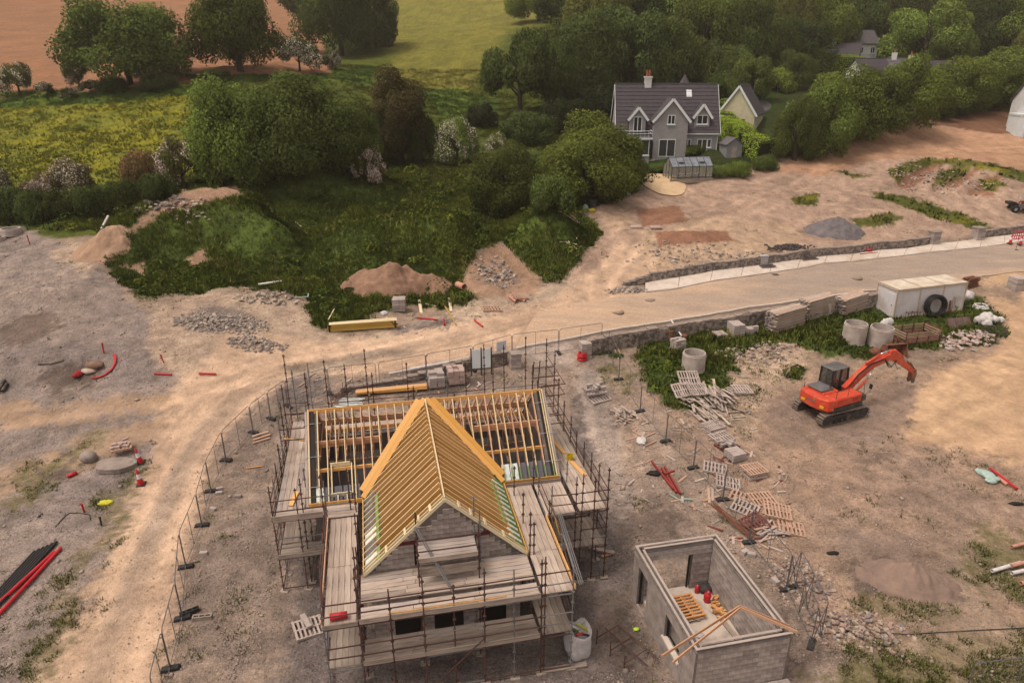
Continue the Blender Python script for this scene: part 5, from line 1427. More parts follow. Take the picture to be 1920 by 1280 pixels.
for yy in (-.42, .3):
    MB().tube([(1.55, yy, 1.45), (2.6, yy, 2.2)], .085, 10).build('lift_cylinder', exo, exc, True, rot=(0, 0, R(4))); MB().tube([(2.6, yy, 2.2), (3.2, yy * .8, 2.8)], .05, 10).build('piston_rod', chrome, exc, True, rot=(0, 0, R(4)))
MB().tube([(2.7, -.05, 3.2), (4.0, -.05, 3.65)], .09, 10).build('arm_cylinder', exo, exc, True, rot=(0, 0, R(4))); MB().tube([(4.0, -.05, 3.65), (4.85, -.05, 3.78)], .05, 10).build('piston_rod', chrome, exc, True, rot=(0, 0, R(4)))
MB().tube([(5.45, -.05, 3.7), (6.5, -.05, 2.98)], .08, 10).build('bucket_cylinder', exo, exc, True, rot=(0, 0, R(4))); MB().tube([(6.5, -.05, 2.98), (7.3, -.05, 2.45)], .05, 10).build('piston_rod', chrome, exc, True, rot=(0, 0, R(4)))
for yy in (-.16, .06): MB().bar((7.3, yy, 2.45), (8.05, yy, 1.72), .05, .1).build('linkage', bro, exc, rot=(0, 0, R(4)))
hs_ = MB()
for k in range(4):
    y_ = -.28 + .02 * k; hs_.tube([(1.2, y_, 1.9), (1.8, y_ - .05, 2.65), (3.0, y_, 3.15 + .03 * k), (4.3, y_, 3.3), (4.8, y_ - .06, 2.85 - .08 * k), (5.2, y_, 2.65 - .05 * k), (5.6, y_, 2.95)], .022, 5)
hs_.tube([(5.4, -.25, 2.9), (5.8, -.3, 2.3), (6.4, -.22, 2.3)], .02, 5).tube([(1.5, -.6, 1.7), (1.9, -.8, 2.2), (2.0, -.85, 1.3)], .02, 5)
hs_.build('hydraulic_hoses', cabm, exc, rot=(0, 0, R(4)))
MB().tube([(1.7, -1.1, 1.6), (2.1, -1.15, 1.7), (2.1, -1.15, 2.2)], .015, 5).box((2.1, -1.15, 2.1), (.06, .2, .34)).build('mirror', cabm, exc, rot=(0, 0, R(4)))
# lettering on the side of the housing, as on the machine
def text_obj(name, s, size, m, parent, loc, rot, ext=.002):
    cu = bpy.data.curves.new(name, 'FONT'); cu.body = s; cu.size = size; cu.extrude = ext; cu.align_x = 'CENTER'
    o = bpy.data.objects.new(name, cu); COL.objects.link(o)
    dg = bpy.context.evaluated_depsgraph_get(); me = bpy.data.meshes.new_from_object(o.evaluated_get(dg)); bpy.data.objects.remove(o)
    me.materials.clear(); me.materials.append(m)
    return link(name, me, parent, loc, rot)
rz4 = Matrix.Rotation(R(4), 3, 'Z')
q = rz4 @ Vector((.55, -1.308, 1.48)); text_obj('lettering', '210', .34, cabm, exc, q, (PI / 2, 0, R(4)))
q = rz4 @ Vector((-2.06, .0, 1.5)); text_obj('lettering', 'ZAXIS', .3, greyd, cwm, (-2.062, 0, 1.42), (PI / 2, 0, -PI / 2))

# ------------------------------------------------------------------ white site cabin
cabw = mat('cabin_panel', S(234,216,208), S(224,204,196), .8, .6, stain=S(206,182,166), sscale=.5)
cabt = mat('cabin_roof', S(232,208,184), S(206,178,150), .9, .7, stain=S(190,160,130), sscale=.7)
cabf = mat('cabin_frame', S(206,176,150), S(184,152,126), 3, .6)
c0 = at(1674, 598); c1 = at(1801, 581)
wh = tag(empty('site_cabin', c0, rot=(0, -math.atan2(c1.z - c0.z, (c1 - c0).length) * 1.0, ground_yaw(c0, c1) * .9)), 'long white site cabin with tan frame standing beside the road', 'cabin')
CL = (c1 - c0).length; CWd, CHh = 2.55, 2.75
for k in range(3):
    x0, x1 = CL * k / 3, CL * (k + 1) / 3
    MB().bx(x0 + .06, x1 - .06, .05, CWd - .05, .08, CHh - .08).build('wall_panel', cabw, wh)
    MB().bx(x0 + .03, x1 - .03, .0, CWd, CHh - .07, CHh + .0).build('roof_panel', cabt, wh)
    for y in (0.0, CWd - .09): 
        for z0_, z1_ in ((CHh - .2, CHh - .075), (0, .12)): MB().bx(x0 + .1, x1 - .1, y, y + .09, z0_, z1_).build('rail', cabf, wh)
for k in range(4):
    x = CL * k / 3; x0 = x - .06 if 0 < k < 3 else (0 if k == 0 else CL - .1)
    for y in (-.012, CWd - .09): MB().bx(x0, x0 + .1, y, y + .1, 0, CHh + .012).build('corner_post', cabf, wh)
    MB().bx(x0 + .02, x0 + .08, .09, CWd - .1, CHh, CHh + .04).build('roof_joint', cabf, wh)
for x in (-.005, CL - .09):
    for z0_, z1_ in ((CHh - .2, CHh - .075), (0, .12)): MB().bx(x, x + .095, .09, CWd - .09, z0_, z1_).build('rail', cabf, wh)
MB().bx(.03, .055, .35, 1.3, .15, 2.2).build('door', cabw, wh); MB().bx(.0, .03, .45, .52, 1.1, 1.2).build('lamp', exd, wh)

# ------------------------------------------------------------------ the storage strip beside the cabin
ring_c = mat('ring_concrete', S(206,182,166), S(182,158,144), 1.6, .95, bump=.25, stain=S(170,146,130), sscale=1.2)
def con_ring(px, py, r, h, label, tilt=0, th=.11):
    p = at(px, py); t = tag(empty('concrete_ring', p + Vector((0, 0, -.05)), rot=(tilt, 0, 0)), label, 'concrete ring')
    MB().lathe([(r, 0), (r + .015, .1), (r, .15), (r, h - .12), (r - .04, h - .1), (r - .04, h), (r - th, h), (r - th, .0)], n=36).build('wall', ring_c, t, False)
    MB().lathe([(0, .25), (r - th - .005, .25)], n=24).build('earth_fill', mat('ring_earth', S(120,104,90), S(96,84,72)), t)
    return t
con_ring(1599, 641, .9, 1.72, 'upright concrete ring, left of the pair in front of the white cabin')
con_ring(1647, 648, .9, 1.72, 'upright concrete ring, right of the pair in front of the white cabin', .03)
con_ring(1299, 692, .84, 1.4, 'single upright concrete ring above the heap of pallets')
con_ring(23, 440, .95, .75, 'squat white concrete ring at the left edge of the site', 0, .16)
con_ring(-4, 452, .8, .5, 'half-seen white concrete ring cut off by the left edge', 0, .14)
def board_pack(pa, pb, layers, cols, label, m=weath3, depth=1.15, lift=.12):
    a, b = at(*pa), at(*pb); yaw = ground_yaw(a, b); L = (b - a).length
    t = tag(empty('board_stack', a.lerp(b, .5), rot=(0, -math.atan2(b.z - a.z, L), yaw)), label, 'timber stack')
    w = depth / cols; mb = MB()
    for x in (-L * .35, L * .35): piece('bearer', weath2, t, (x, depth / 2, lift / 2 - .03), (.12, depth, lift + .1))
    for k in range(layers):
        for j in range(cols):
            dx = random.uniform(-.2, .2); c_ = (dx, w * (j + .5) + random.uniform(-.01, .01), lift + .041 * 1.45 * (k + .5)); d_ = (L + random.uniform(-.1, .1), w - .012, .05)
            if k == layers - 1 or j == 0: piece('board', random.choice([weath, pink_p, weath, weath2]), t, c_, d_, (0, 0, random.uniform(-.012, .012)))
            else: mb.box(c_, d_)
    mb.build('inner_boards', m, t)['kind'] = 'stuff'
    return t
board_pack((1454, 627), (1507, 611), 28, 5, 'waist-high stack of grey scaffold boards, the one nearest the block stacks')
board_pack((1514, 604), (1562, 590), 30, 5, 'waist-high stack of grey scaffold boards, the middle one of three')
board_pack((1583, 594), (1624, 580), 25, 5, 'waist-high stack of grey scaffold boards, the one nearest the white cabin')
plank((1552, 598), (1553, 597), .26, 1.0, weath3, 'short board standing against the middle board stack'); COL.objects[-1].scale = (.05, .26, .9); COL.objects[-1].location.z += .4
dk = tag(empty('dark_timber_heap', at(1428, 604), .3), 'heap of dark rusty bars between the road wall and the first board stack', 'heap')
for k in range(16): piece('bar', random.choice([bro, red_p, exd]), dk, (random.uniform(-.3, .3), random.uniform(-.3, .3), .1 + k * .06), (2.2, .07, .07), (0, random.uniform(-.12, .12), random.uniform(-.2, .2)))
rk = tag(empty('rusty_stack', at(1818, 537), .4), 'rusty stack of steel sections at the right end of the white cabin', 'stack')
for k in range(18): piece('section', bro, rk, (random.uniform(-.1, .1), (k % 3 - 1) * .28, .08 + (k // 3) * .16), (1.5, .18, .1), (0, 0, random.uniform(-.08, .08)))
block_stack(at(1378, 627), .2, 2, 5, 4, 'cube of grey concrete blocks on the grass, the tallest of three by the wall', paleblk, (.5, .26, .26))
block_stack(at(1349, 632), .2, 2, 4, 2, 'low pack of grey concrete blocks on the grass, left of three by the wall', paleblk, (.5, .26, .2))
block_stack(at(1408, 624), .15, 2, 3, 3, 'small pack of grey blocks on the grass, right of three by the wall', paleblk, (.44, .26, .24), top=.5)
block_stack(at(1270, 657), .4, 2, 3, 4, 'untidy stack of grey blocks beside the rusty drums', paleblk, (.5, .26, .25), top=.5, jit=.06)
drum_m = mat('rusty_drum', S(150,96,70), S(110,70,56), 3, .8, stain=S(84,60,52), sscale=3)
for k, (x, y, lb) in enumerate(((1256, 638, 'rusty drum by the road wall, leftmost of four'), (1273, 632, 'rusty drum by the road wall, second from the left'), (1286, 627, 'rusty drum by the road wall, the rearmost and rightmost'), (1281, 638, 'rusty drum by the road wall, low in front of the others'))):
    p = at(x, y); t = tag(empty('steel_drum', p), lb, 'drum', 'rusty drums'); h_ = .5 if k == 3 else .92
    MB().lathe([(0, 0), (.3, 0), (.3, h_ * .33), (.315, h_ * .34), (.3, h_ * .35), (.3, h_ * .66), (.315, h_ * .67), (.3, h_ * .68), (.3, h_), (.27, h_), (.27, h_ - .03), (0, h_ - .03)], n=20).build('barrel', drum_m, t, False)
    MB().lathe([(0, h_ - .029), (.035, h_ - .029), (.035, h_), (0, h_)], (.15, 0, 0), 8).build('bung', exd, t)
whp = mat('white_pipe', S(232,214,204), S(210,190,180), 4, .5); pinkp = mat('salmon_pipe', S(216,150,124), S(196,130,106), 4, .6)
pipe((1277, 642), (1256, 618), .07, whp, 'white plastic pipe leaning over the rusty drums', .5, .85)
# black coil and white coil
def coil(p, R_, r_, turns, label, m, rot, name='pipe_coil', spread=.5):
    t = tag(empty(name, p, rot=rot), label, 'pipe coil')
    for k in range(turns):
        a0 = random.uniform(0, .4); Rk = R_ * (1 - .12 * (k % 3)); mb = MB()
        mb.tube([(Rk * math.cos(a), Rk * math.sin(a), spread * (k / max(1, turns - 1) - .5) + .02 * math.sin(3 * a + a0)) for a in np.linspace(0, 2 * PI, 28, False)], r_, 7, closed=True)
        mb.build('turn', m, t, True)
    return t
p = at(1749, 592); blackp = mat('black_pipe', S(44,40,42), S(32,30,32), 4, .45)
coil(p + Vector((0, -.1, 1.0)), .95, .07, 8, 'large black pipe coil leaning against the white cabin', blackp, (R(80), 0, .15), spread=.5)
coil(at(1838, 577) + Vector((0, 0, .16)), .62, .09, 3, 'white pipe coil lying flat on the grass right of the cabin', whp, (0, 0, 0), spread=.2)
coil(at(1091, 674) + Vector((0, 0, .3)), .34, .06, 6, 'bright red pipe coil standing on its side at the site entrance', redpl, (R(0), 0, 0), spread=.5)
pipe((1098, 668), (1110, 673), .08, weath3, 'grey pipe offcut beside the red coil')
tag(empty('pipe_rack', at(1710, 597), .2), 'small rusty metal rack in front of the black coil', 'rack'); rkk = COL.objects[-1]
for x in (-.6, 0, .6):
    tube_piece('upright', rust, rkk, (x, -.15, 0), (x, -.15, .7), .025); tube_piece('upright', rust, rkk, (x, .15, 0), (x, .15, .7), .025)
for y in (-.15, .15): tube_piece('rail', rust, rkk, (-.6, y, .55), (.6, y, .55), .025)
for k, (x, h_) in enumerate(((1772, 1.6), (1780, 1.4), (1787, 1.55))):
    p = at(x, 588); tag(link('plank', unit_box((weath2, red_p, weath3)[k]), None, p + Vector((0, .2, h_ / 2)), (R(-10), 0, .2), (.2, .05, h_)), ('brown board leaning on the cabin right of the black coil', 'reddish board leaning on the cabin between two others', 'grey board leaning on the cabin, rightmost')[k], 'plank')
def sack_heap(px, py, label, items, m=bagm, name='sack_heap', cat='sacks'):
    t = tag(empty(name, at(px, py), .2), label, cat)
    for k, (x, y, z, a, b, c_) in enumerate(items): blob('sack', m, t, (x, y, z), (a, b, c_), k * 3 + int(px) % 17, 3, .45, 2.2)
    return t
sack_heap(1850, 606, 'heap of crumpled white sacks above the block rubble', [(-.7, 0, .35, .55, .45, .45), (0, .1, .35, .6, .5, .4), (.7, .1, .3, .5, .45, .35), (1.3, -.1, .25, .4, .3, .3), (.2, .4, .55, .5, .4, .35), (-.5, -.4, .2, .5, .35, .3)])
sack_heap(1813, 562, 'two white sacks on the grass at the right end of the cabin', [(0, 0, .35, .6, .4, .5), (.4, .1, .35, .35, .3, .4)])
sack_heap(1661, 612, 'white sack lying behind the right concrete ring', [(0, 0, .3, .55, .35, .45), (.35, .1, .35, .3, .3, .35)])
# slatted trailer body
tw = mat('trailer_slat', S(196,164,130), S(150,120,96), 5, .85, rnd=.1); trd = mat('trailer_red', S(112,56,48), S(80,44,40), 3, .8, stain=S(140,90,70), sscale=3)
p = at(1712, 640); tr_ = tag(empty('slatted_trailer', p, R(14)), 'brown slatted trailer body on the grass right of the concrete rings', 'trailer')
TL, TW_, TH_ = 3.3, 1.7, 1.25
MB().bx(-TL / 2, TL / 2, -TW_ / 2, TW_ / 2, .18, .28).build('floor', trd, tr_)
for s in (-1, 1):
    for k in range(4): piece('post', trd, tr_, (-TL / 2 + TL * k / 3, s * TW_ / 2, .62), (.09, .09, 1.2))
    for z in (.85, 1.0, 1.15): piece('slat', tw, tr_, (0, s * (TW_ / 2 + .06), z), (TL, .04, .07))
    for k in range(3): piece('side_panel', mat('trailer_panel', S(176,126,104), S(140,92,76), 4, .85, rnd=.1), tr_, (-TL / 2 + TL * (k + .5) / 3, s * (TW_ / 2 + .0), .5), (TL / 3 - .12, .05, .42))
for s in (-1, 1):
    for k in range(3): piece('end_slat', tw, tr_, (s * (TL / 2 + .03), 0, .7 + k * .2), (.05, TW_, .09))
MB().bx(TL / 2 + .08, TL / 2 + .16, -TW_ / 2, TW_ / 2, .2, 1.25).build('tail_gate', trd, tr_)
for s in (-1, 1): MB().lathe([(0, -.09), (.2, -.09), (.26, -.05), (.26, .05), (.2, .09), (0, .09)], (-.2, s * .7, .22), 14, axis=Matrix.Rotation(PI / 2, 3, 'X')).build('wheel', foot_m, tr_)
# rusty sheet, rusty digging bucket, blocks rubble, steel frame
p = at(1797, 612); t = tag(empty('steel_sheet', p, R(12)), 'rusty steel sheet lying on the grass bank below the cabin', 'steel sheet')
MB().box((0, 0, .35), (2.3, .05, .95), Matrix.Rotation(R(-35), 3, 'X')).build('sheet', mat('brown_steel', S(122,96,88), S(96,74,68), 2, .7), t)
for x in (-1.1, -.35, .4, 1.1): MB().box((x, -.03, .37), (.06, .05, .95), Matrix.Rotation(R(-35), 3, 'X')).build('rib', bro, t)
p = at(1676, 667); t = tag(empty('digging_bucket', p, R(10)), 'rusty excavator bucket lying behind the orange boom', 'bucket')
mb = MB(); pr = [(-.45, .05), (.1, .0), (.45, .2), (.5, .6), (.3, .95), (-.1, 1.0)]
mb.add([(-.9, y, z) for y, z in pr] + [(.9, y, z) for y, z in pr], [(i, i + 1, i + 7, i + 6) for i in range(5)]); mb.build('shell', bro, t)
for s in (-.9, .9): MB().prism(pr, s - .03, s + .03, 'x').build('cheek', bro, t)
for k in range(5): MB().box((-.72 + k * .36, -.55, .06), (.12, .26, .06), None, 0, .6).build('tooth', exd, t)
for s in (-.2, .2): MB().prism([(.2, .9), (.5, .8), (.4, 1.25)], s - .03, s + .03, 'x').build('lug', bro, t)
tag(blob('soil_clod', bro, None, (0, 0, .2), (.5, .4, .35), 9, 2, .4, 2, at(1640, 664)), 'rust coloured lump left of the excavator bucket', 'rubble')
rb = random.Random(5)
rub = []
for k in range(95):
    u = rb.random() ** .6; a = rb.uniform(0, 2 * PI)
    px_ = 1812 + 52 * u * math.cos(a); py_ = 641 + 20 * u * math.sin(a) - px_ * 0 + (1812 - px_) * .08
    p = at(px_, py_); hgt = max(0, .55 * (1 - u)) * rb.uniform(.3, 1)
    o = tag(link('rubble_block', unit_box(pink_blk if rb.random() < .6 else paleblk), None, p + Vector((0, 0, .1 + hgt)), (rb.uniform(-.5, .5), rb.uniform(-.5, .5), rb.uniform(0, 3)), (rb.uniform(.32, .46), .215, rb.uniform(.1, .2))),
        'broken concrete block in the rubble pile at the end of the grass strip', 'block', 'block rubble')
p = at(1862, 632); t = tag(empty('steel_stand', p, R(-28)), 'dark steel frame standing on the block rubble', 'steel frame')
for s in (-.8, .8):
    for y in (-.3, .3): tube_piece('leg', exd, t, (s, y, .1), (s, y, .85), .03)
for y in (-.3, .3): tube_piece('rail', exd, t, (-.8, y, .85), (.8, y, .85), .03); tube_piece('rail', exd, t, (-.8, y, .4), (.8, y, .4), .025)
for s in (-.8, 0, .8): tube_piece('cross_bar', exd, t, (s, -.3, .85), (s, .3, .85), .03)

# ------------------------------------------------------------------ heaps of pallets and timber
def plank_heap(px, py, n, spread, L, yaw, label, mats, name='timber_heap', hmax=.6, yj=.5, cat='timber heap'):
    t = tag(empty(name, at(px, py), yaw), label, cat); o = t.location; c_, s_ = math.cos(yaw), math.sin(yaw)
    for k in range(n):
        x, y = random.gauss(0, spread[0]), random.gauss(0, spread[1]); X_, Y_ = o.x + x * c_ - y * s_, o.y + x * s_ + y * c_
        piece('plank', random.choice(mats), t, (x, y, zg(X_, Y_) - o.z + .06 + hmax * (k / n) * random.uniform(.5, 1) * math.exp(-(x * x + y * y) / (spread[0] ** 2 * 4 + .01))), (random.uniform(L * .5, L), random.choice([.09, .12, .16]), .03),
              (random.uniform(-.1, .1), random.uniform(-.16, .16), random.gauss(0, yj)))
    return t
pallet(at(1290, 722) + Vector((0, 0, .5)), .1, 'grey pallet tipped up on the left of the pallet heap below the concrete ring', old_p, 1.5, 1.3, 8, (.45, .05))
pallet(at(1308, 742) + Vector((0, 0, .45)), .3, 'grey pallet on top of the pallet heap, beside the loose planks', old_p, 1.4, 1.2, 8, (.3, .1))
pallet(at(1278, 738) + Vector((0, 0, .25)), .2, 'grey pallet half under another at the left of the pallet heap', old_p, 1.3, 1.2, 8, (.5, -.1))
plank_heap(1332, 745, 60, (.6, .95), 2.9, 1.75, 'jumbled heap of loose grey planks right of the tipped pallets', [old_p, weath, weath2], hmax=.9, yj=.22)
plank_heap(1322, 774, 52, (.85, .35), 1.8, 1.85, 'lower heap of grey pallet boards below the loose planks', [old_p, weath2, weath], hmax=.6, yj=.3)
pallet(at(1390, 735) + Vector((0, 0, .15)), .15, 'grey pallet lying alone right of the pallet heap', old_p, 1.3, 1.1, 7, (.12, .08)); pallet(at(1372, 733), .4, 'broken grey pallet under the edge of the lone pallet', old_p, 1.1, .9, 5)
plank((1365, 775), (1407, 772), .16, .1, weath2, 'brown board on the ground right of the pallet heap'); plank((1372, 784), (1398, 782), .1, .04, weath3, 'thin grey lath right of the pallet heap')
pallet(at(1338, 808), .55, 'grey pallet below the timber heap, under another pallet', old_p, 1.2, 1.0, 8); pallet(at(1336, 804) + Vector((0, 0, .18)), .5, 'grey pallet on top of another, just below the timber heap', old_p, 1.3, 1.0, 8, (.06, .04))
p = at(1363, 838); pallet(p, .5, 'brown pallet carrying loose grey blocks along the fence', red_p, 1.25, 1.0, 7)
t = tag(empty('loose_blocks', p + Vector((0, 0, .15)), .5), 'untidy layer of grey blocks on the brown pallet', 'block stack')
for k in range(14): piece('block', block_m, t, (random.uniform(-.5, .5), random.uniform(-.38, .38), .1 + .1 * (k > 8)), (.44, .1 + .1 * (k % 2), .18), (0, random.uniform(-.1, .1), random.choice([0, PI / 2]) + random.uniform(-.2, .2)))
block_stack(at(1377, 860), .35, 2, 4, 2, 'compact grey block pack on a pallet, above the stacked pallets', paleblk, (.46, .24, .22), on_pallet=True)
p = at(1412, 890); pallet(p, .3, 'lower pallet of the pair beside the compact block pack', old_p, 1.2, 1.0, 7); pallet(p + Vector((0, 0, .32)), .38, 'upper weathered pallet tilted on the pair beside the block pack', pink_p, 1.3, 1.05, 7, (.08, .05)); piece('block', block_m, None, p + Vector((0, 0, .24)), (.9, .3, .18), (0, 0, .35)); tag(COL.objects[-1], 'grey block wedged between the two stacked pallets', 'block'); COL.objects[-1].name = 'concrete_block'
pallet(at(1364, 908) + Vector((0, 0, .05)), -.25, 'weathered brown pallet lying against the fence, with slats running towards the garage', old_p, 1.35, 1.1, 8, (.05, .1)); pallet(at(1390, 935), -.55, 'brown pallet below the weathered one along the fence', pink_p, 1.25, 1.0, 6, (.03, .12))
pallet(at(1455, 968) + Vector((0, 0, .3)), -.2, 'pale pallet on top of the broken pallets in the gravel', pink_p, 1.4, 1.15, 8, (.12, .12)); pallet(at(1462, 980), -.1, 'broken pallet under the pale one in the gravel', pink_p, 1.3, 1.0, 6)
pallet(at(1414, 985) + Vector((0, 0, .1)), .5, 'dark red pallet standing in the middle of the broken pallets', red_p, 1.25, 1.1, 6, (.25, -.1))
plank_heap(1440, 1002, 12, (.5, .25), 1.5, .5, 'loose pallet slats in front of the broken pallets', [pink_p, old_p], hmax=.25, yj=.7)
for x_, y_, yw_, m_, tl_, lb_ in ((1352, 822, .45, old_p, (.05, .02), 'grey pallet lying just above the brown pallet of loose blocks'), (1340, 880, -.3, old_p, (.04, .06), 'grey pallet against the fence below the compact block pack'), (1428, 938, .2, pink_p, (.1, .05), 'pinkish pallet between the fence and the broken pallets'), (1396, 955, -.6, old_p, (.12, .1), 'grey pallet half sunk among boards above the dark red pallet'), (1482, 992, -.2, pink_p, (.05, .15), 'pinkish pallet at the right end of the broken pallets')):
    pallet(at(x_, y_) + Vector((0, 0, .03)), yw_, lb_, m_, tilt=tl_)
rt = tag(empty('reinforcing_bundle', at(1372, 985), -.95), 'bundle of rusty bars leaning along the fence above the garage', 'steel bars')
for k in range(14): tube_piece('bar', bro, rt, (-1.3 + random.uniform(-.1, .1), random.uniform(-.15, .15), .6 + random.uniform(-.1, .1)), (1.3, random.uniform(-.3, .3), .08 + random.uniform(0, .1)), .018)
for k, (x, y, lb) in enumerate(((1396, 1037, 'white block on the gravel behind the garage corner, left of two'), (1408, 1042, 'white block on the gravel behind the garage corner, right of two'), (1453, 1092, 'single white block on the gravel beside the fence feet'))):
    tag(MB().box((0, 0, .1), (.4, .24, .2), None, 0, .94).build('concrete_block', paleblk, None, False, at(x, y), (0, 0, .6 - k * .9)), lb, 'block')
# steel channels and scraps on the plot right of the house
redst = mat('red_oxide', S(168,62,54), S(140,52,48), 4, .6)
for k, (pa, pb) in enumerate((((1222, 868), (1262, 920)), ((1240, 880), (1268, 926)), ((1246, 878), (1275, 928)))): plank(pa, pb, .1, .12, redst, ('red steel bar on the ground right of the house, leftmost of three', 'red steel bar on the ground right of the house, middle of three', 'red steel bar on the ground right of the house, rightmost of three')[k], 'steel_bar', .06, 'steel bar')
plank((1246, 895), (1264, 889), .1, .1, redst, 'short red steel bar lying across the other three', 'steel_bar', .2, 'steel bar')
tag(blob('membrane_scrap', membr, None, (0, 0, .08), (.5, .25, .12), 6, 3, .6, 3, at(1228, 889)), 'crumpled black membrane beside the red bars', 'membrane')
pipe((1256, 928), (1280, 942), .05, mat('sage_pipe', S(170,180,160), S(150,160,140)), 'pale green pipe offcut below the red bars'); pipe((1282, 937), (1298, 938), .06, mat('sage_pipe', S(170, 180, 160)), 'short grey green pipe offcut right of the other')
plank((1318, 940), (1350, 930), .14, .04, pink_p, 'pink board crossing another beside the fence'); plank((1328, 916), (1330, 944), .14, .04, pink_p, 'pink board lying up and down beside the fence'); plank((1336, 914), (1336, 940), .14, .04, old_p, 'grey board lying beside the pink one at the fence')
tag(blob('dust_sheet', bagm, None, (0, 0, .1), (.3, .5, .12), 2, 3, .5, 2.5, at(1203, 828)), 'white dust sheet dropped beside the fence', 'cloth')
for k, (pa, pb) in enumerate((((1185, 808), (1205, 820)), ((1206, 822), (1228, 812)), ((1208, 838), (1230, 828)))): plank(pa, pb, .08, .05, pink_p, ('thin stick left of the white dust sheet', 'thin stick right of the white dust sheet, upper', 'thin stick right of the white dust sheet, lower')[k])
p = at(1122, 748); pallet(p, .5, 'grey pallet holding loose blocks right of the scaffold tower', old_p, 1.5, 1.1, 7, (.1, .0)); pallet(p + Vector((-.3, .3, .45)), .4, 'upper grey pallet holding blocks right of the scaffold tower', old_p, 1.5, 1.1, 7, (.06, .05))
t = tag(empty('loose_blocks', p + Vector((-.3, .3, .6)), .4), 'loose grey blocks on the pallets right of the scaffold tower', 'block stack')
for k in range(16): piece('block', block_m, t, (random.uniform(-.7, .7), random.uniform(-.4, .4), .1 + .2 * (k > 11)), (.44, .215, .2), (0, 0, random.choice([0, PI / 2]) + random.uniform(-.2, .2)))
plank_heap(1170, 780, 26, (.3, .3), 1.1, 1.9, 'heap of splintered boards standing up beside the fence', [weath2, old_p, weath], hmax=.7, yj=.5)
plank_heap(1180, 782, 10, (.4, .3), .8, .3, 'few light offcuts scattered beside the splintered boards', [pink_p, old_p], hmax=.1, yj=1.2)
plank((1152, 655), (1160, 675), .06, .06, pink_p, 'thin pink lath on the ground near the site entrance'); plank((1158, 652), (1166, 672), .06, .06, orange_p, 'thin orange lath on the ground near the site entrance')

# ------------------------------------------------------------------ behind the house, along the kerb
block_stack(at(818, 722), .25, 2, 5, 4, 'pale stack of blocks behind the house ridge, left of two', paleblk, (.55, .24, .24), top=.3, on_pallet=True, jit=.03)
block_stack(at(855, 716), .2, 3, 5, 5, 'pale stack of blocks behind the house ridge, right of two', pink_blk, (.4, .24, .2), top=.3, on_pallet=True, jit=.03)
p = at(903, 703); t = tag(empty('sign_boards', p, R(10)), 'pair of white sign boards on dark posts behind the house', 'sign')
for x in (-.75, .0, .75): piece('post', mat('sign_post', S(86,72,66), S(70,60,56)), t, (x, 0, .95), (.09, .07, 2.5))
for x in (-.375, .375): piece('board', mat('sign_white', S(244,236,232), S(234,226,222), 2, .5), t, (x, -.05, 1.35), (.62, .03, 1.5))
lt = tag(empty('timber_bundle', at(735, 735), R(12)), 'long bundle of fresh orange timber behind the house, along the kerb', 'timber')
for k in range(8): piece('length', timber2 if k % 2 else timber, lt, (random.uniform(-.1, .1), (k % 4 - 1.5) * .13, .18 + (k // 4) * .12), (5.0, .11, .1), (0, 0, random.uniform(-.03, .03)))
for x in (-1.6, 1.7): piece('bearer', weath2, lt, (x, 0, .06), (.1, .8, .12))
wl_ = tag(empty('lath_bundle', at(656, 757), .1), 'pale heap of slats on the ground behind the left roof', 'timber')
for k in range(14): piece('slat', weath3 if k % 2 else insul_w, wl_, (random.uniform(-.2, .2), -.7 + k * .1, .06 + random.uniform(0, .12)), (1.6, .08, .04), (0, 0, random.uniform(-.15, .15)))
tag(empty('scaffold_tube_pile', at(640, 742), .3), 'few rusty scaffold tubes dropped behind the left roof', 'scaffold tubes'); stp = COL.objects[-1]
for k in range(9): tube_piece('tube', rust, stp, (random.uniform(-.8, .2), random.uniform(-.6, .5), .05), (random.uniform(0, .9), random.uniform(-.5, .6), random.uniform(.1, .9)), .026)
for k, (pa, pb) in enumerate((((474, 832), (506, 822)), ((476, 827), (507, 817)), ((474, 822), (504, 813)))): plank(pa, pb, .16, .06, pink_p, ('pink board lying left of the scaffold, lowest of three', 'pink board lying left of the scaffold, middle of three', 'pink board lying left of the scaffold, topmost of three'), 'plank', .03 + .05 * k) if False else plank(pa, pb, .16, .06, pink_p, ('pink board lying left of the scaffold, lowest of three', 'pink board lying left of the scaffold, middle of three', 'pink board lying left of the scaffold, topmost of three')[k], 'plank', .03 + .05 * k)
plank((462, 879), (492, 875), .08, .05, orange_p, 'thin orange lath on the dirt left of the scaffold')
kp = pipe((768, 700), (842, 686), .12, whp, 'long white pipe lying on the kerb behind the house', .2)

# ------------------------------------------------------------------ across the track: spoil, pipes, timber
block_stack(at(749, 580), .05, 2, 4, 4, 'grey cube of blocks on the grass below the soil heap', block_m, (.55, .28, .26))
yj = tag(empty('joist_bundle', at(680, 618), R(12)), 'long yellow bundle of timber joists at the edge of the track', 'timber')
for k in range(9): piece('joist', mat('yellow_joist', S(206,160,72), S(184,138,60), 4, .8, rnd=.1), yj, (random.uniform(-.15, .15), (k % 3 - 1) * .2, .2 + (k // 3) * .2), (5.6 - .4 * (k // 3), .07 if k % 3 else .1, .19), (0, 0, 0))
for k in range(3): piece('cover_sheet', timber3, yj, (.1, (k - 1) * .22, .72), (5.4, .2, .03), (0, 0, .01 * k))
for s in (-2.6, 2.65): piece('black_cap', membr, yj, (s, 0, .38), (.12, .62, .6))
tag(blob('wrapping', bagm, None, (0, 0, .1), (.3, .25, .2), 12, 3, .6, 2.5, at(722, 604) + Vector((0, 0, .7))), 'scrap of torn wrapping on the yellow joists', 'wrapping')
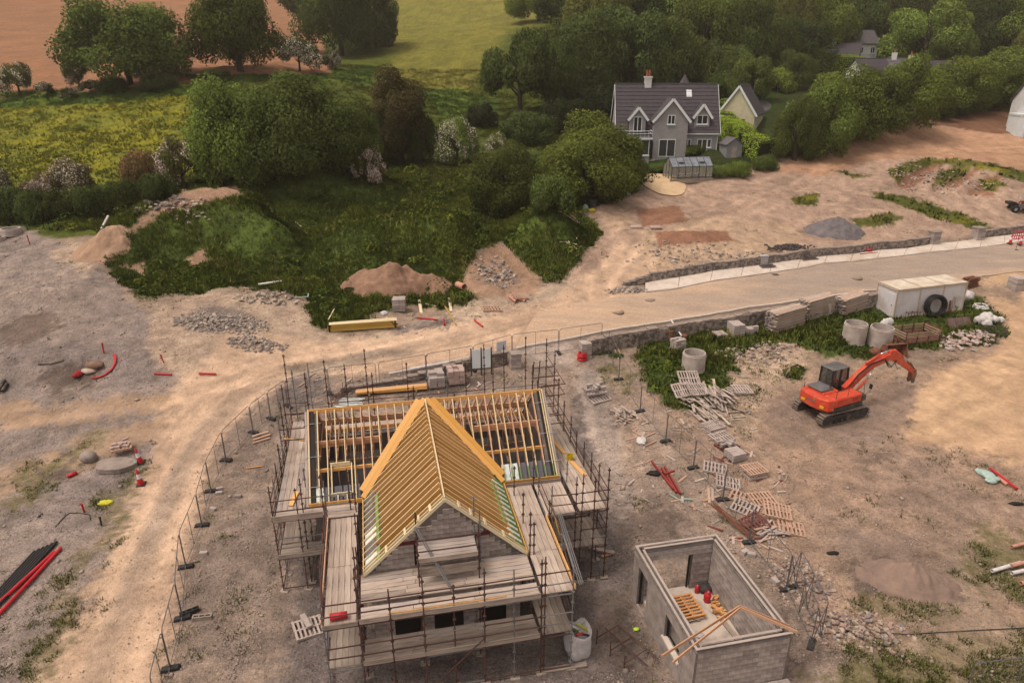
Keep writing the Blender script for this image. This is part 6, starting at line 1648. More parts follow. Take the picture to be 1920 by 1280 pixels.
plank((786, 563), (790, 588), .26, .06, timber3, 'cream plank lying on the grass right of the block cube'); plank((842, 560), (846, 585), .22, .08, timber3, 'cream plank lying right of the crossing stick'); plank((830, 568), (855, 610), .09, .06, mat('yellow_joist', S(206, 160, 72)), 'thin yellow stick lying across the verge', 'plank', .05)
plank((876, 543), (885, 556), .16, .06, timber3, 'cream plank beside the tilted drain pipe'); plank((798, 570), (818, 575), .08, .04, timber3, 'short yellow lath on the verge')
pipe((858, 541), (871, 546), .3, pinkp, 'wide salmon drain pipe offcut lying on the verge', .1)
red_items = (((782, 597), (820, 601), 'long red pipe on the verge right of the yellow joists'), ((831, 600), (833, 611), 'short red pipe end on the verge below the crossing stick'), ((889, 601), (905, 614), 'red pipe offcut at the edge of the track, rightmost'), ((290, 702), (322, 704), 'red pipe lying where the tracks meet, left of two'), ((373, 702), (406, 703), 'thin red pipe lying where the tracks meet, right of two'))
for pa, pb, lb in red_items: pipe(pa, pb, .07, redpl, lb, .02)
for k, (x, y, h_, lb) in enumerate(((195, 662, .75, 'red marker post standing left of the track junction'), (56, 458, .9, 'red marker post near the squat concrete ring'), (307, 680, .6, 'short red marker post leaning at the track junction'), (158, 960, .55, 'short red marker post above the pipe stack'), (190, 985, .5, 'dark marker stake beside the yellow rag'))):
    p = at(x, y); mb = MB().tube([(0, 0, -.2), (.03, 0, h_)], .05, 8).box((.03, 0, h_), (.12, .05, .1)); tag(mb.build('marker_post', redpl if k < 4 else exd, None, False, p, (.12 * (k % 2), .15 * (k == 2) * -1.5, 0)), lb, 'marker')
pallet(at(921, 580), .3, 'orange pallet lying on the verge of the track', pink_p, 1.7, 1.0, 7, (.08, .1)); pallet(at(975, 562) + Vector((0, 0, .25)), .5, 'pink pallet tilted over pipe offcuts by the track', pink_p, 1.3, 1.0, 7, (.15, .15))
pipe((955, 558), (968, 568), .13, pinkp, 'salmon pipe under the tilted pallet, left of two'); pipe((962, 560), (985, 566), .11, pinkp, 'salmon pipe under the tilted pallet, right of two')
tag(empty('hose_loop', at(178, 695), 0), 'bright red hose curled round an earth mound on the left', 'hose'); hl = COL.objects[-1]
for k in range(3):
    pts = []
    for a in np.linspace(-1.9 + .1 * k, 1.0, 18):
        X_ = hl.location.x + .35 + (.85 + .05 * k) * math.cos(a); Y_ = hl.location.y + .3 + (.95 + .05 * k) * math.sin(a); pts.append((X_ - hl.location.x, Y_ - hl.location.y, zg(X_, Y_) - hl.location.z + .07 + .02 * k))
    MB().tube(pts, .04, 7).build('turn', redpl, hl, True)
tag(blob('hose_scrap', mat('dark_red', S(176,40,44), S(140,34,38)), None, (0, 0, .15), (.3, .45, .2), 2, 3, .5, 2, at(147, 705)), 'dark red crumpled duct below the red hose', 'duct')
tag(blob('earth_lump', mat('brown_earth', S(150,112,90), S(124,94,78), 3, .95, bump=.4), None, (0, 0, .15), (.65, .45, .3), 3, 3, .3, 2, at(178, 688)), 'brown earth lump inside the red hose', 'earth lump')
tag(blob('pale_rock', mat('pale_rock', S(206,176,152), S(180,150,130), 3, .95, bump=.3), None, (0, 0, .05), (.6, .35, .2), 6, 3, .3, 2, at(168, 696)), 'flat pale rock below the earth lump', 'rock')
# slab, boulder, bricks and cones left of the sand track
rockm = mat('grey_rock', S(172,148,132), S(142,122,110), 2, .95, bump=.5, bscale=6)
tag(blob('boulder', rockm, None, (0, 0, .22), (.5, .42, .38), 4, 3, .3, 1.5, at(168, 862)), 'rounded pale boulder left of the big flat slab', 'boulder')
mb = MB(); poly = [(1.1 * math.cos(a) * (1 + .12 * math.sin(3 * a + 1)), .75 * math.sin(a) * (1 + .1 * math.cos(2 * a))) for a in np.linspace(0, 2 * PI, 18, False)]
mb.prism(poly, 0, .28, 'z'); sl = at(217, 876); tag(mb.build('stone_slab', rockm, None, False, sl, (.03, .02, .1)), 'big flat grey slab beside the cones', 'slab')
pallet(at(230, 848) + Vector((0, 0, .3)), .5, 'small pallet holding bricks on the flat slab', pink_p, 1.1, .9, 6); t = tag(empty('brick_heap', at(229, 848) + Vector((0, 0, .46)), .4), 'loose pink bricks on the small pallet by the cones', 'bricks')
for k in range(12): piece('brick', pink_blk, t, (random.uniform(-.4, .4), random.uniform(-.3, .3), .06 + .1 * (k > 7) + .1 * (k > 10)), (.36, .17, .11), (0, 0, random.uniform(-.6, .6)))
cone_w = mat('cone_white', S(244,228,224), S(232,214,210), 4, .5)
def cone(p, label, h=.95, tilt=(0, 0)):
    t = tag(empty('traffic_cone', p, rot=(tilt[0], tilt[1], .2)), label, 'cone')
    MB().box((0, 0, .03), (.46, .46, .06)).build('base', foot_m, t); r0 = .19
    def rr(z): return r0 - (r0 - .035) * z
    for i, (z0, z1, m_) in enumerate(((.06, .42, redpl), (.42, .7, cone_w), (.7, 1.0, redpl))):
        MB().lathe([(rr(z0), z0 * h), (rr(z1), z1 * h)] + ([(0, h)] if i == 2 else []), n=18).build('sleeve' if i == 1 else 'body', m_, t, True)
cone(at(265, 908), 'red and white cone by the sand track, the lower left one', 1.05, (.06, -.05)); cone(at(264, 867), 'red and white cone by the flat slab, the upper left one', 1.0, (.05, -.12))
tag(blob('cup', mat('mint_plastic', S(120,190,170), S(100,170,150)), None, (0, 0, .12), (.13, .13, .16), 4, 2, .2, 2, at(254, 872)), 'small mint plastic tub beside the flat slab', 'tub')
tag(MB().tube([(-.25, 0, .1), (.25, 0, .1)], .11, 10).build('canister', redpl, None, True, at(136, 892), (0, 0, .9)), 'small red canister left of the flat slab', 'canister')
tag(blob('rag', mat('yellow_rag', S(226,206,60), S(200,180,50)), None, (0, 0, .06), (.35, .22, .1), 5, 3, .6, 3, at(199, 944)), 'yellow rag on the gravel beside the track', 'cloth')
pts = []
for q in ((104, 988), (118, 972), (130, 962), (150, 962), (168, 965), (170, 975)): pp = at(*q); pts.append(pp)
o0 = pts[0].copy(); tag(MB().tube([p_ - o0 + Vector((0, 0, .03)) for p_ in pts], .025, 6).build('cable', exd, None, True, o0), 'dark cable lying on the gravel above the pipe stack', 'cable')
pts = [at(*q) for q in ((72, 684), (95, 683), (112, 679), (120, 676))]; o0 = pts[0].copy(); tag(MB().tube([p_ - o0 + Vector((0, 0, .04)) for p_ in pts], .05, 6).build('hose', exd, None, True, o0), 'dark hose on the grey slope left of the red hose', 'hose')
for k, (x, y) in enumerate(((0, 735), (8, 728), (13, 735))): pipe((x - 8, y + 8 - k * 3), (x + 2, y - 12), .12, exd, ('dark pipe end at the left edge, lowest of three', 'dark pipe end at the left edge, middle of three', 'dark pipe end at the left edge, rightmost of three')[k], .05)
for k in range(6):
    e = (66 + k * 8.2, 1036 - k * 3.6); s_ = (e[0] - 130, e[1] + 142)
    pipe(s_, e, .075, blackp, ('black plastic pipe at the bottom left, %s of six counting from the left' % ('first', 'second', 'third', 'fourth', 'fifth', 'sixth')[k]), .02 + (.14 if k in (1, 3) else 0) * 0, group='black pipes at the bottom left')
pipe((-25, 1155), (103, 1037), .085, redpl, 'bright red pipe, left of two beside the black pipes', .02); pipe((-25, 1180), (115, 1030), .085, redpl, 'bright red pipe, rightmost of the pipes at the bottom left', .02)
# far left scraps
pipe((192, 440), (207, 424), .12, whp, 'white pipe sticking out of the sand heap', .4, .9); pipe((486, 537), (530, 531), .1, whp, 'white pipe lying at the foot of the grassy mound', .1)
fr_ = tag(empty('window_frame', at(567, 556), .2), 'small pale green frame lying at the foot of the mound', 'frame')
for s in (-1, 1): piece('rail', mat('mint_frame', S(176,186,160), S(156,166,140)), fr_, (0, s * .45, .1), (1.1, .1, .08)); piece('stile', mat('mint_frame', S(176, 186, 160)), fr_, (s * .5, 0, .1), (.1, .8, .078))
plank((553, 416), (565, 426), .16, .06, timber3, 'pale plank lying on the grassy mound'); plank((1048, 405), (1086, 428), .2, .1, weath3, 'long grey plank on the right flank of the mound', 'plank', .5); plank((1056, 402), (1082, 425), .16, .1, pink_p, 'long pink plank on the right flank of the mound', 'plank', .6); plank((1062, 455), (1082, 468), .14, .06, timber3, 'pale plank at the foot of the mound, upper'); plank((1074, 485), (1090, 475), .18, .06, timber3, 'pale plank at the foot of the mound, lower'); plank((616, 602), (628, 590), .08, .06, timber3, 'thin yellow stake left of the yellow joists, leaning', 'plank', .1, 'plank', .5)
# bare field on the right
for k, (x, y, lb) in enumerate(((1192, 426, 'pale square slab lying on the bare field, left of two'), (1229, 427, 'pale square slab lying on the bare field, right of two'))): tag(MB().box((0, 0, .08), (1.35, 1.1, .14), None, 0, .97).build('slab', pink_blk, None, False, at(x, y), (0, 0, .1)), lb, 'slab')
t = tag(empty('garden_bin', at(1111, 389)), 'dark round bin among the rubbish at the end of the garden', 'bin'); MB().lathe([(0, 0), (.4, 0), (.48, .9), (.44, .9), (.38, .1), (0, .1)], n=16).build('tub', exd, t); MB().lathe([(.48, .84), (.53, .84), (.53, .92), (.48, .92)], n=16).build('rim', exd, t)
tag(blob('rubbish_sack', mat('yellow_sack', S(226,196,50), S(206,176,40)), None, (0, 0, .15), (.45, .3, .25), 3, 3, .4, 2, at(1109, 397)), 'yellow sack in front of the dark bin', 'sack'); tag(blob('rubbish_sack', mat('grey_sack', S(150,160,150), S(130,140,130)), None, (0, 0, .3), (.35, .35, .5), 7, 3, .4, 2, at(1098, 396)), 'grey green sack left of the dark bin', 'sack')
sack_heap(1165, 368, 'pale and dark rubbish sacks by the garden edge', [(-.5, 0, .2, .4, .3, .3), (.2, .1, .2, .4, .3, .25), (.7, 0, .2, .5, .3, .2)], mat('pale_sack', S(200,190,186), S(120,112,110), 1.2))
ub = tag(empty('utility_box', at(1430, 497), .2), 'small pale utility box on the footpath', 'utility box'); MB().bx(-.4, .4, -.25, .25, .1, .95).build('cabinet', mat('box_grey', S(196,180,170), S(176,160,150)), ub); MB().bx(-.44, .44, -.29, .29, .95, 1.03).build('lid', mat('box_grey', S(196, 180, 170)), ub)
plank((1608, 470), (1645, 465), .3, .1, weath2, 'dusty board lying on the wall side of the footpath', 'plank', .6); tag(blob('basin', redpl, None, (0, 0, .15), (.45, .35, .16), 2, 2, .1, 1, at(1627, 473) + Vector((0, 0, .15))), 'red basin under the dusty board', 'basin'); pipe((1612, 480), (1645, 477), .05, redst, 'thin red brown rod lying on the footpath', .18)
br_ = tag(empty('plastic_barrier', at(1912, 452) + Vector((0, 0, .1)), .1), 'pink and red plastic barrier on the footpath at the right edge', 'barrier')
for z in (.15, .55, 1.05): piece('rail', mat('pink_plastic', S(226,96,110), S(210,80,96)), br_, (0, 0, z), (2.2, .08, .1))
for k in range(9): piece('bar', mat('pink_plastic', S(226, 96, 110)), br_, (-1.05 + k * .2625, 0, .6), (.06, .06, .95))
for s in (-1, 1): piece('foot', foot_m, br_, (s * .8, 0, .03), (.12, .6, .07))
cone(at(1893, 459) + Vector((0, 0, .18)), 'red and white cone on the footpath, left of two by the pink barrier', 1.0); cone(at(1912, 461) + Vector((0, 0, .18)), 'red and white cone on the footpath, right of two by the pink barrier', 1.0)
t = tag(empty('sign_stand', at(1904, 470), .3), 'thin grey sign post on a flat base by the cones', 'sign stand'); MB().tube([(0, 0, 0), (0, 0, 1.7)], .025, 6).build('post', exd, t); MB().box((-.2, 0, .06), (.9, .35, .12)).build('base', foot_m, t)
drk = tag(empty('dark_rubble', at(1477, 465), .2), 'low heap of dark broken stone in front of the wall', 'rubble')
mb = MB()
for k in range(160):
    x, y = random.gauss(0, 1.1), random.gauss(0, .5); mb.box((x, y, .1 + .35 * math.exp(-x * x / 2 - y * y * 3) * random.random()), (random.uniform(.12, .4), random.uniform(.1, .25), random.uniform(.08, .2)), Euler((random.uniform(-.5, .5), random.uniform(-.5, .5), random.uniform(0, 3))).to_matrix())
mb.build('stones', mat('dark_stone', S(96,82,78), S(74,64,62), 3, .95), drk)['kind'] = 'stuff'
# ride-on machine at the right edge
qp = at(1915, 398); qb = tag(empty('dumper', qp, R(170)), 'small black and red site dumper cut off by the right edge', 'dumper')
MB().prism([(-1.0, .55), (.9, .5), (1.2, .9), (.9, 1.1), (-.2, 1.05), (-1.0, .95)], -.5, .5, 'y').build('chassis', greyd, qb)
MB().prism([(.9, .75), (1.9, 1.0), (1.95, 1.35), (1.2, 1.35), (.8, 1.1)], -.55, .55, 'y').build('skip', blackp, qb); MB().prism([(-.6, 1.0), (.5, 1.0), (.4, 1.3), (-.5, 1.25)], -.4, .4, 'y').build('bonnet', redst, qb)
MB().bx(-.2, .35, -.28, .28, 1.2, 1.4).bx(-.3, -.15, -.28, .28, 1.3, 1.85).build('seat', blackp, qb)
for s in (-.42, .42): MB().tube([(.6, s, 1.0), (.55, s, 2.1), (.2, s, 2.2)], .03, 6).build('roll_bar', strap_m, qb)
MB().tube([(.55, -.42, 2.1), (.55, .42, 2.1)], .03, 6).build('roll_bar', strap_m, qb)
for x in (-.75, 1.05):
    for s in (-.62, .62):
        wv = MB().lathe([(.2, -.15), (.4, -.15), (.46, -.1), (.46, .1), (.4, .15), (.2, .15)], (x, s, .46), 18, axis=Matrix.Rotation(PI / 2, 3, 'X')).build('wheel', blackp, qb); MB().lathe([(0, -.1), (.2, -.1), (.2, .1), (0, .1)], (x, s, .46), 12, axis=Matrix.Rotation(PI / 2, 3, 'X')).build('rim', strap_m, wv)
# bottom right
pipe((1858, 1076), (1912, 1060), .09, whp, 'white pipe at the right edge, leftmost and lowest of the row', .1); pipe((1893, 1068), (1960, 1050), .09, pinkp, 'salmon pipe at the right edge, in the middle of the row', .15); pipe((1895, 1080), (1960, 1066), .09, whp, 'white pipe at the right edge, right of the salmon one', .1); pipe((1895, 1030), (1950, 1016), .08, pinkp, 'salmon pipe at the right edge, topmost of the pipes', .1); pipe((1912, 1099), (1960, 1090), .09, pinkp, 'salmon pipe end at the right edge, below the row', .1)
pipe((1855, 882), (1906, 921), .07, redpl, 'long red pipe lying on the sandy yard', .1); pipe((1870, 898), (1888, 912), .1, pinkp, 'thick salmon pipe under the long red pipe', .02)
t = sack_heap(1851, 896, 'crumpled pale green sheet beside the long red pipe', [(0, .1, .15, .35, .5, .2), (-.1, -.35, .12, .45, .3, .16), (-.05, .5, .12, .2, .3, .15)], mat('mint_sheet', S(190,200,184), S(160,172,158), 5))
tag(blob('rag', membr, None, (0, 0, .05), (.3, .12, .07), 5, 3, .5, 3, at(1562, 1038)), 'dark rag on the stony ground right of the fence', 'cloth'); tag(blob('rag', membr, None, (0, 0, .05), (.35, .15, .08), 7, 3, .5, 3, at(1905, 945)), 'black scrap on the yard near the right edge', 'cloth')
o0 = at(1530, 1190); pts = [at(*q) - o0 + Vector((0, 0, .05)) for q in ((1530, 1190), (1600, 1184), (1700, 1190), (1800, 1184), (1920, 1178))]; tag(MB().tube(pts, .02, 5).build('cable', exd, None, True, o0), 'thin black cable lying across the stony bank', 'cable')

# ------------------------------------------------------------------ heaps of soil, sand and gravel
def heap(px, py, rx, ry, h, label, col, col2, seed, yaw=0.0, name='soil_heap', p=1.15, cut=None):
    c0_ = at(px, py); n, m_ = 84, 40; V_ = []; F_ = []
    cs, sn = math.cos(yaw), math.sin(yaw)
    for i in range(m_ + 1):
        for j in range(n):
            r_ = i / m_ * 1.12; a = 2 * PI * j / n; x, y = r_ * rx * math.cos(a), r_ * ry * math.sin(a)
            X_, Y_ = c0_.x + x * cs - y * sn, c0_.y + x * sn + y * cs; V_.append((X_, Y_, r_))
    V_ = np.array(V_); nz = (fbm(V_[:, 0] * .9 + seed, V_[:, 1] * .9, 4, seed) - .5); r_ = V_[:, 2]
    hh_ = h * np.clip(1 - np.power(np.clip(r_ + nz * .5, 0, 1.3), p), -.3, 1) + nz * .5 * h * np.clip(1 - r_, 0, 1) + (fbm(V_[:, 0] * 2.2, V_[:, 1] * 2.2, 5, seed + 5) - .5) * .5
    if cut:
        u = (V_[:, 0] - c0_.x - cut[0]) / cut[2]; v = (V_[:, 1] - c0_.y - cut[1]) / cut[3]; hh_ -= cut[4] * np.exp(-(u * u + v * v) ** 2)
    Z_ = zt(V_[:, 0], V_[:, 1]) + hh_ - np.where(r_ > 1.05, .5, 0)
    for i in range(m_):
        for j in range(n): F_.append((i * n + j, i * n + (j + 1) % n, (i + 1) * n + (j + 1) % n, (i + 1) * n + j))
    me = np_mesh(name, np.c_[V_[:, 0] - c0_.x, V_[:, 1] - c0_.y, Z_ - c0_.z], F_, mat('heap_' + str(seed), col, col2, 1.3, .97, bump=.6, bscale=9), smooth=True)
    return tag(link(name, me, None, c0_), label, 'heap')
heap(745, 540, 5.0, 2.6, 2.7, 'large brown soil heap with a dug face below the grassy mound', S(164,122,96), S(136,100,80), 3, .05, cut=(1.6, -.6, 1.8, 1.6, 1.1))
heap(192, 462, 2.8, 2.0, 1.5, 'cone of tan sand beside the left grassy mound', S(186,144,114), S(164,126,102), 7, 0, 'sand_heap')
heap(1565, 436, 3.5, 2.4, 1.9, 'cone of grey gravel behind the road wall', S(132,116,112), S(108,96,94), 11, 0, 'gravel_heap', 1.1)
heap(1702, 1090, 2.2, 1.3, 1.05, 'low grey brown earth heap near the bottom right', S(156,124,106), S(138,110,96), 15, -.3, 'earth_heap', 1.0)

def rubble_spread(px, py, rx, ry, n, label, cols, big, seed):
    """loose broken stone lying on the ground, one joined part"""
    c0_ = at(px, py); t = tag(empty('stone_rubble', c0_), label, 'rubble'); r3 = random.Random(seed)
    for q_, m_ in enumerate(cols):
        mb = MB()
        for k in range(n // len(cols)):
            a = r3.uniform(0, 2 * PI); u = r3.random() ** .55 * r3.uniform(.8, 1.15); x, y = rx * u * math.cos(a), ry * u * math.sin(a); s = r3.uniform(.3, 1) ** 2 * big
            mb.box((x, y, zg(c0_.x + x, c0_.y + y) - c0_.z + s * .15 + .25 * max(0, 1 - u) * r3.random()), (s, s * r3.uniform(.5, .9), s * r3.uniform(.25, .5)), Euler((r3.uniform(-.5, .5), r3.uniform(-.5, .5), r3.uniform(0, 3))).to_matrix(), 0, r3.uniform(.5, .9))
        mb.build('stones', m_, t)['kind'] = 'stuff'
greyst = mat('grey_stone', S(166,144,130), S(132,114,106), 1.5, .95); palest = mat('pale_stone', S(204,174,150), S(174,148,130), 1.5, .95); dkst = mat('dark_stone', S(96, 82, 78))
rubble_spread(415, 605, 3.6, 1.7, 900, 'broad spread of broken grey stone on the pale apron', [greyst, greyst, palest], .34, 3)
rubble_spread(478, 645, 2.2, 1.0, 420, 'small spread of grey rubble below the broad one', [greyst, greyst, palest], .32, 4)
rubble_spread(500, 555, 3.0, 1.0, 140, 'pale broken stone at the foot of the grassy mound', [palest, greyst], .45, 5)
rubble_spread(930, 520, 2.2, 3.0, 260, 'pale rubble spilling down the bare end of the mound', [palest, greyst], .5, 6)
rubble_spread(310, 385, 5, 1.2, 160, 'pale broken stone along the crest of the left mound', [palest, greyst], .6, 7)
rubble_spread(1500, 1090, 1.6, 1.9, 420, 'brown stony ground scattered with broken rock behind the twin fence panels', [palest, greyst, mat('pink_stone', S(190,150,130), S(160,126,110))], .26, 8)
rubble_spread(1600, 1180, 2.4, 1.2, 320, 'broken rock on the stony bank at the bottom right', [palest, mat('pink_stone', S(190, 150, 130)), greyst], .28, 9)
rubble_spread(1760, 330, 8, 5, 300, 'broken rock strewn round the foundation trenches', [palest, greyst, mat('pink_stone', S(190, 150, 130))], .5, 10)
rubble_spread(1330, 480, 9, 3.5, 360, 'pale stones strewn over the bare field behind the wall', [palest, greyst], .4, 11)
rubble_spread(1420, 660, 3.2, 1.6, 240, 'pale stones among weeds between the pallets and the excavator', [palest, greyst], .35, 12)
rubble_spread(1180, 545, 2.4, .8, 120, 'broken kerb stones and grey rubble at the start of the footpath', [palest, greyst], .5, 13)

def litter(px0, px1, py0, py1, n, label, mats, seed, L=(.2, .9)):
    c0_ = at((px0 + px1) / 2, (py0 + py1) / 2); r3 = random.Random(seed); mbs = [MB() for _ in mats]
    for k in range(n):
        p = at(r3.uniform(px0, px1), r3.uniform(py0, py1)) - c0_; mbs[k % len(mats)].box((p.x, p.y, p.z + .03), (r3.uniform(*L), r3.uniform(.05, .14), .03), Euler((r3.uniform(-.1, .1), r3.uniform(-.1, .1), r3.uniform(0, 3))).to_matrix())
    t = tag(empty('timber_scraps', c0_), label, 'scraps', kind='stuff')
    for mb, m_ in zip(mbs, mats): mb.build('scraps', m_, t)['kind'] = 'stuff'
litter(1150, 1330, 770, 960, 60, 'small timber scraps strewn between the scaffold and the fence', [pink_p, old_p, weath2], 3)
litter(1330, 1480, 850, 1030, 70, 'small timber scraps strewn among the pallets along the fence', [pink_p, old_p, weath2, red_p], 4)
litter(1260, 1420, 690, 830, 50, 'small timber scraps strewn round the pallet heap', [old_p, weath2, weath], 5)
litter(560, 980, 700, 760, 40, 'small timber scraps behind the house', [pink_p, old_p, weath2], 6)
litter(700, 1080, 545, 620, 36, 'small timber scraps on the verge of the track', [pink_p, timber3, weath2], 7)
litter(1060, 1130, 380, 500, 26, 'pale planks and scraps on the right flank of the mound', [weath3, timber3], 8, (.4, 1.6))
# ------------------------------------------------------------------ foliage
leaf_m = bpy.data.materials.new('foliage'); leaf_m.use_nodes = True
nt = leaf_m.node_tree; nt.nodes.clear()
lo_ = nt.nodes.new('ShaderNodeOutputMaterial'); ld = nt.nodes.new('ShaderNodeBsdfDiffuse'); ltl = nt.nodes.new('ShaderNodeBsdfTranslucent'); lmx = nt.nodes.new('ShaderNodeMixShader')
loi = nt.nodes.new('ShaderNodeObjectInfo'); lat = nt.nodes.new('ShaderNodeAttribute'); lat.attribute_name = 'tint'
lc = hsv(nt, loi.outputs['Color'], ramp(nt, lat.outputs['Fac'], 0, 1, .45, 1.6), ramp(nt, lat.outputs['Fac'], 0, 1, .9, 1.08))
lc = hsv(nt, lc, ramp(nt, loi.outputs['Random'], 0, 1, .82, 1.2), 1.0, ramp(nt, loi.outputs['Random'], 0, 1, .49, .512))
nt.links.new(lc, ld.inputs[0]); nt.links.new(hsv(nt, lc, 1.5, 1.1), ltl.inputs[0]); lmx.inputs[0].default_value = .22
lgn = nt.nodes.new('ShaderNodeAttribute'); lgn.attribute_name = 'gn'; lvt = nt.nodes.new('ShaderNodeVectorTransform'); lvt.vector_type = 'NORMAL'; lvt.convert_from = 'OBJECT'; lvt.convert_to = 'WORLD'
lge = nt.nodes.new('ShaderNodeNewGeometry'); lva = nt.nodes.new('ShaderNodeVectorMath'); lva.operation = 'MULTIPLY_ADD'; lva.inputs[1].default_value = (.45, .45, .45); lvn = nt.nodes.new('ShaderNodeVectorMath'); lvn.operation = 'NORMALIZE'
nt.links.new(lgn.outputs['Vector'], lvt.inputs[0]); nt.links.new(lge.outputs['Normal'], lva.inputs[0]); nt.links.new(lvt.outputs[0], lva.inputs[2]); nt.links.new(lva.outputs[0], lvn.inputs[0]); nt.links.new(lvn.outputs[0], ld.inputs['Normal'])
nt.links.new(ld.outputs[0], lmx.inputs[1]); nt.links.new(ltl.outputs[0], lmx.inputs[2]); nt.links.new(lmx.outputs[0], lo_.inputs[0])
blos_m = mat('blossom', S(236,214,190), S(206,178,152), 3, .9)
pblos_m = mat('pink_blossom', S(240,208,190), S(208,170,150), 3, .9)
bark_m = mat('bark', S(84,72,58), S(58,50,42), 5, .95, bump=.6, bscale=12, stretch=(1, 1, .25))
def cards(C, N, size, g, aspect=1.0):
    """one quad per centre C with normal N"""
    n = len(C); N = N / (np.linalg.norm(N, axis=1, keepdims=True) + 1e-9)
    r = g.normal(size=(n, 3)); T = np.cross(N, r); T /= np.linalg.norm(T, axis=1, keepdims=True) + 1e-9; B = np.cross(N, T)
    s = (size * g.uniform(.55, 1.35, (n, 1))); T = T * s; B = B * s * aspect
    V_ = np.stack([C - T - B * .6, C + T - B * .6, C + T * .6 + B, C - T * .6 + B], 1).reshape(-1, 3)
    return V_, np.arange(4 * n).reshape(n, 4)
def crown_cards(seed, n_lobes, n_leaf, leaf, flat=.8, low=-.5, spread=.62, lobe=(.3, .5), top=1.0):
    g = np.random.default_rng(seed); Cs, Ns, Ts, Gs = [], [], [], []
    cen = []
    while len(cen) < n_lobes:
        v = g.normal(size=3); v /= np.linalg.norm(v)
        if v[2] < low: continue
        cen.append(v * np.array([spread, spread, spread * flat]) * g.uniform(.75, 1.08))
    cen = np.array(cen); rad = g.uniform(lobe[0], lobe[1], n_lobes)
    w = rad ** 2 / (rad ** 2).sum()
    for c_, r_, k in zip(cen, rad, (w * n_leaf).astype(int)):
        d = g.normal(size=(k, 3)); d /= np.linalg.norm(d, axis=1, keepdims=True)
        rr = r_ * g.power(4.0, (k, 1)) * (1 + .22 * (fbm(d[:, 0] * 3 + seed + 30, d[:, 1] * 3 + d[:, 2] * 2 + 30, 2, seed)[:, None] - .5) * 2)
        p = c_ + d * rr * np.array([1, 1, .8]); p[:, 2] *= flat ** .3
        gq = d * .8 + p / (np.linalg.norm(p, axis=1, keepdims=True) + 1e-6) * .6 + np.array([0, 0, .25]); Gs.append(gq / np.linalg.norm(gq, axis=1, keepdims=True)); Cs.append(p); Ns.append(d * .8 + np.array([0, 0, .45]) + g.normal(size=(k, 3)) * .55)
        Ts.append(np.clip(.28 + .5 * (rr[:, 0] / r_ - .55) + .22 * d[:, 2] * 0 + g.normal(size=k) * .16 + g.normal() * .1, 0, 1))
    C = np.concatenate(Cs); N = np.concatenate(Ns); T = np.concatenate(Ts)
    V_, F_ = cards(C, N, leaf, g); return V_, F_, np.repeat(T, 4), C, np.repeat(np.concatenate(Gs), 4, 0)
PROTO = {}
def proto(name, seed, n_lobes=16, n_leaf=6500, leaf=.045, flat=.8, low=-.35, spread=.62, lobe=(.28, .46), blossom=None, bare=.0):
    V_, F_, T, C, G_ = crown_cards(seed, n_lobes, n_leaf, leaf, flat, low, spread, lobe)
    mi = None
    if blossom is not None:
        g = np.random.default_rng(seed + 9); nz = fbm(C[:, 0] * 3 + 40, C[:, 2] * 3 + C[:, 1] * 2 + 40, 3, seed)
        mi = ((C[:, 2] > -.35) & (nz > .5 - min(blossom, .8) * .16) & (g.random(len(C)) < .3 + min(blossom, .8) * .45)).astype(int)
        V4 = V_.reshape(-1, 4, 3); cen = V4.mean(1, keepdims=True); V4 = np.where((mi == 1)[:, None, None], cen + (V4 - cen) * .8, V4); V_ = V4.reshape(-1, 3)
    zmin, zmax = np.percentile(V_[:, 2], 1), V_[:, 2].max(); rx = np.percentile(np.hypot(V_[:, 0], V_[:, 1]), 98)
    V_ = V_ / np.array([rx, rx, 1]); V_[:, 2] = (V_[:, 2] - zmin) / (zmax - zmin)       # radius 1, height 0..1
    mats_ = [leaf_m] + ([blos_m if blossom < 1.5 else pblos_m] if blossom is not None else [])
    PROTO[name] = np_mesh('crown_' + name, V_, F_, mats_, {'tint': ('FLOAT', T), 'gn': ('FLOAT_VECTOR', G_)}, mi=mi)
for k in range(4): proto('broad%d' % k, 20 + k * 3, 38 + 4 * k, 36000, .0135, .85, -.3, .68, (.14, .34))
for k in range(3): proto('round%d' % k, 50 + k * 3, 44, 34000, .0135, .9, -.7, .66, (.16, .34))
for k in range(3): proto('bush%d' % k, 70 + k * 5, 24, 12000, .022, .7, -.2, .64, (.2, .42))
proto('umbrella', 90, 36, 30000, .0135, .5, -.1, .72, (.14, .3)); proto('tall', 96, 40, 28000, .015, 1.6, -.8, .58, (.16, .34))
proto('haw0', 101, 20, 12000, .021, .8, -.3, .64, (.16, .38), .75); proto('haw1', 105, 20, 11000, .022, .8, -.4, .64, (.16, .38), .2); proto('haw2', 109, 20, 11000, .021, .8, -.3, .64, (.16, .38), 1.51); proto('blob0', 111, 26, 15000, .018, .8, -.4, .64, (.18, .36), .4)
TRUNK = {}
def trunk_mesh(key, seed):
    if key in TRUNK: return TRUNK[key]
    rr = random.Random(seed); mb = MB()
    mb.tube([(0, 0, -.08), (.01, 0, .1), (.015, .01, .3), (.0, .02, .55), (.02, 0, .75)], [.055, .04, .032, .022, .008], 8)
    for k in range(9):
        a = k * 2.4 + rr.uniform(-.3, .3); z0 = rr.uniform(.22, .5); L = rr.uniform(.25, .42)
        mb.tube([(.01, 0, z0), (L * .4 * math.cos(a), L * .4 * math.sin(a), z0 + .1), (L * math.cos(a), L * math.sin(a), z0 + .28)], [.018, .012, .004], 5)
    TRUNK[key] = mb.mesh('trunk', bark_m); return TRUNK[key]
def C_(r, g, b): return S(r, g, b)
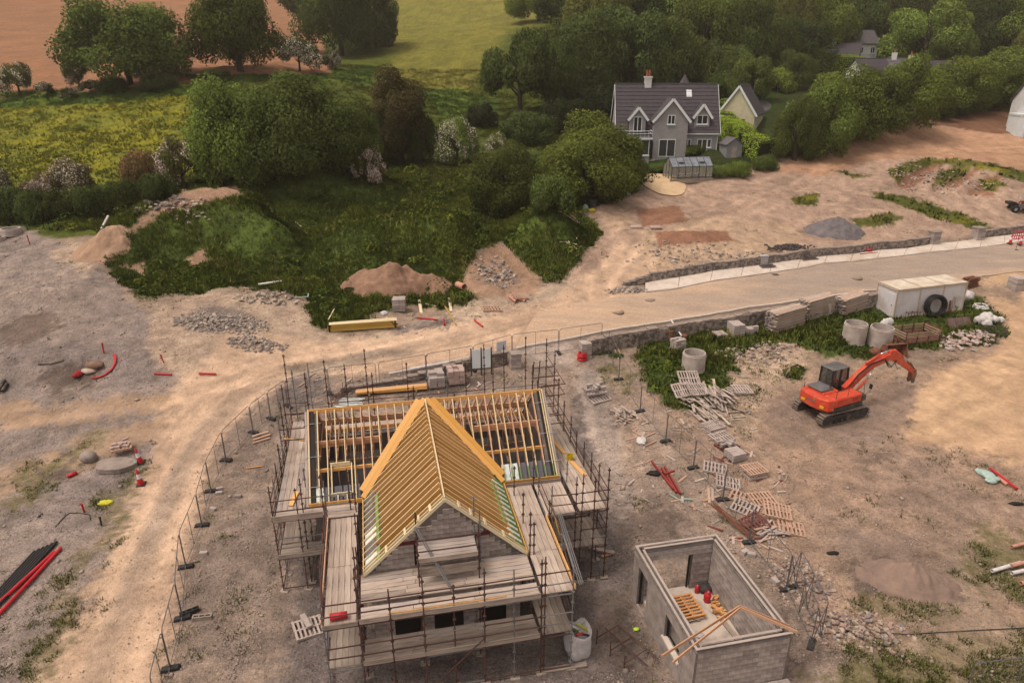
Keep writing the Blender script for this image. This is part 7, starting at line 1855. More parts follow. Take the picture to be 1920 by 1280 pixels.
def tree(px, py, top, wpx, kind, col, label, cat='tree', group=None, name='tree', base=None, lift=None, squash=1.0):
    p = at(px, py) if base is None else base
    depth = p.y * CT - (p.z - CAM_H) * ST
    rad = wpx * depth / FPX / 2
    lo__, hi__ = .5, 45
    for _ in range(30):
        m_ = (lo__ + hi__) / 2
        if topx(p.x, p.y, p.z + m_)[1] > top: lo__ = m_
        else: hi__ = m_
    h = lo__
    t = tag(empty(name, p, random.uniform(0, 6.28)), label, cat, group)
    lf = lift if lift is not None else {'b': .12, 'u': .3, 'r': .04, 't': .06, 'h': .14}.get(kind[0], .03) if not kind.startswith('bush') else -.04
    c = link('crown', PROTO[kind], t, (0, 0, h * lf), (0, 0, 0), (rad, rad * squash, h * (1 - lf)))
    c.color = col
    tr = link('trunk', trunk_mesh(kind[:2], len(kind)), t, (0, 0, 0), (0, 0, 0), (h * .8, h * .8, h * .95))
    return t
DG, MG, LG_, OG, BR = (54,58,24), (66,70,28), (80,84,32), (72,70,30), (78,66,36)
def K(c, k=1.0): return S(c[0], c[1], c[2] + 4, k * 2.3)
top_l = 'trees along the ploughed field'
tree(245, 158, -22, 240, 'broad0', K(MG), 'big spreading tree at the edge of the brown field, the left one', group=top_l); tree(452, 134, -48, 175, 'broad1', K(MG), 'big tree at the edge of the brown field, right of the larger one', group=top_l)
tree(640, 105, -70, 150, 'broad2', K(DG), 'dark tree at the top, left of the hill pasture', group=top_l); tree(705, 92, -50, 110, 'round0', K(DG), 'dark tree at the top, touching the hill pasture', group=top_l); tree(585, 60, -90, 120, 'broad3', K(DG), 'dark tree at the top edge beside the brown field corner', group=top_l)
tree(38, 178, 113, 72, 'haw0', K(OG), 'white flowering hawthorn alone at the edge of the brown field', 'hawthorn', name='hawthorn'); tree(150, 165, 92, 52, 'haw2', K(OG), 'pinkish flowering hawthorn left of the big spreading tree', 'hawthorn', name='hawthorn'); tree(562, 134, 66, 84, 'haw0', K(DG), 'white flowering hawthorn right of the second big tree', 'hawthorn', name='hawthorn'); tree(625, 132, 92, 36, 'haw0', K(DG), 'small white flowering hawthorn below the dark trees', 'hawthorn', name='hawthorn')
for k, (x, y, tp, w, lb) in enumerate(((90, 178, 152, 40, 'small bush in the field edge right of the lone hawthorn'), (128, 186, 162, 36, 'low flowering bush in the field edge, lower'), (170, 172, 148, 46, 'low scrubby bush at the foot of the big spreading tree, left'), (300, 168, 135, 70, 'dark shrub at the foot of the big spreading tree, right'), (215, 172, 140, 60, 'dark shrub under the big spreading tree'), (405, 152, 128, 60, 'low shrub between the two big trees'))):
    tree(x, y, tp, w, 'haw1' if k < 3 else 'bush1', K(DG), lb, 'bush', name='bush')
# scrub belt in the middle
tree(455, 345, 135, 190, 'round0', K(LG_, .95), 'large round willow above the grassy mound, the left half', group='trees in the middle'); tree(565, 330, 128, 210, 'round1', K(MG), 'large round willow above the grassy mound, the right half', group='trees in the middle'); tree(660, 320, 180, 120, 'round2', K(MG), 'green tree behind the pinkish hawthorns, left of the tall dark tree', group='trees in the middle')
tree(752, 308, 118, 118, 'tall', K(BR, .8), 'tall dark brownish tree left of the white hawthorn', group='trees in the middle'); tree(722, 312, 190, 90, 'round0', K(DG), 'dark green tree at the left foot of the tall brownish tree', group='trees in the middle'); tree(790, 305, 200, 70, 'round1', K(DG), 'dark green tree at the right foot of the tall brownish tree', group='trees in the middle')
tree(858, 306, 213, 86, 'blob0', K(LG_), 'round hawthorn full of white blossom in the middle', 'hawthorn', name='hawthorn'); tree(932, 290, 246, 48, 'haw0', K(LG_), 'small white hawthorn right of the round one', 'hawthorn', name='hawthorn')
tree(690, 338, 262, 60, 'haw2', K(OG), 'pinkish hawthorn between the willow and the tall tree', 'hawthorn', name='hawthorn'); tree(705, 346, 296, 46, 'haw2', K(BR), 'fading pink hawthorn at the edge of the rough grass', 'hawthorn', name='hawthorn')
tree(346, 354, 252, 92, 'haw2', K(OG), 'pale pink hawthorn in full flower at the left of the willow', 'hawthorn', name='hawthorn'); tree(272, 358, 275, 78, 'bush0', K((96,72,42)), 'reddish brown bush left of the pale pink hawthorn', 'bush', name='bush'); tree(145, 376, 290, 92, 'haw1', K((84,70,40)), 'brownish hawthorn in the hedge below the meadow', 'hawthorn', name='hawthorn'); tree(82, 390, 322, 60, 'haw2', K(BR), 'pinkish hawthorn in the hedge, near the left edge', 'hawthorn', name='hawthorn'); tree(5, 395, 300, 60, 'haw1', K(OG), 'tall hedge shrub cut by the left edge', 'bush', name='bush')
for k, (x, y, tp, w) in enumerate(((20, 415, 345, 80), (70, 412, 352, 80), (120, 408, 352, 80), (170, 404, 345, 80), (215, 396, 340, 76), (255, 384, 330, 70), (300, 372, 320, 64), (-40, 415, 330, 90))):
    tree(x, y, tp, w, 'bush%d' % (k % 3), K(DG), ('dark hedge shrub below the meadow, %s from the left edge' % ('first', 'second', 'third', 'fourth', 'fifth', 'sixth', 'seventh', 'outermost')[k]) if k < 7 else 'dark hedge shrub mostly outside the left edge', 'bush', 'hedge below the meadow', name='hedge_shrub')
tree(945, 398, 262, 146, 'round2', K(MG), 'round dark green willow bush left of the twin trees', group='trees in the middle'); tree(1108, 350, 204, 190, 'round1', K(LG_, .95), 'big light green tree left of the grey house, the rear one', group='trees in the middle'); tree(1100, 378, 250, 180, 'round0', K(LG_), 'big light green tree left of the grey house, the front one', group='trees in the middle'); tree(1165, 352, 240, 90, 'round2', K(MG), 'green tree touching the left corner of the grey house', group='trees in the middle'); tree(1032, 396, 322, 90, 'bush0', K(MG), 'low grey green bush between the willow bush and the twin trees', 'bush', name='bush')
tree(975, 218, 48, 165, 'umbrella', K(DG, 1.1), 'flat-topped dark tree with several stems above the white hawthorns', group='wood behind the grey house'); tree(1042, 205, 60, 110, 'broad1', K(DG), 'dark tree right of the flat-topped tree', group='wood behind the grey house'); tree(905, 236, 188, 60, 'bush2', K((40,40,20)), 'small dark bush on the pasture', 'bush', name='bush'); tree(990, 262, 205, 110, 'bush1', K(DG), 'dark undergrowth below the flat-topped tree', 'bush', name='bush'); tree(1060, 245, 180, 100, 'bush0', K((36,40,18)), 'dark undergrowth left of the grey house', 'bush', name='bush'); tree(1130, 225, 150, 100, 'bush2', K((36,40,18)), 'dark undergrowth behind the left gable of the grey house', 'bush', name='bush')
# the wood on the hillside: every tree a thing
WOOD = [(1085,190,8,170),(1165,178,2,180),(1240,172,20,160),(1310,165,-20,150),(1120,120,-60,160),(1200,110,-70,150),(1290,110,-60,150),(1375,150,-30,140),(1355,178,70,110),(1430,140,20,120),(1385,95,-60,130),(1460,95,-50,130),(1500,130,30,120),(1535,100,-30,120),(1590,85,-40,120),(1640,75,-60,120),(1480,165,90,90),(1395,190,95,100),(1330,140,30,110),(1060,60,-70,130),(1010,40,-60,120),(1140,50,-110,140),(1250,40,-110,140),(1350,40,-120,140),(1450,40,-110,140),(1560,40,-110,140),(1850,110,-30,140),(1910,120,-20,140),(1800,60,-50,130),(1880,60,-60,140),(1700,50,-40,130),(1770,130,40,100),(1960,140,30,160)]
WCOL = [DG, DG, (52,56,22), MG, OG, (42,48,20), (72,78,28)]
side = ('left end', 'left', 'middle', 'right', 'right end')
WLAB = ['dark woodland tree behind the left end of the grey house', 'dark woodland tree behind the chimney of the grey house', 'woodland tree behind the right half of the grey house roof', 'tall woodland tree between the grey house and the cream house, top reaching the edge', 'woodland tree at the top edge, left of the grey house chimney', 'woodland tree at the top edge, above the grey house chimney', 'woodland tree at the top edge, above the right half of the grey house', 'woodland tree above the clipped hedges, top reaching the edge', 'low woodland tree right behind the right corner of the grey house', 'woodland tree above the cream house', 'woodland tree at the top edge, above the street lamp', 'woodland tree at the top edge, above the yellow green small tree', 'woodland tree left of the rust brown outbuilding', 'woodland tree above the rust brown outbuilding', 'woodland tree above the low dark slate roof', 'woodland tree above the pale half-hidden house', 'low woodland tree beside the yellow green small tree', 'low woodland tree behind the cream house gable', 'dark woodland tree above the right corner of the grey house roof', 'woodland tree at the upper end of the hill pasture, right of the small one', 'smaller tree at the top of the hill pasture', 'woodland tree at the very top, left of centre in the wood', 'woodland tree at the very top, above the grey house', 'woodland tree at the very top, right of the grey house', 'woodland tree at the very top, above the cream house', 'woodland tree at the very top, above the slate roof', 'dark tree right of the broad light green tree', 'dark tree at the right edge above the light green trees', 'dark tree at the top behind the broad light green tree, right', 'dark tree at the top right corner', 'dark tree at the top behind the broad light green tree, left', 'low tree at the right foot of the broad light green tree', 'tree mostly outside the right edge of the wood']
for k, (x, y, tp, w) in enumerate(WOOD):
    tree(x, y, tp, w, ('broad%d' % (k % 4)) if k % 3 else ('round%d' % (k % 3)), K(WCOL[k % 7], 1.3), WLAB[k], group='woodland on the hillside')
tree(1728, 128, -2, 180, 'broad0', K(LG_, 1.05), 'broad light green tree standing before the dark wood at the upper right'); tree(1460, 170, 124, 60, 'bush1', K((98,102,36)), 'bright yellow green small tree beside the cream house')
ROWR = [(1488,300,172,96,'small tree beside the bank, right of the cream gable wall'),(1530,288,150,130,'full green tree in the belt on the bank, second from the cream house'),(1575,262,116,150,'tall bright green tree in the belt on the bank'),(1640,245,124,130,'rounded tree in the belt on the bank, left of the dark roofs'),(1690,234,98,140,'tall narrow tree in the belt on the bank, beside the dark roofs'),(1496,288,205,96,'low tree at the foot of the belt on the bank'),(1545,268,190,120,'low leafy tree at the front of the belt on the bank'),(1605,252,185,110,'low tree at the front of the belt, right'),(1740,222,150,90,'thin tree in front of the grey roofs'),(1790,212,100,150,'light green tree behind the brown plot, left of two'),(1860,200,85,150,'light green tree behind the brown plot, right of two'),(1912,192,70,110,'tree cut by the right edge behind the white house'),(1775,216,165,90,'low shrubby tree at the edge of the brown plot'),(1835,205,160,90,'low dark tree at the far edge of the brown plot')]
for k, (x, y, tp, w, lb) in enumerate(ROWR): tree(x, y, tp, w, ('round%d' % (k % 3)), K((MG, LG_, LG_, MG, LG_, DG, MG, DG, MG, LG_, LG_, MG, DG, DG)[k]), lb, group='tree belt on the bank')
for k, (x, y, tp, w, lb) in enumerate(((1385, 328, 300, 46, 'garden shrub right of the greenhouse'), (1432, 318, 288, 50, 'garden shrub below the timber shed, right'), (1355, 330, 305, 50, 'garden shrub at the right corner of the greenhouse'), (1205, 300, 272, 30, 'clipped shrub beside the bay of the grey house'), (1285, 288, 270, 40, 'flowering shrub at the front of the grey house'), (1300, 286, 268, 40, 'dark shrub at the back door of the grey house'), (1185, 340, 305, 60, 'dark garden shrub left of the round terrace'), (1240, 322, 305, 44, 'low planting behind the round terrace'))):
    tree(x, y, tp, w, 'bush%d' % (k % 3), K(MG if k % 2 else LG_), lb, 'shrub', name='garden_shrub')

# ------------------------------------------------------------------ hedges
def hedge(pts, w, h, col, label, seed):
    P_ = [at(*p) for p in pts]; o = P_[0].copy(); t = tag(empty('clipped_hedge', o), label, 'hedge'); g = np.random.default_rng(seed)
    Cs, Ns = [], []; core = MB()
    for a, b in zip(P_[:-1], P_[1:]):
        L = (b - a).length; d = (b - a).normalized(); r_ = Vector((d.y, -d.x, 0)); n = int(L * (w + 2 * h) * 40)
        core.bar(a - o + Vector((0, 0, h * .45)), b - o + Vector((0, 0, h * .45)), w * .84, h * .95)
        u = g.random(n); v = g.random(n) * (w + 2 * h)
        for k in range(n):
            p = a.lerp(b, float(u[k])); q = v[k]
            if q < h: e, z, nn = -w / 2, q, -r_
            elif q < h + w: e, z, nn = q - h - w / 2, h, Vector((0, 0, 1))
            else: e, z, nn = w / 2, q - h - w, r_
            pp = p + r_ * e; Cs.append((pp.x - o.x, pp.y - o.y, zg(pp.x, pp.y) + z - o.z)); Ns.append((nn + Vector((0, 0, .3)))[:])
    C = np.array(Cs) + g.normal(size=(len(Cs), 3)) * .06; N = np.array(Ns) + g.normal(size=(len(Cs), 3)) * .5
    V_, F_ = cards(C, N, .085, g); T = np.repeat(np.clip(g.normal(.5, .2, len(C)), 0, 1), 4)
    f = link('foliage', np_mesh('hedge', V_, F_, leaf_m, {'tint': ('FLOAT', T), 'gn': ('FLOAT_VECTOR', np.repeat(np.array(Ns), 4, 0))}), t); f.color = col; core.build('inner_branches', mat('hedge_core', S(40,46,18), S(30,36,14)), t)
hedge([(1345, 232), (1372, 262), (1400, 288), (1432, 305)], 3.0, 3.0, K((112,124,36)), 'bright clipped hedge running down beside the grey house and shed', 3)
hedge([(1347, 222), (1400, 208)], 2.4, 2.8, K((96,108,34)), 'short clipped hedge behind the grey house, in front of the cream house', 4)
hedge([(1335, 195), (1375, 172), (1392, 150)], 3.5, 3.6, K((62,78,26)), 'tall rounded hedge behind the right end of the grey house', 5)
hedge([(1470, 142), (1540, 140), (1610, 140)], 4, 4.0, K((92,104,30)), 'long clipped hedge above the tree belt', 6)

# ------------------------------------------------------------------ houses beyond the site
slate = mat('slate_roof', S(88,78,80), S(72,64,68), 1.4, .8, stretch=(1, 1, 6))
slate2 = mat('grey_roof', S(112,102,102), S(94,86,88), 1.4, .8, stretch=(1, 1, 6))
rend_g = mat('grey_render', S(172,158,152), S(158,144,138), 1.2, .9); rend_c = mat('cream_render', S(226,206,168), S(212,190,152), 1.2, .9); rend_w = mat('white_render', S(236,224,212), S(220,206,194), 1.0, .9)
wtrim = mat('white_trim', S(244,236,230), S(232,224,218), 2, .6); pane_m = mat('window_pane', (.02, .022, .026, 1), (.035, .04, .045, 1), 1.5, .1, spec=.6); clay = mat('clay_pot', S(186,92,66), S(160,76,56)); glassr = mat('roof_glass', S(150,148,150), S(116,116,120), 1.5, .2, spec=.6)
# ground spots in front of the houses, on the line of sight
def gable_house(p, yaw, L, W, eave, ridge, wall, roof, name, label, base=-1.5):
    """ridge along local x, front towards -y; origin at the middle of the front wall's foot"""
    t = tag(empty(name, p, yaw), label, 'house')
    w = MB().prism([(0, base), (W, base), (W, eave), (W / 2, ridge - .12), (0, eave)], -L / 2, L / 2, 'x').build('wall', wall, t)
    th = .18; ov = .35; k = (ridge - eave) / (W / 2)
    r_ = MB()
    for s in (0, 1):
        y0, y1 = (-ov, W / 2) if s == 0 else (W + ov, W / 2); z0 = eave - ov * k
        a = [(-L / 2 - .25, y0, z0), (L / 2 + .25, y0, z0), (L / 2 + .25, y1, ridge), (-L / 2 - .25, y1, ridge)]
        r_.add([q for q in a] + [(q[0], q[1], q[2] + th) for q in a], MB.BF)
    rf_ = r_.build('roof', roof, t)
    piece_bar('ridge_tile', slate2, rf_, (-L / 2 - .25, W / 2, ridge + th + .03), (L / 2 + .25, W / 2, ridge + th + .03), .25, .12)
    # slate courses: thin laps across the slope facing the site
    sl = math.hypot(W / 2 + ov, ridge - eave + ov * k)
    for z in np.arange(.6, sl - .2, .62):
        f = z / sl; y = -ov + (W / 2 + ov) * f; zz = eave - ov * k + (ridge - eave + ov * k) * f + th
        piece_bar('slate_course', roof, rf_, (-L / 2 - .25, y, zz + .012), (L / 2 + .25, y, zz + .012), .1, .03)
    return t, rf_
def window(t, x0, x1, z0, z1, y=-.04, bars=1, door=False):
    f = MB(); d = .09
    f.bx(x0, x0 + d, y - .05, y + .06, z0, z1).bx(x1 - d, x1, y - .05, y + .06, z0, z1).bx(x0 + d, x1 - d, y - .05, y + .06, z1 - d, z1).bx(x0 + d, x1 - d, y - .05, y + .06, z0, z0 + d)
    for k in range(bars): xm = x0 + (x1 - x0) * (k + 1) / (bars + 1); f.bx(xm - .05, xm + .05, y - .048, y + .055, z0 + d, z1 - d)
    o = f.build('door' if door else 'window', wtrim, t); n = bars + 1
    for k in range(n):
        a = x0 + (x1 - x0) * k / n + .06; b = x0 + (x1 - x0) * (k + 1) / n - .06
        MB().bx(a, b, y - .02, y + .03, z0 + d + .003, z1 - d - .003).build('pane', pane_m, o)
    if not door: MB().bx(x0 - .1, x1 + .1, y - .16, y + .05, z0 - .12, z0 - .004).build('sill', wtrim, o)
    return o
gp = atd(1249, 284, 103); gyaw = R(-1.5)
gh, ghr = gable_house(gp, gyaw, 15.0, 8.2, 3.0, 9.3, rend_g, slate, 'grey_house', 'two-storey grey house with slate roof and gabled dormers beyond the site')
# projecting gable
def gable_bay(t, xc, w, depth, eave, ridge, wall, roof, y_front=-1.6, back=3.2, base=-1.5, trim=True):
    h = w / 2
    b = MB().prism([(xc - h, base), (xc + h, base), (xc + h, eave), (xc, ridge), (xc - h, eave)], y_front, back * .2, 'y').build('bay_wall', wall, t)
    r_ = MB(); ov = .35; k = (ridge - eave) / h
    for s in (-1, 1):
        a = [(xc + s * (h + ov), y_front - .3, eave - ov * k), (xc, y_front - .3, ridge), (xc, back, ridge), (xc + s * (h + ov), back * .35, eave - ov * k)]
        r_.add(a + [(q[0], q[1], q[2] + .16) for q in a], MB.BF)
    rr_ = r_.build('bay_roof', roof, t)
    if trim:
        for s in (-1, 1): piece_bar('barge_board', wtrim, rr_, (xc, y_front - .34, ridge - .02), (xc + s * (h + ov), y_front - .34, eave - ov * k - .02), .06, .34)
    return b
gable_bay(gh, .15, 4.9, 0, 4.7, 7.5, rend_g, slate, -1.5, 3.4)
window(gh, -.45, .65, 4.0, 5.3, -1.54); window(gh, -1.45, 1.0, -.6, 1.9, -1.54, 1, True)
gable_bay(gh, -4.6, 2.3, 0, 4.9, 6.3, rend_g, slate, -.5, 2.2, 2.8); window(gh, -5.25, -4.0, 2.9, 5.0, -.54, 1, True)
gable_bay(gh, 5.0, 2.2, 0, 5.2, 6.7, rend_g, slate, .2, 2.9, 3.4); window(gh, 4.2, 5.8, 3.9, 5.2, .16)
window(gh, 2.6, 3.6, .5, 1.8); window(gh, 4.5, 6.0, -.6, 1.8, -.04, 1, True); window(gh, 6.0, 6.6, .6, 1.8, -.045, 0)
# bay conservatory and balcony at the left
cv = MB().bx(-7.0, -2.9, -2.4, -.05, -1.5, -.3).build('bay_base', rend_g, gh); 
for x0, x1 in ((-6.9, -5.6), (-5.5, -4.4), (-4.3, -3.0)): window(gh, x0, x1, -.3, 1.9, -2.4, 0, x0 == -5.5)
MB().bx(-7.0, -2.9, -2.3, -.05, -.3, 1.9).build('bay_glass', pane_m, gh); MB().bx(-7.2, -2.6, -2.7, -.05, 1.95, 2.2).build('bay_roof_slab', wtrim, gh)
MB().bx(-7.1, -2.7, -2.6, -.1, 2.21, 2.3).build('balcony_floor', slate2, gh)
for z in (2.75, 3.15): MB().tube([(-7.1, -2.6, z), (-2.7, -2.6, z), (-2.7, -.2, z)], .035, 6).build('balcony_rail', wtrim, gh)
for x in np.arange(-7.1, -2.6, .55): MB().tube([(x, -2.6, 2.3), (x, -2.6, 3.15)], .02, 5).build('baluster', wtrim, gh)
ch = MB().bx(-3.3, -2.3, 3.7, 4.5, 8.6, 10.3).bx(-3.4, -2.2, 3.6, 4.6, 10.3, 10.5).build('chimney', rend_w, ghr)
for x in (-3.0, -2.6): MB().lathe([(.16, 10.5), (.13, 11.4), (.16, 11.45), (.1, 11.45), (.1, 10.6)], (x, 4.1, 0), 10).build('chimney_pot', clay, ghr)
k_ = (9.3 - 3.0) / 4.1
MB().add([(2.95, 2.9, 3 + 2.9 * k_ + .25), (3.75, 2.9, 3 + 2.9 * k_ + .25), (3.75, 3.5, 3 + 3.5 * k_ + .25), (2.95, 3.5, 3 + 3.5 * k_ + .25), (2.95, 2.9, 3 + 2.9 * k_), (3.75, 2.9, 3 + 2.9 * k_), (3.75, 3.5, 3 + 3.5 * k_), (2.95, 3.5, 3 + 3.5 * k_)], MB.BF).build('roof_window', wtrim, ghr)
MB().lathe([(1.1, 9.0), (0, 10.8)], (3.2, 6.5, 0), 6).build('turret_roof', slate, ghr)
piece_bar('gutter', wtrim, ghr, (2.7, -.42, 2.55), (7.6, -.42, 2.55), .12, .12); piece_bar('gutter', wtrim, ghr, (-7.6, -.42, 2.55), (-5.9, -.42, 2.55), .12, .12)
for x in (7.45, 2.7): MB().tube([(x, -.12, -1.4), (x, -.12, 2.5)], .05, 6).build('down_pipe', wtrim, gh)
for s in (-1, 1):
    for y0, y1, z0, z1 in ((-.35, 4.1, 3 - .35 * k_, 9.3), (8.55, 4.1, 3 - .35 * k_, 9.3)): piece_bar('barge_board', wtrim, ghr, (s * 7.78, y0, z0), (s * 7.78, y1, z1), .05, .3)
# terrace, greenhouse, shed, person
ter_m = mat('terrace', S(222,182,140), S(208,166,126), 1.2, .9)
def lay(name, c_, rx, ry, m_, dz, kind='structure'):
    V_ = []; F_ = []
    for i in range(9):
        for j in range(28):
            r_ = i / 8; a = 2 * PI * j / 28; X_, Y_ = c_.x + rx * r_ * math.cos(a), c_.y + ry * r_ * math.sin(a); V_.append((X_ - c_.x, Y_ - c_.y, zg(X_, Y_) - c_.z + dz))
    for i in range(8):
        for j in range(28): F_.append((i * 28 + j, i * 28 + (j + 1) % 28, (i + 1) * 28 + (j + 1) % 28, (i + 1) * 28 + j))
    return tag(link(name, np_mesh(name, np.array(V_), np.array(F_), m_), None, c_), kind=kind)
lay('terrace', at(1243, 340), 3.0, 4.4, ter_m, .1)
p = at(1205, 298); tag(MB().bx(-3, 1.6, -1.0, 1.2, -.5, .1).build('patio', pave_m, None, False, p), kind='structure')
gp2 = at(1258, 341); ghs = tag(empty('greenhouse', gp2, R(13)), 'dark framed glass greenhouse below the grey house', 'greenhouse')
gfr = mat('greenhouse_frame', S(70,70,66), S(54,54,52), 4, .5); gl2 = bpy.data.materials.new('greenhouse_glass'); gl2.use_nodes = True
pg = gl2.node_tree.nodes['Principled BSDF']; pg.inputs['Base Color'].default_value = (.5, .52, .52, 1); pg.inputs['Roughness'].default_value = .08; pg.inputs['Alpha'].default_value = .35
GLn, GWd, Ge, Gr = 6.0, 2.6, 1.9, 3.0
for x in np.linspace(0, GLn, 7):
    for y in (0, GWd): piece_bar('post', gfr, ghs, (x, y, 0), (x, y, Ge), .08, .08)
    for y in (0, GWd): piece_bar('roof_bar', gfr, ghs, (x, y, Ge), (x, GWd / 2, Gr), .07, .07)
for y, z in ((0, Ge), (GWd, Ge), (GWd / 2, Gr), (0, .5), (GWd, .5)): piece_bar('rail', gfr, ghs, (0, y, z), (GLn, y, z), .08, .08)
for x in (0, GLn):
    for y in (.85, 1.75): piece_bar('post', gfr, ghs, (x, y, 0), (x, y, 2.5), .07, .07)
for k in range(6):
    x0, x1 = GLn * k / 6 + .05, GLn * (k + 1) / 6 - .05
    for y, yr in ((0, GWd / 2 - .03), (GWd, GWd / 2 + .03)):
        e = .03 if y == 0 else -.03
        MB().add([(x0, y, Ge + .03), (x1, y, Ge + .03), (x1, yr, Gr), (x0, yr, Gr)], [(0, 1, 2, 3)]).build('roof_pane', glassr, ghs); MB().add([(x0, y, .1), (x1, y, .1), (x1, y, Ge - .05), (x0, y, Ge - .05)], [(0, 1, 2, 3)]).build('wall_pane', gl2, ghs)
for x in (0.0, GLn): MB().add([(x, .05, .1), (x, GWd - .05, .1), (x, GWd - .05, Ge), (x, GWd / 2, Gr - .05), (x, .05, Ge)], [(0, 1, 2, 3, 4)]).build('end_pane', gl2, ghs)
for k in (1, 4): piece_bar('roof_vent', gfr, ghs, (GLn * k / 6 + .1, .55, 2.45), (GLn * (k + 1) / 6 - .1, .55, 2.45), .5, .03)
piece('staging', wtrim, ghs, (3.4, 1.3, .8), (3.0, .8, .06)); piece('base_wall', weath2, ghs, (3.0, -.12, .05), (6.4, .1, .5))
p = at(1375, 296); sh_ = tag(empty('garden_shed', p, R(8)), 'small grey garden shed beside the clipped hedge', 'shed')
MB().prism([(-1.2, -.6), (1.2, -.6), (1.2, 1.9), (0, 2.7), (-1.2, 1.9)], 0, 2.6, 'y').build('wall', mat('shed_grey', S(150,142,138), S(132,124,120), 2, .9), sh_)
for s in (-1, 1): MB().add([(s * 1.4, -.2, 1.77), (0, -.2, 2.74), (0, 2.8, 2.74), (s * 1.4, 2.8, 1.77), (s * 1.4, -.2, 1.87), (0, -.2, 2.84), (0, 2.8, 2.84), (s * 1.4, 2.8, 1.87)], MB.BF).build('roof', slate2, sh_)
MB().bx(-.4, .4, -.03, .02, -.3, 1.6).build('door', weath3, sh_)
# person by the bay door
import bmesh
def person(p, yaw, label):
    t = tag(empty('person', p, yaw), label, 'person')
    Vp = [(0, 0, .95), (0, 0, 1.15), (0, 0, 1.4), (0, 0, 1.5), (0, .01, 1.6), (-.1, 0, .9), (-.11, .02, .5), (-.11, -.02, .08), (-.11, -.16, .04), (.1, 0, .9), (.11, .05, .5), (.11, .06, .08), (.11, -.08, .04), (-.19, 0, 1.4), (-.25, .0, 1.14), (-.22, -.14, .92), (.19, 0, 1.4), (.25, 0, 1.14), (.22, -.14, .92), (0, -.005, 1.68), (0, 0, 1.75)]
    Ep = [(0, 1), (1, 2), (2, 3), (3, 4), (0, 5), (5, 6), (6, 7), (7, 8), (0, 9), (9, 10), (10, 11), (11, 12), (2, 13), (13, 14), (14, 15), (2, 16), (16, 17), (17, 18), (4, 19), (19, 20)]
    Rp = [.15, .14, .15, .06, .09, .09, .065, .045, .05, .09, .065, .045, .05, .06, .045, .035, .06, .045, .035, .1, .06]
    me = bpy.data.meshes.new('body'); me.from_pydata(Vp, Ep, []); o = link('body', me, t); bpy.context.view_layer.objects.active = o; bpy.ops.mesh.customdata_skin_add()
    sk = o.modifiers.new('skin', 'SKIN'); 
    for i, r_ in enumerate(Rp): me.skin_vertices[0].data[i].radius = (r_, r_ * .8)
    me.skin_vertices[0].data[0].use_root = True
    o.modifiers.new('sub', 'SUBSURF').levels = 1
    m_ = bpy.data.materials.new('clothes_skin'); m_.use_nodes = True; n_ = m_.node_tree; pr = n_.nodes['Principled BSDF']
    tc_ = n_.nodes.new('ShaderNodeTexCoord'); sx = n_.nodes.new('ShaderNodeSeparateXYZ'); cr = n_.nodes.new('ShaderNodeValToRGB'); n_.links.new(tc_.outputs['Object'], sx.inputs[0]); n_.links.new(ramp(n_, sx.outputs[2], 0, 1.8), cr.inputs[0]); n_.links.new(cr.outputs[0], pr.inputs['Base Color'])
    cr.color_ramp.interpolation = 'CONSTANT'; el = cr.color_ramp.elements; el[0].color = S(40,38,42); el[1].position = .53; el[1].color = S(236,228,222)
    for pos, c_ in ((.83, S(206,150,122)), (.94, S(60,44,36))): e_ = el.new(pos); e_.color = c_
    me.materials.append(m_); return t
person(at(1187.5, 293), .4, 'person in a white top standing by the bay door of the grey house')
# cream house and the others
cp = atd(1420, 243, 124); cr_, _r = gable_house(cp, R(63), 10, 6.2, 3.0, 7.4, rend_c, slate, 'cream_house', 'cream house with a tall gable beside the tree belt')
def far_house(px, py, depth, yaw, L, W, e, r, wall, roof, label, wins=(), name='far_house', chim=None):
    t, rf_ = gable_house(atd(px, py, depth), yaw, L, W, e, r, wall, roof, name, label, -4)
    for x0, x1, z0, z1 in wins: window(t, x0, x1, z0, z1)
    if chim is not None: MB().bx(chim - .5, chim + .5, W / 2 - .4, W / 2 + .4, r - .6, r + 1.3).build('chimney', wall, rf_); MB().lathe([(.18, r + 1.3), (.14, r + 2.0), (0, r + 2.0)], (chim, W / 2, 0), 8).build('chimney_pot', clay, rf_)
    return t
window(cr_, -3.6, -2.6, .6, 2.0); MB().bx(-5.06, -4.98, 1.6, 2.6, .2, 2.0).build('window', pane_m, cr_)
for y0, z0 in ((-.4, 2.4), (6.6, 2.4)): piece_bar('barge_board', wtrim, _r, (-5.3, y0, z0 + .1), (-5.3, 3.1, 7.45), .06, .34)
far_house(1622, 112, 178, R(8), 6, 6.5, 4.0, 7.0, rend_w, slate2, 'pale house with a grey roof half hidden below the wood', ((-2.2, -1.0, 1.5, 3.0), (1.0, 2.2, 1.5, 3.0)))
far_house(1578, 118, 172, R(-28), 7, 5, 1.5, 4.4, rend_w, slate, 'low dark slate roof left of the pale house', (), chim=-2.6)
far_house(1548, 118, 174, R(0), 5, 4, 1.5, 3.2, mat('rust_render', S(120,84,66), S(104,74,60)), mat('rust_roof', S(126,84,66), S(106,72,58)), 'small rust brown outbuilding left of the slate roof')
far_house(1640, 75, 200, R(12), 10, 6, 2, 5, rend_w, slate, 'dark roof behind the pale house at the edge of the wood')
far_house(1715, 190, 140, R(-40), 9, 7, 4, 7.5, rend_c, slate, 'dark slate roof with a cream gable among the belt of trees', ((-1, 0, 1.5, 2.8),), chim=-3.0)
far_house(1640, 160, 148, R(10), 7, 6, 2.5, 5.2, rend_w, slate, 'dark roof showing above the tree belt on the bank')
far_house(1690, 165, 152, R(-15), 7, 6, 3, 6, rend_w, slate2, 'grey roof with a brick chimney above the tree belt', (), chim=-2)
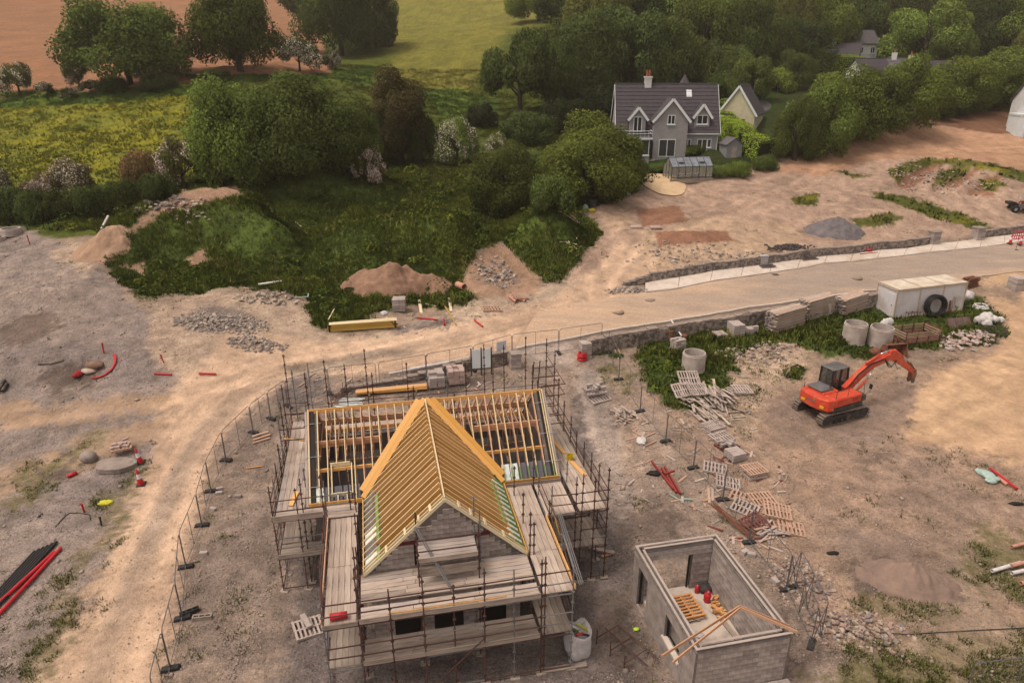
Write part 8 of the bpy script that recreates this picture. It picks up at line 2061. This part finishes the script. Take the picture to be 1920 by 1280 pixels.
far_house(1935, 75, 190, R(-20), 12, 8, 4, 7.6, rend_w, slate2, 'pale grey roof at the upper right edge', ((-4, -2.8, 1.2, 2.6),))
wp_ = atd(1975, 254, 114); w2, _r2 = gable_house(wp_, R(-12), 9, 7, 5.2, 8.2, rend_w, slate2, 'white_house', 'white house cut off by the right edge beyond the brown plot', -2)
MB().bx(-5.6, -4.5, .5, 4.0, -2, 3.0).bx(-5.7, -4.5, .4, 4.1, 3.0, 3.3).build('side_wing', wtrim, w2); MB().tube([(-4.3, -.1, -1.5), (-4.3, -.1, 5)], .06, 6).build('down_pipe', greyd, w2); window(w2, -3.6, -2.6, 2.8, 4.4)
lp = tag(empty('lamp_post', at(1411, 192)), 'thin street lamp beside the drive above the cream house', 'street lamp'); MB().tube([(0, 0, 0), (0, 0, 6.2)], [.09, .05], 8).build('post', strap_m, lp); MB().box((.25, 0, 6.25), (.7, .25, .14)).build('lamp_head', wtrim, lp)
drv = mat('drive_tarmac', S(96,86,86), S(80,72,72), 2, .95)
lay('drive', at(1390, 195), 5.5, 6.5, drv, .15)
# ------------------------------------------------------------------ ground cover: grass, weeds, brambles, stones
g = np.random.default_rng(77)
def sample(n, y0, y1, xs_=.95):
    """world points, thinning out with distance"""
    u = g.random(n); Y = 1.0 / (1.0 / y0 + u * (1.0 / y1 - 1.0 / y0)); X = (g.random(n) * 2 - 1) * (Y * xs_ + 6)
    return X, Y
X, Y = sample(210000, 17, 112)
Z = zt(X, Y)
PXs, PYs = topx(X, Y, Z)
ok = (PXs > -120) & (PXs < 2040) & (PYs > 200) & (PYs < 1330); X, Y, Z = X[ok], Y[ok], Z[ok]
GCs, vg, sn = ground_fields(X, Y, Z)
def clear_of(X, Y):
    k = np.ones(X.shape, bool)
    for O_, yw, hx, hy in ((HO, HY, 7.6, 11.2), (GO, GY, 2.1, 3.3)):
        c_, s_ = math.cos(yw), math.sin(yw); u = (X - O_.x) * c_ + (Y - O_.y) * s_; v = -(X - O_.x) * s_ + (Y - O_.y) * c_
        if O_ is HO: k &= ~((np.abs(u) < hx) & (v > -hy) & (v < 5.2))
        else: k &= ~((np.abs(u) < hx) & (np.abs(v) < hy))
    return k
rp = [(p.x, p.y) for p in rn] + [(p.x, p.y) for p in reversed(rf)]
pp_ = [(p.x, p.y) for p in pb_] + [(p.x, p.y) for p in reversed(pf_)]
free = clear_of(X, Y) & ~inpoly(X, Y, rp) & ~inpoly(X, Y, pp_)
X, Y, Z, vg, sn, GCs = X[free], Y[free], Z[free], vg[free], sn[free], GCs[free]
patch = fbm(X * .35, Y * .35, 3, 61); fine = fbm(X * 1.1, Y * 1.1, 2, 63)
cover_m2 = bpy.data.materials.new('ground_cover'); cover_m2.use_nodes = True
nt = cover_m2.node_tree; nt.nodes.clear(); o_ = nt.nodes.new('ShaderNodeOutputMaterial'); d_ = nt.nodes.new('ShaderNodeBsdfDiffuse'); t_ = nt.nodes.new('ShaderNodeBsdfTranslucent'); m_ = nt.nodes.new('ShaderNodeMixShader'); a_ = nt.nodes.new('ShaderNodeAttribute'); a_.attribute_name = 'soil'
gn_ = nt.nodes.new('ShaderNodeAttribute'); gn_.attribute_name = 'gn'; nt.links.new(gn_.outputs['Vector'], d_.inputs['Normal']); nt.links.new(a_.outputs['Color'], d_.inputs[0]); nt.links.new(a_.outputs['Color'], t_.inputs[0]); m_.inputs[0].default_value = .12; nt.links.new(d_.outputs[0], m_.inputs[1]); nt.links.new(t_.outputs[0], m_.inputs[2]); nt.links.new(m_.outputs[0], o_.inputs[0])
def tnorm(X, Y, e_=1.2):
    N = np.c_[zt(X - e_, Y) - zt(X + e_, Y), zt(X, Y - e_) - zt(X, Y + e_), np.full(len(X), 2 * e_)]; return N / np.linalg.norm(N, axis=1, keepdims=True)
def blades(X, Y, Z, h, w, nb, col, spread):
    n = len(X); Vs, Cs = [], []
    for k in range(nb):
        a = g.uniform(0, 2 * PI, n); r = spread * g.random(n); bx_ = X + r * np.cos(a); by_ = Y + r * np.sin(a); b = g.uniform(0, 2 * PI, n); hh_ = h * g.uniform(.5, 1.2, n); ww = w * g.uniform(.6, 1.3, n)
        ln = hh_ * g.uniform(.1, .7, n); tx, ty = bx_ + ln * np.cos(a), by_ + ln * np.sin(a)
        Vs.append(np.stack([np.c_[bx_ - ww * np.cos(b), by_ - ww * np.sin(b), Z - .05], np.c_[bx_ + ww * np.cos(b), by_ + ww * np.sin(b), Z - .05], np.c_[tx, ty, Z + hh_]], 1)); f = g.uniform(.65, 1.4, (n, 1))
        Cs.append(np.repeat((col * f)[:, None, :], 3, 1))
    V_ = np.concatenate(Vs).reshape(-1, 3); C = np.concatenate(Cs).reshape(-1, 3); return V_, np.arange(len(V_)).reshape(-1, 3), C
def cov_obj(name, V_, F_, C, label, cat, bulge=None):
    N = tnorm(V_[:, 0], V_[:, 1])
    if bulge is not None: N = N * .7 + bulge; N /= np.linalg.norm(N, axis=1, keepdims=True)
    return tag(link(name, np_mesh(name, V_, F_, cover_m2, {'soil': ('FLOAT_COLOR', np.c_[C, np.ones(len(C))]), 'gn': ('FLOAT_VECTOR', N)})), label, cat, kind='stuff')
lush = np.array([S(94,102,40)[:3], S(74,84,34)[:3], S(114,116,46)[:3], S(86,86,38)[:3], S(136,124,66)[:3]]) * 1.1
thick = (vg > .72) & (g.random(len(X)) < .75)
Xi, Yi, Zi = X[thick], Y[thick], Z[thick]; pk = patch[thick]
ci = np.clip((pk * 7 - 1.6 + g.normal(size=len(Xi)) * .55).astype(int), 0, 4)
V_, F_, C = blades(Xi, Yi, Zi, (.2 + .35 * np.clip(pk * 2 - .6, 0, 1)) * np.clip(Yi / 50, .5, 1), .022 + Yi * .0008, 6, lush[ci], .32)
cov_obj('grass', V_, F_, C, 'rough dark green grass and nettles on the mounds and verges', 'grass')
g2 = np.random.default_rng(5)
X2 = g2.uniform(-48, 18, 150000); Y2 = g2.uniform(52, 100, 150000); Z2 = zt(X2, Y2)
C2, v2, s2 = ground_fields(X2, Y2, Z2); k2 = v2 > .8
X2, Y2, Z2 = X2[k2], Y2[k2], Z2[k2]; p2 = fbm(X2 * .25, Y2 * .25, 3, 67); q2 = fbm(X2 * 1.2, Y2 * 1.2, 2, 69)
ci = np.clip((p2 * 7 - 1.7 + g2.normal(size=len(X2)) * .6).astype(int), 0, 4)
V_, F_, C = blades(X2, Y2, Z2, .14 + .5 * np.clip(p2 * 1.6 + q2 - 1.0, 0, 1), np.full(len(X2), .06), 4, lush[ci] * (.7 + .6 * p2)[:, None], .35)
cov_obj('nettles', V_, F_, C, 'dense nettles and rank grass over the spoil mounds', 'nettles')
b2 = (q2 > .5) & (g2.random(len(X2)) < .012); Xi, Yi, Zi = X2[b2], Y2[b2], Z2[b2]; n = len(Xi); kk = 90
r_ = .35 + g2.random(n) ** 2 * 1.3; d = g2.normal(size=(n, kk, 3)); d /= np.linalg.norm(d, axis=2, keepdims=True); d[:, :, 2] = np.abs(d[:, :, 2])
Cc = (np.stack([Xi, Yi, Zi], 1)[:, None, :] + d * (r_[:, None, None] * np.array([1, 1, .75]))).reshape(-1, 3); Nn = d.reshape(-1, 3) + np.array([0, 0, .5]) + g2.normal(size=(n * kk, 3)) * .5
V_, F_ = cards(Cc, Nn, .09, g2); base = lush[g2.integers(0, 4, n)] * g2.uniform(.4, .95, (n, 1)); Cq = np.repeat(np.repeat(base, kk, 0) * g2.uniform(.6, 1.35, (n * kk, 1)), 4, 0)
cov_obj('undergrowth', V_, F_, Cq, 'low scrub clumps growing on the spoil mounds', 'undergrowth', np.repeat(d.reshape(-1, 3), 4, 0))
X2 = g2.uniform(-130, 20, 120000); Y2 = g2.uniform(82, 175, 120000); Z2 = zt(X2, Y2); C2, v2, s2 = ground_fields(X2, Y2, Z2); q2 = fbm(X2 * .5, Y2 * .5, 3, 79); k2 = (v2 > .4) & (v2 < .72) & (q2 + g2.random(len(X2)) * .5 > .72)
X2, Y2, Z2, C2, q2 = X2[k2], Y2[k2], Z2[k2], C2[k2], q2[k2]
V_, F_, C = blades(X2, Y2, Z2, g2.uniform(.1, .42, len(X2)), np.full(len(X2), .12), 3, C2 * g2.uniform(.85, 1.5, (len(X2), 1)), .4)
cov_obj('meadow_grass', V_, F_, C, 'tussocky meadow grass on the slope below the brown field', 'meadow grass')
# brambles and dock clumps on the mounds
bm_ = (vg > .85) & (fine > .5) & (g.random(len(X)) < np.where(Y > 56, .018, .05)) & (Y > 40)
Xi, Yi, Zi = X[bm_], Y[bm_], Z[bm_]; n = len(Xi); kk = 64
r_ = g.uniform(.3, .75, n) + (Yi > 56) * g.random(n) ** 3 * 1.5; d = g.normal(size=(n, kk, 3)); d /= np.linalg.norm(d, axis=2, keepdims=True); d[:, :, 2] = np.abs(d[:, :, 2])
Cc = np.stack([Xi, Yi, Zi], 1)[:, None, :] + d * (r_[:, None, None] * np.array([1, 1, .6])); Cc = Cc.reshape(-1, 3); Nn = d.reshape(-1, 3) + np.array([0, 0, .5]) + g.normal(size=(n * kk, 3)) * .5
V_, F_ = cards(Cc, Nn, .085, g); base = lush[g.integers(0, 4, n)] * g.uniform(.45, 1.05, (n, 1)); Cq = np.repeat(np.repeat(base, kk, 0) * g.uniform(.6, 1.35, (n * kk, 1)), 4, 0)
cov_obj('brambles', V_, F_, Cq, 'low bramble and dock clumps over the grassy mounds', 'brambles', np.repeat(d.reshape(-1, 3), 4, 0))
# sparse weeds on bare ground and rush tufts in the meadow
sp = (vg > .02) & (vg < .3) & (patch * .6 + fine * .6 > .76) & (g.random(len(X)) < .2)
tr_2 = (Y > 70) & (vg >= .35) & (vg <= .72) & (fine > .62) & (g.random(len(X)) < .5)
ed = (vg >= .2) & (vg <= .9) & (Y < 60) & (patch * .5 + fine * .6 > .52) & (g.random(len(X)) < .6)
wd = sp | ed
V_, F_, C = blades(X[wd], Y[wd], Z[wd], g.uniform(.05, .2, wd.sum()), .012 + Y[wd] * .0006, 6, lush[g.integers(0, 5, wd.sum())] * 1.1, .2)
cov_obj('weeds', V_, F_, C, 'scattered weeds sprouting from the bare ground', 'weeds')
V_, F_, C = blades(X[tr_2], Y[tr_2], Z[tr_2], g.uniform(.15, .5, tr_2.sum()), .1, 5, lush[g.integers(0, 4, tr_2.sum())] * .8, .5)
cov_obj('rushes', V_, F_, C, 'dark rush tufts standing in the meadow', 'rushes')
# stones
stn = (g.random(len(X)) < sn * .75 * np.clip(fine * 3 - .9, 0, 1)) & (Y < 85)
Xi, Yi, Zi = X[stn], Y[stn], Z[stn]; n = len(Xi)
s_ = .016 + .05 * g.power(.35, n) * g.random(n) + .0004 * Yi + (g.random(n) < .008) * g.uniform(.04, .12, n)
oc = np.array([(1, 0, 0), (0, 1, 0), (-1, 0, 0), (0, -1, 0), (0, 0, 1), (0, 0, -1)], float); of = np.array([(0, 1, 4), (1, 2, 4), (2, 3, 4), (3, 0, 4), (1, 0, 5), (2, 1, 5), (3, 2, 5), (0, 3, 5)])
jit = g.uniform(.6, 1.4, (n, 6, 1)); a = g.uniform(0, 2 * PI, n); ca, sa = np.cos(a)[:, None], np.sin(a)[:, None]
q = oc[None] * jit * s_[:, None, None] * np.array([1.3, .9, .65]); qx = q[:, :, 0] * ca - q[:, :, 1] * sa; qy = q[:, :, 0] * sa + q[:, :, 1] * ca
V_ = np.stack([qx + Xi[:, None], qy + Yi[:, None], q[:, :, 2] + Zi[:, None] + s_[:, None] * .3], 2).reshape(-1, 3); F_ = (of[None] + 6 * np.arange(n)[:, None, None]).reshape(-1, 3)
C = np.repeat(GCs[stn] * .5 + np.array(S(170,146,130)[:3]) * .5, 6, 0) * np.repeat(g.uniform(.6, 1.45, (n, 1)), 6, 0)
stone_c = mat('loose_stone_base', S(160,136,122)); sm_ = bpy.data.materials.new('loose_stone'); sm_.use_nodes = True; aa = sm_.node_tree.nodes.new('ShaderNodeAttribute'); aa.attribute_name = 'soil'; sm_.node_tree.links.new(aa.outputs['Color'], sm_.node_tree.nodes['Principled BSDF'].inputs['Base Color']); sm_.node_tree.nodes['Principled BSDF'].inputs['Roughness'].default_value = .95
tag(link('gravel', np_mesh('gravel', V_, F_, sm_, {'soil': ('FLOAT_COLOR', np.c_[C, np.ones(len(C))])})), 'loose stones and gravel scattered over the bare ground', 'gravel', kind='stuff')
print('grass', thick.sum(), 'brambles', bm_.sum(), 'weeds', wd.sum(), 'rush', tr_2.sum(), 'stones', n)
# ------------------------------------------------------------------ the damp air over the site
hz = MB().bx(-1150, 1150, -130, 1200, -14, 240).build('haze', leaf_m, None)
hm = bpy.data.materials.new('haze'); hm.use_nodes = True
hn = hm.node_tree; hn.nodes.clear(); ho = hn.nodes.new('ShaderNodeOutputMaterial'); hv = hn.nodes.new('ShaderNodeVolumePrincipled')
hv.inputs['Color'].default_value = (.95, .93, .9, 1); hv.inputs['Density'].default_value = .00025
hn.links.new(hv.outputs[0], ho.inputs['Volume']); hz.data.materials.clear(); hz.data.materials.append(hm)
tag(hz, 'thin damp haze in the air over the site', 'haze', kind='stuff')
